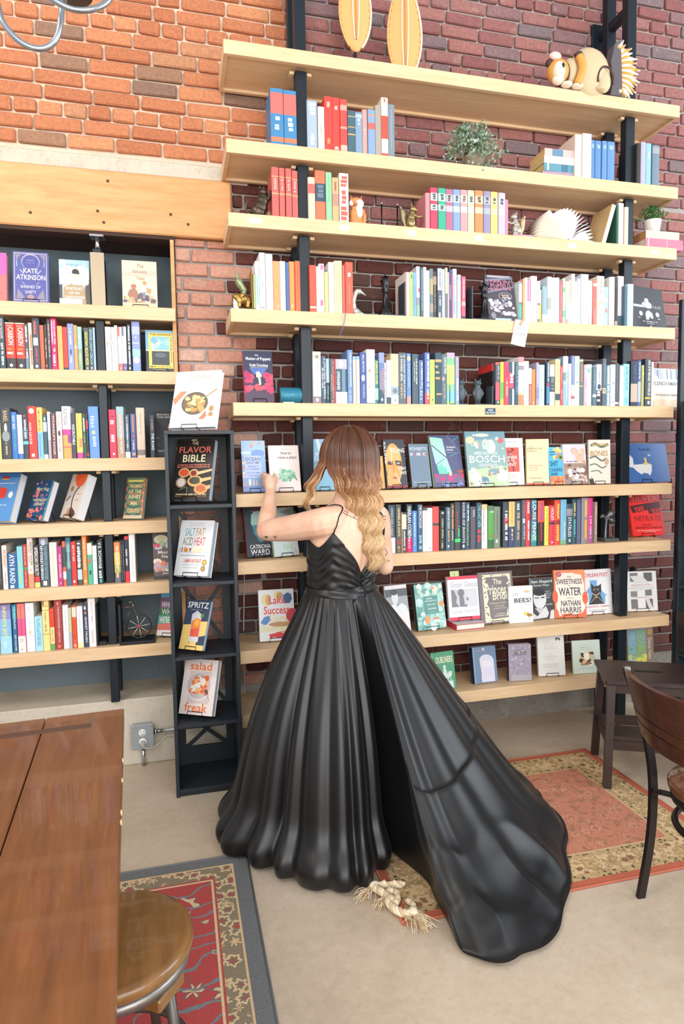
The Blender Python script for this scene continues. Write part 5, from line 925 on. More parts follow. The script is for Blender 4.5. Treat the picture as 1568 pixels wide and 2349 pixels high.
B('nitrate', 'bright red thriller with staring eyes lettered SILVER NITRATE', 'ea2a26', [
 ('r',0,0,1,.2,'b81e22'), ('p',[(.02,.3),(.35,.26),(.98,.2),(.98,.46),(.6,.5),(.56,.4),(.34,.44),(.08,.46)],'4a1416'), ('p',[(.14,.34),(.42,.3),(.46,.42),(.2,.46)],'c02420'), ('e',.3,.4,.09,.045,'7a1818'), ('e',.3,.4,.04,.022,'d84038'), ('p',[(.66,.38),(.98,.36),(.98,.48),(.7,.5)],'b02020'), ('e',.84,.42,.08,.04,'6a1414'), ('e',.84,.42,.035,.02,'d03830'), ('t','SILVER',.08,.07,.92,.19,'c8645c'), ('t','NITRATE',.12,.53,.96,.66,'9a2420'), ('t','SILVIA',.36,.73,.62,.77,'7a1414'), ('t','MORENO-GARCIA',.12,.79,.94,.84,'7a1414'), ('~',.14,.87,.88,.895,'f4a09a'), ('~',.34,.91,.7,.93,'f4a09a')], 'f0503a')
B('lake', 'white book with red and cream script and balloons, beside the gown', 'eeeef0', [
 ('e',.2,.19,.12,.11,'ecdf98'), ('e',.28,.2,.08,.11,'d8b080'), ('e',.56,.12,.13,.09,'ecdf98'), ('e',.6,.13,.09,.07,'d0a070'), ('p',[(.7,.12),(.82,.07),(.92,.1),(.95,.2),(.88,.28),(.74,.28),(.7,.22)],'3f6894'), ('p',[(.04,.63),(.14,.53),(.28,.5),(.34,.58),(.2,.68),(.1,.67)],'5f90c4'), ('e',.94,.52,.18,.14,'c84450'), ('e',.62,.68,.36,.05,'c89870'), ('p',[(.26,.87),(.94,.78),(.96,.9),(.6,.95),(.38,.92),(.32,.97)],'d8484c'),
 ('t','Lake',.3,.13,.75,.28,'e6403e'), ('t','Success',.14,.32,.86,.48,'e6403e'), ('t','Gary',.3,.49,.78,.66,'efe09c'), ('t','Shteyngart',.03,.68,.96,.86,'efe09c')], 'e4e0e4')
B('bwman', 'white book with a grey photograph of a man, behind the gown', 'e6e2e2', [
 ('r',0,.08,1,.6,'a4aaae'), ('r',0,.08,1,.24,'5c666c'), ('e',.42,.26,.15,.14,'d8dcde'), ('p',[(.1,.6),(.2,.42),(.4,.38),(.5,.46),(.7,.38),(.9,.46),(1,.6)],'dfe3e5'), ('e',.4,.15,.16,.06,'4a5258'), ('t','Camus',.15,.68,.6,.75,'c0b8b8'), ('~',.2,.8,.8,.83,'c8c0c0')])
B('garden', 'teal jungle patterned book with orange flowers', '86b8b4', [
 ('*',.02,.02,.98,.3,26,.1,('a8d4cc','c4e0d8','6aa49c','d8e8dc')), ('*',.02,.65,.98,.98,30,.1,('a8d4cc','c4e4e0','5f9a94','d8e8e4')), ('*',.02,.3,.22,.7,12,.09,('b4dcd4','d0e8e0','6aa49c')), ('*',.8,.3,.98,.7,12,.09,('b4dcd4','d0e4d8')), ('r',.28,.27,.78,.66,'5f9894'), ('e',.72,.14,.1,.09,'e8dcc8'), ('e',.64,.1,.05,.03,'e8956c'), ('e',.9,.46,.09,.06,'ec9a68'), ('p',[(.24,.78),(.3,.72),(.33,.68),(.38,.74),(.46,.72),(.44,.82),(.36,.88),(.28,.86)],'f0a06a'), ('r',.56,.75,.74,.8,'d88a70'), ('r',.56,.8,.74,.85,'ecece8'), ('r',.14,.62,.28,.68,'e4e0e0'), ('e',.2,.2,.03,.1,'ecd0b8'),
 ('t','GABRIEL',.38,.31,.6,.345,'eef4f0'), ('t','GARCIA MARQUEZ',.32,.365,.74,.4,'eef4f0'), ('t','CIEN ANOS',.38,.44,.7,.48,'e4ecda'), ('t','SOLEDAD',.4,.53,.7,.57,'eef4f0'), ('~',.42,.62,.68,.63,'c8dcd4')], '2f3836')
# a closed book lying flat, Enter Ghost stands on it
fb = thing('book', 'white and red book lying flat under the ghost novel', 'book', (1.385, 3.045, .6225), rad(2), 'books standing face out')
b = MB(); b.box(0, .165, 0, .125, 0, .0025, flat('c83248')); b.box(0, .165, 0, .125, .0295, .032, flat('d8d4d4')); b.box(0, .003, 0, .125, .0025, .0295, flat('d83a50')); b.box(0, .165, 0, .0012, .027, .032, flat('c83248')); b.build('cover', fb, False)
b = MB(); b.box(.0035, .162, .004, .122, .0027, .0293, M_PAPER); b.build('pages', fb, False)
B('ghost', 'white book with silhouette and red bands, standing on a flat book', 'eceef4', [
 ('r',0,0,1,.075,'e0405c'), ('r',0,.925,1,1,'e0405c'), ('r',.1,.3,.95,.7,'d0d2d8'), ('r',.1,.3,.55,.7,'c4c6ce'), ('p',[(.1,.3),(.2,.32),(.28,.48),(.24,.6),(.34,.7),(.1,.7)],'7f828a'), ('e',.42,.38,.11,.085,'7c8088'), ('p',[(.36,.42),(.48,.44),(.52,.6),(.5,.66),(.6,.64),(.6,.7),(.36,.7)],'7c8088'), ('e',.62,.53,.04,.04,'8a8e96'), ('t','Enter Ghost',.12,.13,.98,.26,'bcc0c8'), ('t','Isabella Hammad',.1,.75,.92,.85,'ccd0d8')], 'e8e8ee', pose=sh('ghost', ay=3.095))
sn = MB(); sn.box(0, .052, 0, .0006, 0, .05, flat('cfe0a4', .7)); o = sn.build('sticky_note'); o.location = (1.392, 3.1365, .868); o.rotation_euler = (rad(-8), 0, rad(2)); o['label'] = 'pale green sticky note behind the red banded ghost novel'; o['category'] = 'sticky note'
nn = MB(); v_, f_ = glyphs('V'); nn.add([(.018+.012*p, -.0004, .024+.014*q) for p, q in v_], f_, flat('6a8048')); nn.build('lettering', o, False)
B('princess', 'grey hardcover with ornate cream frame lettered The Princess Bride', '7f777b', [
 ('r',.12,.05,.93,.97,'eeeacb'), ('p',[(.24,.1),(.84,.1),(.88,.2),(.8,.24),(.9,.3),(.84,.5),(.88,.6),(.8,.68),(.74,.85),(.84,.9),(.3,.92),(.26,.85),(.26,.7),(.2,.62),(.26,.52),(.22,.32),(.28,.24),(.2,.2)],'827a7e'), ('*',.13,.06,.24,.94,26,.022,('827a7e','a09a88')), ('*',.84,.06,.92,.94,24,.022,('827a7e','a09a88')), ('*',.28,.055,.8,.09,10,.02,('827a7e','a09a88')),
 ('t','The',.42,.14,.66,.25,'f2eed0'), ('t','Princess',.2,.25,.86,.44,'f2eed0'), ('t','Bride',.38,.39,.84,.55,'f2eed0'), ('t','S. Morgenstern\'s Classic Tale',.28,.595,.82,.63,'dcd8be'), ('t','of True Love',.42,.65,.68,.68,'dcd8be'), ('t','& High Adventure',.38,.7,.74,.73,'dcd8be'), ('~',.44,.81,.7,.83,'dcd8be'), ('~',.38,.85,.78,.87,'dcd8be')], '6a6468')
B('bees', 'white book lettered BEES! with two drawn bees', 'ebebef', [
 ('e',.75,.16,.12,.03,'e4c080'), ('l',[(.6,.06),(.72,.13)],.012,'b8b4b4'), ('l',[(.78,.17),(.9,.24)],.01,'b8a090'), ('e',.72,.76,.12,.05,'e4cc68'), ('e',.86,.8,.12,.045,'b89458'), ('r',.76,.75,.79,.82,'5a4a38'), ('r',.84,.77,.87,.83,'5a4a38'), ('l',[(.8,.84),(.86,.94)],.012,'6a5a48'), ('l',[(.7,.72),(.58,.7)],.01,'a8a4a4'), ('t','LIFE',.14,.18,.42,.27,'c4c4ca'), ('t','BEES!',.22,.33,.92,.45,'3a3c40'), ('~',.42,.49,.9,.51,'ccccd2')], easel=False, paperback=True)
B('sam', 'black and white portrait book, behind the bee book', '4a4e52', [
 ('r',0,.0,.06,1,'6f8a8c'), ('e',.42,.5,.27,.24,'dfe3e6'), ('e',.4,.33,.27,.1,'3c4044'), ('p',[(.14,.36),(.26,.28),(.5,.27),(.64,.36),(.6,.42),(.3,.4)],'34383c'), ('p',[(.2,.46),(.4,.47),(.4,.49),(.22,.49)],'5a5e62'), ('p',[(.46,.46),(.62,.45),(.6,.49),(.47,.49)],'5a5e62'), ('p',[(.02,.78),(.3,.92),(.5,.78),(.66,.68),(.78,.86),(.7,.96),(.0,.99)],'d8dce0'), ('p',[(.2,.72),(.58,.72),(.4,.86)],'c4c8cc'), ('p',[(.86,.8),(1,.78),(1,1),(.8,1)],'d8dadc'), ('t','Sam Shepard',.08,.05,.94,.14,'eef0f0'), ('t','Seven Plays',.16,.15,.82,.215,'d4dada'), ('~',.64,.32,.84,.345,'b4b8bc'), ('~',.64,.37,.9,.395,'b4b8bc'), ('~',.64,.42,.88,.445,'b4b8bc'), ('~',.64,.47,.84,.495,'b4b8bc'), ('~',.64,.63,.94,.66,'c4c8cc')], easel=False, paperback=True)
B('sweet', 'cream and orange cover lettered THE SWEETNESS OF WATER', 'efe4d8', [
 ('r',0,0,1,.06,'ee8450'), ('r',0,.92,1,1,'ee7044'), ('r',0,0,.05,1,'ee8450'), ('r',.97,0,1,1,'ee8450'), ('p',[(.0,.0),(.2,.04),(.12,.16),(.0,.3)],'ee8450'), ('p',[(.5,.02),(1,.0),(.96,.3),(.88,.1),(.7,.09)],'ee9058'), ('e',.02,.56,.09,.14,'e85f3a'), ('e',.98,.6,.09,.13,'e85f3a'), ('p',[(0,.76),(.14,.9),(.3,.94),(.5,.9),(.7,.94),(.88,.9),(1,.78),(1,1),(0,1)],'ea6a48'), ('p',[(.1,.88),(.22,.94),(.14,.97)],'efe4d8'), ('p',[(.62,.88),(.72,.95),(.5,.96)],'efe4d8'), ('e',.16,.09,.09,.055,'b04858'), ('e',.16,.09,.06,.035,'c87080'),
 ('t','THE',.42,.13,.56,.16,'7a6a68'), ('t','SWEETNESS',.08,.19,.9,.3,'55505a'), ('t','OF',.45,.325,.53,.345,'7a6a68'), ('t','WATER',.14,.37,.86,.54,'47444c'), ('~',.38,.585,.62,.6,'d08878'), ('t','NATHAN',.2,.64,.82,.76,'55505a'), ('t','HARRIS',.17,.78,.84,.9,'55505a')], 'f0884c')
B('poet', 'white book with dark cat on blue house, beside the right post', 'eeeff2', [
 ('p',[(.26,.24),(.5,.24),(.5,.4),(.84,.6),(.76,.6),(.76,.78),(.2,.78),(.2,.52),(.08,.52),(.26,.38)],'7ab0e0'), ('p',[(.3,.5),(.29,.3),(.4,.38),(.54,.37),(.64,.33),(.64,.5),(.6,.58),(.72,.78),(.2,.78),(.32,.58)],'4a4648'), ('l',[(.3,.52),(.45,.58),(.6,.52)],.03,'b8b4b0'), ('e',.46,.62,.04,.02,'b8b860'), ('l',[(.26,.74),(.42,.62)],.02,'a8a8a8'), ('l',[(.52,.62),(.7,.76)],.02,'a8a8a8'), ('e',.4,.45,.035,.02,'8a9098'), ('e',.52,.45,.035,.02,'8a9098'), ('t','CHILEAN POET',.08,.08,.88,.17,'d8606c'), ('t','ALEJANDRO ZAMBRA',.06,.81,.9,.86,'dc8088'), ('~',.2,.9,.8,.92,'c0c4cc')], paperback=True)
B('windows', 'white book with grey window panes, right of the right post', 'e8e6e4', [
 ('r',.12,.04,.38,.26,'7a7c80'), ('r',.58,.04,.86,.26,'686a6e'), ('r',.12,.5,.34,.64,'88888c'), ('r',.6,.38,.82,.62,'7a7c80'), ('r',.12,.7,.34,.94,'7a7a7e'), ('r',.6,.7,.84,.94,'6a6a6e'), ('p',[(.12,.12),(.5,.1),(.8,.34),(.3,.3)],'dcdcdc'), ('e',.5,.42,.44,.06,'d8d8d8'), ('p',[(.6,.7),(.72,.7),(.84,.94),(.7,.94)],'d4d4d6'), ('~',.15,.335,.85,.355,'d8a8a4'), ('~',.2,.65,.8,.67,'c8a8a0')])
B('dubliners', 'green hardcover lettered DUBLINERS with white horse statue', '58a07c', [
 ('r',0,0,.07,1,'6ab48e'), ('r',.12,.0,.135,1,'4a8c6a'), ('t','DUBLINERS',.2,.12,.93,.29,'eeeac4'), ('p',[(.3,.78),(.88,.78),(.9,.97),(.27,.97)],'d8e4dc'), ('e',.55,.4,.06,.055,'d4e4dc'), ('p',[(.5,.44),(.62,.46),(.66,.58),(.5,.6),(.46,.56)],'d0e0d8'), ('e',.5,.64,.22,.075,'d8e6de'), ('p',[(.62,.62),(.74,.52),(.86,.54),(.84,.66),(.78,.68),(.7,.7)],'d4e4dc'), ('p',[(.3,.64),(.38,.68),(.34,.78),(.28,.78)],'d0e0d8'), ('p',[(.64,.68),(.7,.68),(.68,.78),(.63,.78)],'d0e0d8'), ('p',[(.74,.68),(.8,.72),(.82,.78),(.76,.76)],'d0e0d8'), ('p',[(.28,.64),(.24,.72),(.26,.8),(.3,.7)],'c8dcd2')], '3f8a66', easel=False)
B('bluearch', 'blue grey hardcover with pale arch and dark spine', '6e87a4', [
 ('r',0,0,.06,1,'86a0bc'), ('l',[(.06,.12),(.3,.1),(.6,.15)],.02,'c09890'), ('e',.46,.07,.06,.04,'b8c8d8'), ('p',[(.32,.97),(.3,.9),(.32,.74),(.3,.6),(.3,.36),(.32,.28),(.4,.24),(.55,.22),(.7,.24),(.82,.3),(.88,.4),(.88,.98)],'d4d2e6'), ('l',[(.29,.3),(.3,.5),(.34,.72),(.31,.82)],.025,'e8e4b8'), ('t','WHITE',.38,.4,.74,.48,'f4f0dc'), ('t','NIGHTS',.42,.49,.8,.56,'f4f0dc'), ('~',.5,.88,.76,.9,'f4f4f8')], '23344a', easel=False)
B('purplebrick', 'mauve patterned hardcover with grey foot panel and dark spine', '9c94a8', [
 ('*',.04,.02,.96,.86,70,.05,('847c9c','b4acb8','a89c9c','8a84a8','bcb0a8')), ('r',.26,.15,.78,.3,'6a7078'), ('t','A Tale of Two Cities',.24,.16,.82,.2,'d8c890'), ('~',.34,.23,.74,.25,'8a9094'), ('r',.1,.84,1,1,'a9a8ae')], '3a2a30', easel=False)
B('whiteplays', 'white hardcover with faint grey title lines and tiny black deer', 'dfdfdb', [
 ('t','BORIS',.22,.12,.46,.15,'c4c4be'), ('t','GODUNOV,',.2,.17,.72,.21,'c4c4be'), ('t','LITTLE',.26,.23,.6,.27,'c4c4be'), ('t','TRAGEDIES',.2,.29,.74,.33,'c4c4be'), ('t','THE',.36,.44,.54,.48,'c8c8c2'), ('t','COMPLETE',.2,.5,.74,.54,'c8c8c2'), ('t','PLAYS',.3,.56,.6,.6,'c8c8c2'), ('t','ALEXANDER',.16,.69,.76,.73,'c8c8c2'), ('t','PUSHKIN',.2,.75,.68,.79,'c8c8c2'), ('p',[(.68,.04),(.74,.05),(.84,.05),(.86,.11),(.82,.13),(.8,.09),(.74,.09),(.72,.13),(.69,.11)],'4a4c4c')], paperback=True)
B('palegreen', 'pale sage hardcover with small square picture, beside the step stool', 'c9d6cb', [
 ('r',.28,.35,.75,.75,'a08060'), ('*',.3,.37,.73,.73,26,.08,('d8b480','6a5238','e8dcc0','b8c0b0','3a3028')), ('e',.5,.5,.1,.1,'e8e8dc'), ('~',.36,.12,.62,.14,'a8b8ac'), ('~',.28,.2,.74,.22,'a8b8ac'), ('~',.3,.26,.7,.28,'b0beb4'), ('~',.26,.83,.76,.85,'a8b8ac')], easel=False)
B('dearly', 'landscape photo book with blue and green sideways title, behind the step stool', '9a8f80', [
 ('r',0,0,.72,.5,'8a9aa0'), ('r',0,.5,.72,1,'8fa07c'), ('*',.02,.8,.7,.98,14,.09,('d8d060','a8b058','c8c8a0')), ('tv','WINDMILLS',.06,.06,.32,.94,'7cc0e0'), ('tv','DEARLY',.38,.06,.64,.9,'80c470'), ('r',.74,.04,.98,.98,'8a7868'), ('tv','Dianna Hutts',.78,.3,.92,.92,'d4c4bc'), ('e',.86,.12,.1,.08,'b89868')], easel=False)
B('pinkglow', 'pink and orange glowing cover cut by the frame edge', 'f0568c', [
 ('p',[(0,0),(.6,0),(.2,.5),(0,.6)],'f4a848'), ('p',[(.3,.5),(1,.3),(1,1),(.2,1)],'f4706c'), ('p',[(.6,.0),(1,0),(1,.4),(.7,.5)],'f05aa8'), ('~',.1,.8,.8,.84,'c83858')], 'e04858', easel=False)
B('shrines', 'ornate indigo novel with silver frame lettered KATE ATKINSON', '55589c', [
 ('r',.04,.03,.96,.97,'c0b8bc'), ('r',.06,.045,.94,.955,'55589c'), ('e',.5,.2,.26,.16,'a8a4b4'), ('e',.5,.21,.235,.145,'4f529a'), ('~',.4,.16,.6,.18,'8a8cc0'), ('~',.38,.21,.62,.225,'8a8cc0'), ('p',[(.08,.06),(.24,.06),(.14,.14),(.12,.3)],'8a8494'), ('p',[(.92,.06),(.76,.06),(.86,.14),(.88,.3)],'8a8494'), ('p',[(.1,.94),(.14,.74),(.26,.84),(.34,.93)],'8a8494'), ('p',[(.9,.94),(.86,.74),(.74,.84),(.66,.93)],'8a8494'), ('l',[(.2,.36),(.3,.44)],.03,'a8b4e8'), ('l',[(.8,.36),(.7,.44)],.03,'a8b4e8'), ('l',[(.26,.6),(.34,.66)],.03,'8a90d0'), ('l',[(.74,.6),(.66,.66)],.03,'8a90d0'), ('r',.1,.2,.13,.3,'90b0e4'), ('r',.87,.2,.9,.3,'90b0e4'), ('e',.5,.9,.1,.05,'a88488'),
 ('t','KATE',.3,.335,.7,.425,'f6f4f6'), ('t','ATKINSON',.1,.46,.92,.56,'f6f4f6'), ('t','SHRINES OF',.22,.67,.78,.73,'d4d2e4'), ('t','GAIETY',.34,.77,.66,.83,'d4d2e4')], '3a4a8c', pages='c4d4e4')
B('portrait', 'sky cover with a person in a beanie and coat seen from behind', 'cfe0ea', [
 ('r',0,0,1,.3,'a8d0e8'), ('*',.02,.05,.98,.35,14,.14,('e8f0f4','d0e4f0','f4f6f6')), ('p',[(0,.55),(.1,.55),(.1,1),(0,1)],'4a4a4e'), ('p',[(.86,.4),(1,.34),(1,1),(.84,1)],'5a5450'), ('p',[(.1,1),(.14,.62),(.3,.52),(.7,.52),(.84,.6),(.88,1)],'b09878'), ('e',.56,.36,.12,.08,'e8c8b0'), ('p',[(.42,.3),(.44,.22),(.54,.19),(.64,.22),(.68,.31)],'3c383a'), ('*',.05,.38,.95,.52,16,.13,('f2f2f0','e4e8ea')), ('r',.0,.85,.75,1,'c8ccd4'), ('t','MARIA GAINZA',.24,.09,.8,.125,'7a98b0'), ('t','PORTRAIT',.22,.6,.78,.66,'f4f0ea'), ('t','OF AN',.32,.7,.66,.755,'f4f0ea'), ('t','UNKNOWN',.18,.79,.82,.845,'f4f0ea')], 'd87068', easel=False)
B('ghostyear', 'cream cover with watercolour children on a wall', 'ecd7bb', [
 ('p',[(0,.24),(1,.2),(1,.32),(0,.34)],'d8c0b0'), ('e',.32,.55,.08,.05,'b87868'), ('p',[(.2,.62),(.36,.58),(.44,.68),(.42,.8),(.24,.82),(.14,.74)],'a87a68'), ('e',.64,.47,.06,.045,'d89870'), ('p',[(.52,.55),(.68,.52),(.7,.66),(.54,.68)],'ece4d8'), ('p',[(.68,.56),(.84,.6),(.8,.7),(.7,.68)],'c89a78'), ('p',[(.5,.68),(.66,.66),(.64,.84),(.52,.84)],'8a8ca4'), ('p',[(.66,.72),(.8,.74),(.76,.86),(.62,.84)],'5a5670'), ('*',.05,.74,.95,.9,20,.07,('c0a080','8a7468','d4bc98','6f6470')), ('r',0,.9,1,.97,'e4ccac'), ('t','The',.42,.07,.62,.15,'a89078'), ('t','Ghostly',.3,.2,.72,.28,'a89078'), ('t','Year',.4,.33,.66,.41,'b09880')])
B('drinker', 'yellow framed cover of sky over black water lettered THE DRINKER OF HORIZONS', '3f4244', [
 ('r',0,0,1,.5,'7fb4d4'), ('r',.1,.06,.92,.92,'f0d468'), ('r',.2,.15,.8,.5,'8ac0dc'), ('*',.22,.17,.78,.46,10,.12,('a4d0e0','c8dcc8','78b4d4')), ('r',.0,.48,1,.505,'f0dca0'), ('r',.2,.505,.8,.84,'45494c'), ('e',.5,.6,.2,.06,'5a6a74'), ('e',.5,.52,.03,.02,'5a4030'), ('t','THE DRINKER',.14,.075,.88,.125,'5a4a20'), ('tv','OF HORIZONS',.835,.16,.89,.78,'5a4a20'), ('t','MIA COUTO',.14,.86,.86,.905,'5a4a20'), ('~',.24,.935,.66,.955,'d8d4c8')], '55738a')
B('blackhole', 'black space cover behind the dark display tower, third alcove shelf', '33363c', [
 ('t','BOOKS OF',.1,.05,.75,.09,'d8d8d8'), ('t','THE WITCH',.1,.11,.75,.15,'d8d8d8'), ('e',.72,.36,.24,.15,'c08060'), ('e',.76,.36,.2,.13,'6a7890'), ('e',.8,.36,.16,.11,'2a2c32'), ('*',.05,.5,.95,.75,20,.06,('4a4e58','3a3e48','6a6e78')), ('t','WITH WAR',.1,.86,.7,.91,'c8c8c8')], easel=False)
B('bluejacket', 'blue cover with red uniform jacket, cut by the frame edge', '5a94d0', [
 ('r',0,0,1,.1,'3a7ab8'), ('r',.6,.07,.76,.12,'b82848'), ('r',.6,.12,.76,.145,'d8b858'), ('~',.3,.21,.92,.235,'c8e0f0'), ('p',[(.22,.34),(.4,.3),(.62,.3),(.78,.34),(.76,.54),(.66,.53),(.66,.6),(.36,.6),(.36,.53),(.24,.52)],'e0483c'), ('*',.4,.34,.62,.56,8,.02,('c83028','f07860')), ('e',.88,.46,.05,.07,'e8ecec'), ('~',.3,.66,.84,.69,'c8e0f0'), ('r',.3,.8,.62,.92,'2c2c2c'), ('~',.36,.84,.56,.86,'e09850'), ('~',.36,.88,.58,.9,'e09850')], easel=False, pages='e8eef0')
B('library', 'navy cover with coral icons lettered The MIDNIGHT LIBRARY', '1f4a78', [
 ('*',.04,.04,.96,.12,5,.07,('e07a70','5a6a9a')), ('*',.04,.26,.3,.45,4,.1,('e8806c','e07a70')), ('*',.3,.36,.95,.44,5,.07,('e07a70','4a5a94')), ('*',.06,.7,.95,.8,9,.08,('e8806c','e07a70','c86880')), ('*',.06,.86,.95,.95,7,.09,('e8806c','e07a70')), ('r',.94,0,1,1,'38a4b4'), ('t','Matt Haig',.16,.17,.86,.29,'e8dcb4'), ('t','The',.12,.47,.24,.53,'e8dcb4'), ('t','MIDNIGHT',.26,.46,.9,.54,'ecd8b0'), ('t','LIBRARY',.24,.56,.84,.64,'ecd8b0')], pages='e8e4ea', pose=sh('library', w=.125))
B('orangeleaf', 'white paperback with orange petal and dark branch, fourth alcove shelf', 'dccfc6', [
 ('p',[(.25,0),(.95,0),(.96,.14),(.86,.24),(.66,.31),(.44,.26),(.28,.14)],'f0683a'), ('l',[(.66,.3),(.5,.42),(.46,.58),(.52,.74),(.6,.86)],.06,'4a4442'), ('e',.26,.34,.09,.06,'b88a48'), ('l',[(.1,.62),(.3,.5)],.05,'5a4a44'), ('p',[(.5,.74),(.8,.84),(.9,.92),(.76,1),(.56,.98),(.46,.86)],'5a4440'), ('p',[(.36,.8),(.5,.76),(.5,.98),(.3,.96)],'c09868'), ('~',.6,.45,.92,.47,'b8a8a0'), ('~',.6,.58,.86,.6,'b8a8a0')], pages='eceef2', pose=sh('orangeleaf', w=.125), paperback=True)
B('ashes', 'zigzag patterned cover lettered WOMAN OF THE ASHES MIA COUTO', '6a8468', [
 *[('p',[(0,.02+.1*k),(.1,.08+.1*k),(0,.14+.1*k)],('c8744c','3f5a58')[k % 2]) for k in range(9)], *[('p',[(1,.02+.1*k),(.84,.08+.1*k),(1,.14+.1*k)],('c8744c','e08a60')[k % 2]) for k in range(9)], *[('p',[(.12,.1*k+.06),(.5,.1*k+.12),(.88,.1*k+.06),(.88,.1*k+.09),(.5,.1*k+.15),(.12,.1*k+.09)],('3f5a58','c8744c')[k % 2]) for k in range(9)],
 ('r',.1,.06,.9,.115,'d8d870'), ('t','WOMAN',.2,.17,.84,.26,'efe4a8'), ('t','OF THE',.18,.3,.84,.39,'efe4a8'), ('t','ASHES',.16,.43,.82,.52,'efe4a8'), ('t','MIA',.34,.59,.68,.68,'efe4a8'), ('t','COUTO',.2,.76,.84,.86,'efe4a8'), ('r',0,.92,1,1,'d0c0a0')], pages='d8d4d4', easel=False)
B('moonflower', 'dark brown floral cover lettered Moon New, beside the dark display tower', '5a4a48', [
 ('r',0,0,1,.06,'2c2626'), ('r',0,.93,1,1,'2c2626'), ('e',.4,.14,.34,.1,'d8d4a4'), ('e',.4,.14,.2,.06,'c8c498'), ('*',.05,.2,.95,.34,18,.13,('d8b8c8','d84a68','a8b890','c8c0d8')), ('*',.04,.58,.96,.82,26,.14,('e8e0c8','e07a60','c8b0b8','d890a0','a8a8a0')), ('e',.2,.62,.2,.07,'ecE4c4'.lower()), ('t','Moon',.24,.38,.9,.455,'ece4dc'), ('t','New',.42,.475,.92,.545,'ece4dc'), ('t','Jenn',.42,.85,.86,.91,'d8ccc4')], easel=False)
B('whiskey', 'purple and green cover lettered WHISKEY WHEN WE\'RE DRY, partly behind the tower', '58a48c', [
 ('r',0,0,1,.1,'68b8e4'), ('p',[(0,.1),(.5,.1),(1,.06),(1,.36),(0,.36)],'80607c'), ('p',[(0,.36),(1,.36),(1,.52),(0,.52)],'3f7a50'), ('p',[(0,.74),(.5,.7),(1,.76),(1,.88),(0,.86)],'d87064'), ('r',0,.87,1,1,'e4dcd8'), ('t','WHISKEY',.08,.2,.94,.34,'f2eee8'), ('t','WHEN',.12,.37,.9,.51,'f2eee8'), ('t','WE\'RE DRY',.06,.55,.94,.7,'f2eee8')], pages='d4d0d0')
# ---------------------------------------------------------------- books on the dark tower
def tw(k, **kw): return sh(k, **kw)
B('jubilee', 'white cookbook lettered Jubilee with pasta bowl, on top of the tower', 'efedeb', [
 ('p',[(.02,.86),(.0,.52),(.2,.46),(.5,.44),(.9,.62),(.86,.86)],'d4dce6'), ('p',[(.0,.5),(.16,.36),(.3,.36),(.2,.46),(.06,.6)],'d0906a'), ('p',[(.62,.86),(.78,.7),(.86,.72),(.74,.86)],'c08060'), ('e',.5,.58,.29,.2,'5a5044'), ('e',.5,.58,.265,.18,'7a6a50'), ('*',.32,.46,.68,.7,34,.055,('e8c48c','d8a868','f0d8a8','c89858','8a8a58')), ('e',.9,.72,.13,.15,'e6e2de'), ('e',.88,.68,.05,.05,'b88a50'), ('e',.88,.78,.05,.04,'b88a50'), ('l',[(.74,.46),(.96,.34)],.025,'b8946a'), ('t','Jubilee',.3,.06,.82,.17,'c4c0bc'), ('~',.24,.2,.8,.212,'d8d4d0'), ('~',.28,.24,.76,.252,'d8d4d0')], 'e4e2e0', pages='dfe9f2', pose=tw('jubilee'))
B('flavor', 'black cookbook lettered THE FLAVOR BIBLE with wooden spoons, on the tower', '2a2524', [
 ('r',.03,.02,.97,.03,'453a36'), ('e',.27,.56,.15,.075,'e0b880'), ('e',.27,.56,.125,.058,'d85a3c'), ('e',.53,.57,.12,.07,'d8a878'), ('e',.53,.57,.08,.045,'8a2c2c'), ('p',[(.6,.55),(1,.5),(1,.535),(.62,.6)],'e4c08c'), ('e',.58,.7,.2,.09,'d8a868'), ('e',.58,.69,.15,.06,'4a4a3c'), ('p',[(.7,.66),(1,.63),(1,.675),(.72,.72)],'e0b87c'), ('e',.22,.72,.14,.085,'a88a78'), ('e',.22,.72,.105,.065,'d8d0c4'), ('e',.76,.83,.18,.085,'d89860'), ('e',.76,.82,.13,.055,'c06a40'), ('p',[(.86,.78),(1,.76),(1,.82),(.9,.84)],'e0b078'), ('l',[(.2,.84),(.38,.8),(.4,.9)],.025,'6a7a50'), ('e',.45,.02,.08,.012,'d8c890'),
 ('t','THE',.4,.045,.57,.1,'d8cca0'), ('t','FLAVOR',.08,.13,.94,.235,'e0705c'), ('t','BIBLE',.2,.265,.8,.385,'f0e4bc'), ('~',.08,.425,.94,.445,'e0806a'), ('~',.08,.46,.94,.48,'e0806a'), ('~',.12,.905,.92,.925,'dcc898'), ('~',.1,.94,.94,.952,'b07858')], '201c1c', pages='c8d8e8', pose=tw('flavor'))
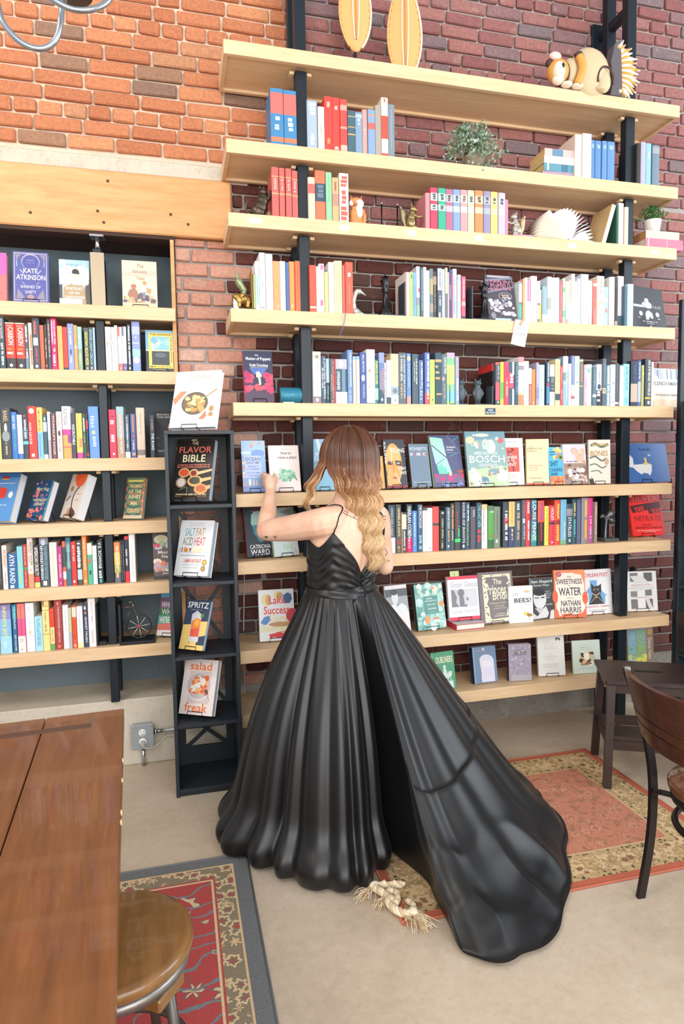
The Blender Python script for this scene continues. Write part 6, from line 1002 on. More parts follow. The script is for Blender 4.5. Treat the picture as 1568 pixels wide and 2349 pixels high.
B('salt', 'white cookbook lettered SALT FAT ACID HEAT, on the tower', 'eaebee', [
 ('t','SALT',.17,.14,.46,.29,'7fb0b8'), ('t','FAT',.5,.14,.76,.29,'c8a878'), ('t','ACID',.13,.31,.44,.46,'8a9a80'), ('t','HEAT',.48,.31,.8,.46,'d87068'), ('r',0,.585,1,.592,'c8ccd0'), ('r',.04,.52,.1,.58,'e0c8a0'), ('r',.13,.49,.16,.58,'6a6a64'), ('r',.2,.51,.32,.58,'e09040'), ('r',.22,.49,.25,.51,'c85048'), ('r',.36,.54,.44,.58,'a0b8b8'), ('e',.4,.53,.05,.02,'b84a58'), ('*',.48,.5,.92,.57,16,.06,('f4ecd0','ece0b8','f0e8d8')), ('~',.24,.05,.72,.065,'c4c8cc'), ('~',.24,.09,.72,.105,'c4c8cc'), ('~',.12,.63,.86,.65,'b0b4b8'), ('t','SAMIN NOSRAT',.24,.7,.76,.77,'e0826c'), ('~',.2,.8,.72,.815,'c4c8cc'), ('~',.24,.85,.68,.865,'c4c8cc'), ('e',.86,.76,.065,.05,'9a7a38'), ('e',.86,.76,.05,.038,'ecc050'), ('e',.84,.87,.065,.05,'8a6a40'), ('e',.84,.87,.05,.038,'c8a060')], 'e2e4ea', pages='cddcee', pose=tw('salt', ax=-.022, w=.17))
B('spritz', 'navy and yellow drinks book lettered SPRITZ with orange cocktail, on the tower', '3c4a60', [
 ('p',[(0,.52),(.36,.5),(.36,1),(0,1)],'f0cd7c'), ('p',[(.62,.44),(1,.42),(1,.7),(.7,.74),(.7,1),(.3,1),(.36,.9)],'f0cd7c'), ('r',0,.9,1,1,'f0cd7c'), ('p',[(.72,.74),(1,.7),(1,.9),(.66,.9)],'3c4a60'), ('p',[(.3,.3),(.5,.22),(.72,.3),(.74,.84),(.36,.84)],'d8d4dc'), ('p',[(.34,.46),(.72,.44),(.72,.74),(.36,.74)],'e0604c'), ('p',[(.36,.42),(.72,.38),(.72,.56),(.36,.6)],'ec8850'), ('e',.55,.46,.14,.09,'f0963c'), ('e',.55,.46,.1,.06,'f4b060'), ('p',[(.66,.32),(.78,.26),(.82,.32),(.72,.38)],'5a9050'), ('t','SPRITZ',.06,.05,.94,.17,'f2f2f4'), ('~',.2,.2,.7,.215,'a8b0bc')], '30405a', pages='c8d8ea', pose=tw('spritz'))
B('salad', 'pale cookbook lettered salad freak with orange salad plate, on the tower', 'efe3de', [
 ('r',.2,.22,.84,.8,'dcccc8'), ('e',.5,.49,.38,.26,'e8e0e0'), ('e',.5,.48,.35,.235,'ccc0c0'), ('*',.26,.33,.76,.62,46,.06,('f0824c','f4a468','ec6a3c','f4ba88')), ('*',.32,.38,.66,.58,12,.08,('f4eedc','ece4c8','f8f4ea')), ('p',[(.68,.56),(.76,.54),(.82,.62),(.76,.64)],'4a4a58'), ('l',[(.76,.6),(.86,.74)],.02,'a8a0a0'), ('t','salad',.18,.055,.83,.2,'f07a3e'), ('t','freak',.16,.79,.83,.95,'f07a3e'), ('~',.2,.965,.7,.975,'ecc8b4')], 'e8dcd8', pages='c4d2e2', pose=tw('salad', ax=-.022, w=.17))
# ---------------------------------------------------------------- figures and small things on the shelves
def S(i): return SZ[i]+.0006
# two carved wooden leaves on thin rods, top shelf
M_LEAF = flat('d9a869', .6); M_LEAF2 = flat('e6d6bf', .7); M_VEIN = flat('c08a52', .6)
def carved_leaf(x, y, hb, ht, wd, lean, label):
    t = thing('carved_leaf', label, 'ornament', (x, y, S(0)), rad(lean), 'carved leaves on the top shelf')
    b = MB(); n = 40; half = []
    for i in range(n+1):
        u = i/n; half.append((u, wd/2*(sin(pi*min(1, u**.8))**.75)*(1 if u < .97 else .6)))
    nx = 8; vs = []; fs = []
    for u, hw in half:
        for k in range(-nx, nx+1):
            q = k/nx; edge = (.0035*sin(u*95)) if abs(q) > .95 else 0
            vs.append((q*(hw+edge), -.012*(1-q*q)-.004*sin(u*95+abs(q)*7)*(abs(q) > .35)*min(1, hw*20), hb+(ht-hb)*u-.018*abs(q)))
    m = 2*nx+1
    for i in range(n):
        for k in range(m-1): fs.append((i*m+k, i*m+k+1, (i+1)*m+k+1, (i+1)*m+k))
    o = len(vs); vs += [(a, bq+.01, c) for a, bq, c in vs[:o]]
    fs += [tuple(q+o for q in f[::-1]) for f in fs]
    ring = [i*m for i in range(n+1)]+[i*m+m-1 for i in range(n, -1, -1)]
    fs += [(a, c, c+o, a+o) for a, c in zip(ring, ring[1:]+ring[:1])]
    b.add(vs, fs, M_LEAF, True); b.build('blade', t)
    e = MB()
    for sg in (-1, 1): e.tube([(sg*(hw+.001), -.002, hb+(ht-hb)*u-.018) for u, hw in half[2:-1]], .005, M_LEAF if sg < 0 else M_LEAF2, 6)
    e.build('rim', t)
    v = MB()
    for sg in (-1, 0, 1): v.tube([(sg*.016*sin(pi*u)**.6, -.014, hb+(ht-hb)*u) for u, hw in half[3:-2]], .0035, M_VEIN if sg == 0 else M_LEAF2, 6)
    v.build('midrib', t)
    f = MB(); f.tube([(0, .004, 0), (0, .004, hb+.01)], .006, M_BLACK, 8); f.build('rod', t)
carved_leaf(.905, 3.12, .118, .56, .155, 0, 'carved pale wooden leaf on a thin black rod, nearer the left post')
carved_leaf(1.147, 3.10, .004, .50, .165, -8, 'carved orange wooden leaf with pale rim, standing lower and further from the left post')
# carved chipmunk with a fanned tail
cm = thing('carved_chipmunk', 'carved and painted wooden chipmunk with fanned tail, on the top shelf', 'figurine', (2.125, 3.018, S(0)))
wd = flat('c9b48f', .6); og = flat('d89a48', .55); dk = flat('4a2f28', .55); cr = flat('e8ddcc', .6)
b = MB(); b.ball((-.01, 0, .10), (.115, .055, .125), wd, 20, 12); b.build('body', cm)
b = MB(); b.tube([(.05+.045*cos(a), -.052, .055+.06*sin(a)) for a in [pi*(1.1-k*.1) for k in range(13)]], .005, dk, 6); b.ball((.05, -.035, .05), (.04, .022, .055), wd); b.build('haunch', cm)
b = MB(); b.ball((-.13, -.005, .085), (.035, .045, .07), wd); b.tube(smooth_path([(-.10, -.045, .15), (-.085, -.05, .09), (-.11, -.045, .012)]), [.02]*13, og, 8); b.tube(smooth_path([(-.11, -.03, .155), (-.09, -.035, .165), (-.07, -.03, .145)]), .014, dk, 8); b.build('chest_stripe', cm)
b = MB(); b.ball((-.20, -.015, .075), (.058, .05, .06), og); b.ball((-.212, -.04, .065), (.033, .034, .045), cr); b.ball((-.165, -.005, .075), (.03, .045, .06), dk); b.ball((-.21, -.03, .03), (.03, .03, .024), cr); b.build('head', cm)
b = MB(); b.ball((-.225, -.03, .14), (.033, .018, .02), flat('e8c4bc', .6)); b.ball((-.245, -.01, .115), (.02, .02, .02), dk); b.build('ear', cm)
b = MB(); b.ball((-.206, -.068, .075), (.009, .009, .014), M_BLACK, 10, 6); b.build('eye', cm)
for sx in (-.16, -.1, .03): b = MB(); b.ball((sx, -.03, .012), (.03, .03, .012), cr if sx < -.05 else wd, 10, 6); b.build('foot', cm)
b = MB()
b.prism([(.10, .0), (.115, .08), (.10, .16), (.12, .25), (.155, .275), (.17, .0)], -.025, .03, flat('5a5258', .7))
for k in range(22):
    a = rad(-62+k*6.4); r0, r1 = .085, .14+.022*((k*7) % 3)/2; c0 = Vector((.115, 0, .125))
    p0 = c0+Vector((cos(a)*r0*.6, 0, sin(a)*r0*1.25)); p1 = c0+Vector((cos(a)*r1, 0, sin(a)*r1*1.05))
    p0.z = max(p0.z, .012); p1.z = max(p1.z, .012)
    b.tube([p0+Vector((0, -.01, 0)), (p0+p1)/2+Vector((0, -.016, 0)), p1+Vector((0, -.008, 0))], [.014, .013, .004], og if k % 2 else cr, 6)
    b.tube([(p0+p1)/2+Vector((0, -.012, 0)), p1+(p1-p0)*.12+Vector((0, -.006, 0))], [.012, .003], cr, 6)
b.build('tail', cm)
# blue bird silhouette ornament on the wall behind the second shelf
hb = MB(); blu = flat('4f86ac', .5)
hb.prism([(-.058, .055), (-.035, .085), (-.028, .078), (-.01, .07), (.058, .068), (.03, .055), (.012, .045), (.03, .025), (.05, .012), (.052, .0), (.03, .012), (.0, .022), (-.02, .028), (-.03, .02), (-.022, .04), (-.04, .05)], -.004, .004, blu)
o = hb.build('bird_ornament'); o.location = (1.185, 3.24, S(1)); o['label'] = 'flat blue metal bird ornament against the bricks, second shelf'; o['category'] = 'ornament'
# trailing plant with sage leaves
random.seed(21)
pl = thing('trailing_plant', 'trailing artificial plant with pale sage leaves, second shelf down', 'plant', (1.51, 3.1, S(1)))
b = MB(); b.lathe([(.045, 0), (.055, .07), (.058, .08), (.05, .08), (.047, .065)], flat('8a7a68', .7), 18); b.build('pot', pl)
st = MB(); stems = []
for k in range(46):
    a = random.uniform(0, 2*pi); r = random.uniform(.08, .17); rise = random.uniform(.06, .15); fall = random.uniform(-.02, .14)
    e = Vector((cos(a)*r, sin(a)*r*.62-.02, .08+rise*.4-fall)); e.z = max(e.z, .006 if e.y > -.09 else -.045)
    pth = smooth_path([(cos(a)*.02, sin(a)*.02, .075), (cos(a)*r*.5, sin(a)*r*.32-.008, .08+rise), e], 4); stems.append(pth); st.tube(pth, .0016, flat('7a8a68', .7), 4)
st.tube(smooth_path([(-.03, 0, .08), (-.09, .01, .11), (-.15, 0, .075)]), .0016, flat('5a4a38', .7), 4); stems.append(smooth_path([(-.09, .01, .11), (-.15, 0, .075)], 5))
st.build('stem', pl)
gl = [flat(c, .6) for c in ('9db59c', '88a589', 'b6c9b4', 'a8c4bf', '7f9878', 'c9cfa8', '9fb8b4')]
lv = MB()
for pth in stems:
    for p in pth[2:]:
        for q in range(4):
            ln = random.uniform(.012, .02); mt = T(*(p+Vector((random.gauss(0, .009), random.gauss(0, .008), random.gauss(0, .009))))) @ Matrix.Rotation(random.uniform(0, 6.28), 4, 'Z') @ RX(random.uniform(-1.2, 1.2))
            lv.add([(0, 0, 0), (ln*.45, ln*.5, .003), (0, ln*1.1, 0), (-ln*.45, ln*.5, .003)], [(0, 1, 2), (0, 2, 3)], random.choice(gl), True, mt)
o = lv.build('leaves', pl, False); o['kind'] = 'stuff'
# small stack of old books lying flat, second shelf
def flat_book(x, y, z, w, d, th, col, label, rz=0, bands=(), group=None, pages='d8b878'):
    t = thing('book', label, 'book', (x, y, z), rad(rz), group); m = flat(col, .6)
    b = MB(); b.box(-w/2, w/2, 0, d, 0, .0022, m); b.box(-w/2, w/2, 0, d, th-.0022, th, m); b.box(-w/2, w/2, 0, .003, .0022, th-.0022, m)
    for u0, u1, c in bands: b.box(-w/2+w*u0, -w/2+w*u1, -.0004, .0, .001, th-.001, flat(c, .6))
    b.build('cover', t, False); p = MB(); p.box(-w/2+.003, w/2-.003, .0035, d-.003, .0024, th-.0024, flat(pages, .85)); p.build('pages', t, False); return t
zz = S(1)
for th, c, wd_, lab, bands in ((.034, 'a890a4', .196, 'lilac grey old book at the bottom of the flat stack', ()), (.038, '5a90a4', .186, 'teal old book, second from the bottom of the flat stack', ((.1, .16, 'c8c8a8'), (.55, .75, '3f7088'))), (.036, 'ece6e0', .18, 'white old book, third from the bottom of the flat stack', ()), (.036, 'e0b4b0', .176, 'pink old book with blue label, top of the flat stack', ((.25, .6, '5f86a4'),))):
    flat_book(1.968, 3.045, zz, wd_, .15, th, c, lab+', second shelf', random.uniform(-2, 2), bands, 'old books lying flat on the second shelf'); zz += th+.0004
# sculptural helper: blobs joined into one figure
def figure(parent, name, parts, mat, mod=True):
    b = MB()
    for p in parts:
        if p[0] == 'b': b.ball(p[1], p[2], mat, 14, 9)
        else: b.tube(smooth_path(p[1], 5), p[2] if not isinstance(p[2], (list, tuple)) else [p[2][min(len(p[2])-1, i*len(p[2])//((len(p[1])-1)*5+1))] for i in range((len(p[1])-1)*5+1)], mat, 8)
    return b.build(name, parent)
# bronze cat bookend stretching up at the red books
t = thing('cat_figurine', 'dark bronze cat with paws up against the red books, third shelf', 'figurine', (.415, 3.06, S(2)))
figure(t, 'body', [('b', (-.005, 0, .035), (.036, .028, .035)), ('t', [(-.0, 0, .04), (.015, 0, .075), (.022, 0, .105)], [.032, .028, .022]), ('b', (.03, 0, .01), (.03, .022, .01))], M_BRONZE)
figure(t, 'head', [('b', (.02, 0, .122), (.02, .018, .018)), ('t', [(.006, -.008, .132), (.003, -.009, .152)], [.008, .002]), ('t', [(.022, -.008, .134), (.022, -.009, .15)], [.007, .002])], M_BRONZE)
for q in (-.012, .012): figure(t, 'leg', [('t', [(.02, q, .095), (.04, q, .09), (.055, q, .125)], [.01, .008, .007])], M_BRONZE)
figure(t, 'tail', [('t', [(-.03, .004, .012), (-.058, .004, .035), (-.058, .004, .065), (-.046, .004, .088)], [.007, .006, .006, .005])], M_BRONZE)
b = MB(); b.ball((.052, .02, .025), (.014, .012, .028), flat('c8b090', .7)); b.lathe([(0, 0), (.017, .0), (.015, .012), (.008, .03), (0, .055)], flat('c8b090', .7), 14, T(.052, .02, 0)); o = b.build('ornament'); o.location = (.412, 3.075, S(2)); o['label'] = 'small beige cone ornament half hidden behind the bronze cat'; o['category'] = 'ornament'
# fox figurine
t = thing('fox_figurine', 'orange and white fox figurine beside the patterned book, third shelf', 'figurine', (.882, 3.06, S(2)))
fo = flat('cf8a50', .45); fw_ = flat('f0ece8', .45)
figure(t, 'body', [('t', [(0, 0, .008), (-.006, 0, .05), (-.004, 0, .09)], [.034, .03, .022])], fo)
figure(t, 'chest', [('b', (.006, -.02, .065), (.018, .016, .036))], fw_)
figure(t, 'head', [('b', (-.004, -.005, .115), (.026, .022, .02)), ('t', [(-.022, 0, .122), (-.03, 0, .145)], [.01, .002]), ('t', [(.016, 0, .122), (.026, 0, .146)], [.01, .002])], fo)
figure(t, 'muzzle', [('b', (.006, -.022, .108), (.014, .014, .012)), ('b', (-.026, -.004, .108), (.012, .012, .014)), ('b', (.024, -.004, .108), (.01, .012, .016))], fw_)
figure(t, 'tail', [('t', [(.03, .008, .01), (.038, .006, .045), (.032, .004, .085)], [.012, .012, .008])], fo)
# wire book stand, empty
b = MB()
for x in (-.04, .04): b.tube([(x, -.02, .118), (x, -.02, .003), (x, .05, .003)], .0035, M_WIRE, 8); b.ball((x, -.02, .121), .006, flat('a8a8ac', .3, .8), 10, 6)
b.tube([(-.04, -.02, .02), (.04, -.02, .012)], .003, M_WIRE, 8); b.tube([(-.04, .05, .003), (.04, .05, .003)], .003, M_WIRE, 8); b.tube([(.04, -.02, .012), (.075, -.022, .014)], .004, flat('a8a8ac', .3, .8), 8)
o = b.build('wire_stand'); o.location = (1.047, 3.08, S(2)); o['label'] = 'empty black wire stand with round tips, between fox and gilded squirrel'; o['category'] = 'stand'
def squirrel(x, y, z, sc, flip, mats, label):
    t = thing('squirrel_figurine', label, 'figurine', (x, y, z), 0, 'squirrel bookends on the third shelf'); m, m2 = mats; k = -1 if flip else 1
    V = lambda a, b_, c: (k*a*sc, b_*sc, c*sc)
    figure(t, 'body', [('b', V(.0, 0, .036), (.024*sc, .022*sc, .034*sc)), ('t', [V(.0, 0, .05), V(.008, 0, .085)], [.02*sc, .015*sc]), ('b', V(.012, -.012, .012), (.016*sc, .012*sc, .01*sc)), ('b', V(-.006, -.018, .028), (.015*sc, .01*sc, .02*sc))], m)
    figure(t, 'head', [('b', V(.012, 0, .1), (.017*sc, .014*sc, .015*sc)), ('b', V(.026, -.002, .096), (.009*sc, .008*sc, .007*sc)), ('t', [V(.004, -.006, .11), V(.0, -.006, .128)], [.006*sc, .002*sc]), ('t', [V(.01, .006, .11), V(.008, .006, .126)], [.006*sc, .002*sc])], m)
    figure(t, 'arm', [('t', [V(.008, -.014, .07), V(.03, -.012, .062), V(.045, -.006, .066)], [.007*sc, .006*sc, .006*sc]), ('b', V(.05, -.004, .068), (.009*sc, .009*sc, .008*sc))], m)
    figure(t, 'tail', [('t', [V(-.022, .004, .01), V(-.036, .004, .045), V(-.04, .004, .085), V(-.052, .004, .108)], [.01*sc, .013*sc, .014*sc, .007*sc])], m2)
M_GILT = flat('a08a60', .35, .75)
squirrel(1.152, 3.05, S(2), 1.02, False, (M_GILT, flat('8f8468', .4, .7)), 'antique gold squirrel holding a nut, beside the rainbow set, third shelf')
fbk = flat_book(1.748, 3.02, S(2), .115, .14, .014, 'c890a4', 'thin pink book lying flat under the grey squirrel', 0, (), None, 'e8e0d8')
squirrel(1.728, 3.06, S(2)+.0145, .98, True, (flat('b4b0a4', .4, .5), flat('c0a888', .45, .4)), 'silvery grey squirrel facing the rainbow set, on a pink book')
# open book with fanned pages
t = thing('open_book', 'open book with white pages fanned upright, third shelf', 'book', (2.02, 3.04, S(2)))
b = MB(); b.box(-.205, .20, 0, .17, 0, .004, flat('c8b8a4', .7)); b.build('cover', t)
random.seed(5)
for k in range(25):
    a = rad(176-k*7.1) if k < 24 else rad(4); L = .172*(1-.12*abs(cos(a)))+(.028 if cos(a) < -.5 else 0); cur = .022*cos(a)
    b = MB(); n = 8; vs = []
    for i in range(n+1):
        u = i/n; px, pz = cos(a)*L*u+cur*sin(pi*u)*-sin(a)*.9, .006+sin(a)*L*u+abs(cur)*sin(pi*u)*.6
        nx_, nz_ = -sin(a)*.0008, cos(a)*.0008
        for dy in (.004, .165): vs += [(px+nx_, dy, pz+nz_), (px-nx_, dy, pz-nz_)]
    fs = []
    for i in range(n):
        o4 = 4*i; q4 = o4+4
        fs += [(o4, o4+2, q4+2, q4), (o4+1, q4+1, q4+3, o4+3), (o4, q4, q4+1, o4+1), (o4+2, o4+3, q4+3, q4+2)]
    fs += [(0, 1, 3, 2), (4*n, 4*n+2, 4*n+3, 4*n+1)]
    b.add(vs, fs, M_WHITE if k > 6 else flat('e6dccd', .7), True); b.build('page', t)
# tan book leaning beside the open book
t = thing('book', 'tan hardcover leaning against the white books, third shelf', 'book', (2.206, 3.03, S(2))); t.rotation_euler = (0, rad(17), 0)
b = MB(); b.box(0, .003, 0, .16, 0, .222, flat('c9a878', .6)); b.box(.021, .024, 0, .16, 0, .222, flat('d9d4c4', .6)); b.box(.003, .021, 0, .003, 0, .222, flat('d9d4c4', .6)); b.build('cover', t)
b = MB(); b.box(.0033, .0207, .0034, .157, .003, .219, M_PAPER); b.build('pages', t)
# potted plant on two flat books
flat_book(2.60, 3.03, S(2), .24, .16, .054, 'c8738a', 'thick pink book lying flat under the beige book, third shelf', 0, ((.06, .1, 'd8a8b0'), (.55, .58, 'd898a4')), None, 'e4d4c0')
flat_book(2.592, 3.035, S(2)+.0545, .21, .15, .042, 'c9bfae', 'beige book lying flat under the potted green plant', -1, (), None, 'c88a50')
t = thing('potted_plant', 'small bushy green plant in a white pot, on two flat books', 'plant', (2.578, 3.10, S(2)+.0972))
b = MB(); b.lathe([(.0, .0), (.036, 0), (.046, .07), (.048, .074), (.042, .074), (.038, .06), (0, .06)], flat('ece6e2', .5), 22); b.build('pot', t)
random.seed(9); lv = MB(); gl = [flat(c, .6) for c in ('4f8a4c', '3f7a40', '5f9a58', '74a868', '48804a')]
for k in range(620):
    a, r, zz = random.uniform(0, 6.28), abs(random.gauss(0, .052)), 0
    r = min(r, .1); zz = .068+.085*math.sqrt(max(0, 1-(r/.105)**2))*random.uniform(.2, 1)
    ln = random.uniform(.008, .016); mt = T(cos(a)*r, sin(a)*r*.7, zz) @ RZ(random.uniform(0, 6.28)) @ RX(random.uniform(-1, 1.2))
    lv.add([(0, 0, 0), (ln*.4, ln*.5, .002), (0, ln, 0), (-ln*.4, ln*.5, .002)], [(0, 1, 2), (0, 2, 3)], random.choice(gl), True, mt)
o = lv.build('leaves', t, False); o['kind'] = 'stuff'
st = MB()
for k in range(16): a = k*.39; st.tube([(cos(a)*.012, sin(a)*.012, .058), (cos(a)*.05, sin(a)*.04, .105)], .0012, flat('5a7a48', .7), 4)
st.build('stem', t)
# fourth shelf: elephant bookend, swan head bookend, chess bookends
t = thing('elephant_bookend', 'gold elephant bookend with a raised green trunk, fourth shelf end', 'bookend', (.336, 3.05, S(3)))
gd = flat('9a7a44', .35, .85); gn = flat('8f9a74', .4, .5)
b = MB(); b.box(-.04, .05, -.02, .06, 0, .008, gn, bev=.002); b.box(.038, .05, -.02, .06, .008, .165, gn, bev=.002); b.box(.03, .038, -.015, .05, .008, .185, gd, bev=.003); b.build('frame', t)
figure(t, 'body', [('b', (-.012, 0, .052), (.03, .028, .028)), ('b', (.008, .006, .045), (.026, .026, .03))], gd)
for q in ((-.024, -.014), (-.024, .014), (.014, -.014), (.014, .014)): figure(t, 'leg', [('t', [(q[0], q[1], .045), (q[0]-.004, q[1], .012)], [.011, .01])], gd)
figure(t, 'head', [('b', (-.036, -.004, .058), (.022, .02, .022)), ('b', (-.026, -.022, .05), (.016, .005, .022)), ('b', (-.048, -.002, .03), (.014, .014, .014))], gd)
figure(t, 'trunk', [('t', [(-.01, .01, .072), (.0, .012, .095), (-.02, .01, .125), (-.03, .01, .16), (-.034, .01, .178)], [.012, .016, .018, .008, .005])], gn)
figure(t, 'ear', [('t', [(-.01, -.02, .07), (-.022, -.026, .05)], [.012, .008])], gd)
b = MB(); b.box(-.012, .012, -.001, .001, 0, .052, flat('dcdce0', .5), RX(rad(-8))); o = b.build('price_card'); o.location = (.283+.012, 3.028, S(3)); o['label'] = 'small white card standing by the elephant bookend'; o['category'] = 'card'
t = thing('swan_bookend', 'pale grey swan head bookend against the coral book, fourth shelf', 'bookend', (.868, 3.05, S(3)))
sw = flat('b9bdb4', .35, .4)
figure(t, 'neck', [('t', [(.012, 0, .008), (-.008, 0, .03), (-.012, 0, .07), (.0, 0, .108), (.012, 0, .118)], [.02, .014, .012, .012, .013])], sw)
figure(t, 'head', [('b', (.016, 0, .116), (.016, .012, .013))], sw); figure(t, 'beak', [('t', [(.026, 0, .114), (.05, 0, .1)], [.007, .003])], sw)
b = MB(); b.lathe([(0, 0), (.032, 0), (.03, .01), (.018, .018), (0, .02)], sw, 18, T(.012, 0, 0)); b.build('base', t)
M_EB = flat('17181a', .25, .3, .6)
def chess(x, label, king, flip):
    t = thing('chess_bookend', label, 'bookend', (x, 3.06, S(3)), 0, 'chess piece bookends on the fourth shelf')
    prof = [(0, .008), (.034, .008), (.036, .018), (.03, .024), (.032, .032), (.024, .04), (.016, .06), (.013, .095), (.012, .12), (.02, .126), (.014, .132), (.02, .138)]
    prof += [(.015, .145), (.024, .172), (.026, .178), (.018, .18), (.006, .186), (0, .188)] if king else [(.014, .142), (.022, .17), (.024, .176), (.014, .178), (.008, .19), (0, .19)]
    b = MB(); b.lathe(prof, M_EB, 26); b.build('piece', t)
    b = MB()
    if king:
        b.box(-.004, .004, -.004, .004, .186, .208, M_EB); b.box(-.011, .011, -.004, .004, .194, .201, M_EB)
        for k in range(4): a = k*pi/2+.4; b.tube([(cos(a)*.02, sin(a)*.02, .17), (cos(a)*.022, sin(a)*.022, .192), (0, 0, .194)], .004, M_EB, 6)
    else:
        b.ball((0, 0, .194), .008, M_EB, 12, 7)
        for k in range(8): a = k*pi/4; b.tube([(cos(a)*.022, sin(a)*.022, .172), (cos(a)*.026, sin(a)*.026, .184)], [.005, .003], M_EB, 6)
    b.build('crown', t)
    k = 1 if not flip else -1
    b = MB(); px_ = .088*k
    b.box(min(-.04*k, px_), max(-.04*k, px_), -.045, .045, 0, .008, flat('4a5660', .45, .4), bev=.002); b.box(min(px_, px_-.006*k), max(px_, px_-.006*k), -.045, .045, .008, .165, flat('4a5660', .45, .4), bev=.001); b.build('bracket', t)
chess(1.022, 'black chess king bookend with open crown, left of the slim books', True, False)
chess(1.548, 'black chess piece bookend beside the dark graphic novel', False, True)
# flat books lying before the graphic novel
for q, (x, c, w_, lab) in enumerate(((1.50, 'e0e0e6', .11, 'pale grey book lying flat under the dark graphic novel, toward the chess piece'), (1.625, 'a8c8e4', .105, 'ice blue book lying flat under the dark graphic novel, toward the hanging tag'))): pass
t = flat_book(1.632, 3.012, S(3), .088, .045, .012, 'a8c8e4', 'thin ice blue booklet lying flat before the dark graphic novel', 0, (), None, 'e8eef2')
# black book behind the tag with an orange mark
t = thing('book', 'upright black book with orange mark, behind the graphic novel, fourth shelf', 'book', (1.706, 3.115, S(3)), 0)
b = MB(); b.box(-.022, .004, 0, .15, 0, .215, flat('1f2226', .5)); b.build('cover', t); b = MB(); b.box(-.0226, -.0222, .04, .07, .12, .15, flat('b07a30', .5)); b.build('cover_print', t)
# hanging tag with a wooden peg
t = thing('hanging_tag', 'handwritten white tag pegged to the fourth shelf edge', 'tag', (1.728, 2.992, 2.206)); t.rotation_euler = (rad(4), rad(10), 0)
b = MB(); b.box(-.04, .04, -.0006, .0, -.128, -.003, flat('efeef0', .6)); b.build('card', t)
b = MB(); b.box(-.006, .006, -.007, -.001, -.03, .012, flat('c8a478', .6), RY(rad(22)), .0015); b.box(-.006, .006, -.001, .006, -.02, .014, flat('c8a478', .6), RY(rad(22)), .0015); b.build('peg', t)
b = MB()
for s_, u0, v0, u1, v1 in (('AUTO-', -.024, -.052, .028, -.034), ('BIOGRAPHY', -.032, -.078, .036, -.06)):
    vs, fs = glyphs(s_); b.add([(u0+(u1-u0)*p, -.0011, v0+(v1-v0)*q) for p, q in vs], fs, flat('9a9aa2', .6))
b.build('lettering', t, False)
b = MB(); pts = smooth_path([(.006, .004, .012), (.002, -.0035, -.006), (-.006, -.004, -.05), (-.022, -.003, -.09), (-.027, -.002, -.104)], 6); b.tube(pts, .004, flat('6f7fb8', .6), 6, flat_=.25)
o = b.build('ribbon_bookmark'); o.location = (.80, 2.998, S(3)); o['label'] = 'blue ribbon bookmark hanging over the fourth shelf edge'; o['category'] = 'bookmark'
# fifth shelf: teal cylinder, owls, section tag
t = thing('case', 'teal cylindrical case lying beside the left post, fifth shelf', 'case', (.545, 3.085, S(4)+.0405))
b = MB(); b.lathe([(.0, -.053), (.036, -.053), (.0405, -.047), (.0405, .047), (.036, .053), (0, .053)], flat('2f7a94', .4, .2), 28, RY(pi/2)); b.build('body', t)
b = MB(); b.lathe([(.0, -.0545), (.034, -.0545), (.034, -.053)], flat('22303a', .4), 24, RY(pi/2)); b.build('end_cap', t)
b = MB(); b.ball((.006, -.040, .004), (.004, .003, .003), M_CHROME, 10, 6); b.build('stud', t)
o = MB(); o.box(-.026, .026, -.012, .012, 0, .006, flat('dcd4c4', .6), bev=.001); o = o.build('paper_slip'); o.location = (.527, 3.032, S(4)); o['label'] = 'small cream slip lying before the teal case'; o['category'] = 'paper'
def owl(x, label, flip):
    t = thing('owl_bookend', label, 'bookend', (x, 3.06, S(4)), 0, 'owl bookends on the fifth shelf'); m = flat('4f5a62', .5, .3)
    b = MB(); b.lathe([(.0, .012), (.014, .014), (.02, .035), (.023, .06), (.02, .085), (.015, .094), (.017, .1), (.02, .112), (.018, .122), (.012, .127), (0, .128)], m, 18); b.build('body', t)
    b = MB()
    for s_ in (-1, 1): b.ball((s_*.008, -.017, .112), (.007, .004, .007), flat('3a444c', .5), 10, 6); b.ball((s_*.008, -.021, .112), .0028, flat('8a949a', .3), 8, 5)
    b.tube([(0, -.02, .108), (0, -.023, .102)], [.004, .001], m, 6); b.build('face', t)
    for s_ in (-1, 1):
        b = MB(); b.tube([(s_*.012, -.004, .122), (s_*.016, -.004, .138)], [.006, .001], m, 6); b.build('ear_tuft', t)
        b = MB(); b.tube([(s_*.018, -.006, .085), (s_*.024, -.008, .06), (s_*.014, -.006, .03)], [.006, .009, .003], m, 6); b.build('wing', t)
        b = MB(); b.tube([(s_*.008, -.004, .02), (s_*.008, -.01, .008)], .005, m, 6); b.build('foot', t)
    k = -1 if flip else 1; b = MB(); a_, c_ = sorted((-.03*k, .075*k)); b.box(a_, c_, -.03, .04, 0, .007, m, bev=.002); e_, f_ = sorted((.075*k, .068*k)); b.box(e_, f_, -.03, .04, .007, .098, m, bev=.002); b.build('bracket', t)
owl(1.418, 'dark owl bookend, left one of the pair, fifth shelf', True)
owl(1.511, 'grey owl bookend with metal bracket, right one of the pair, fifth shelf', False)
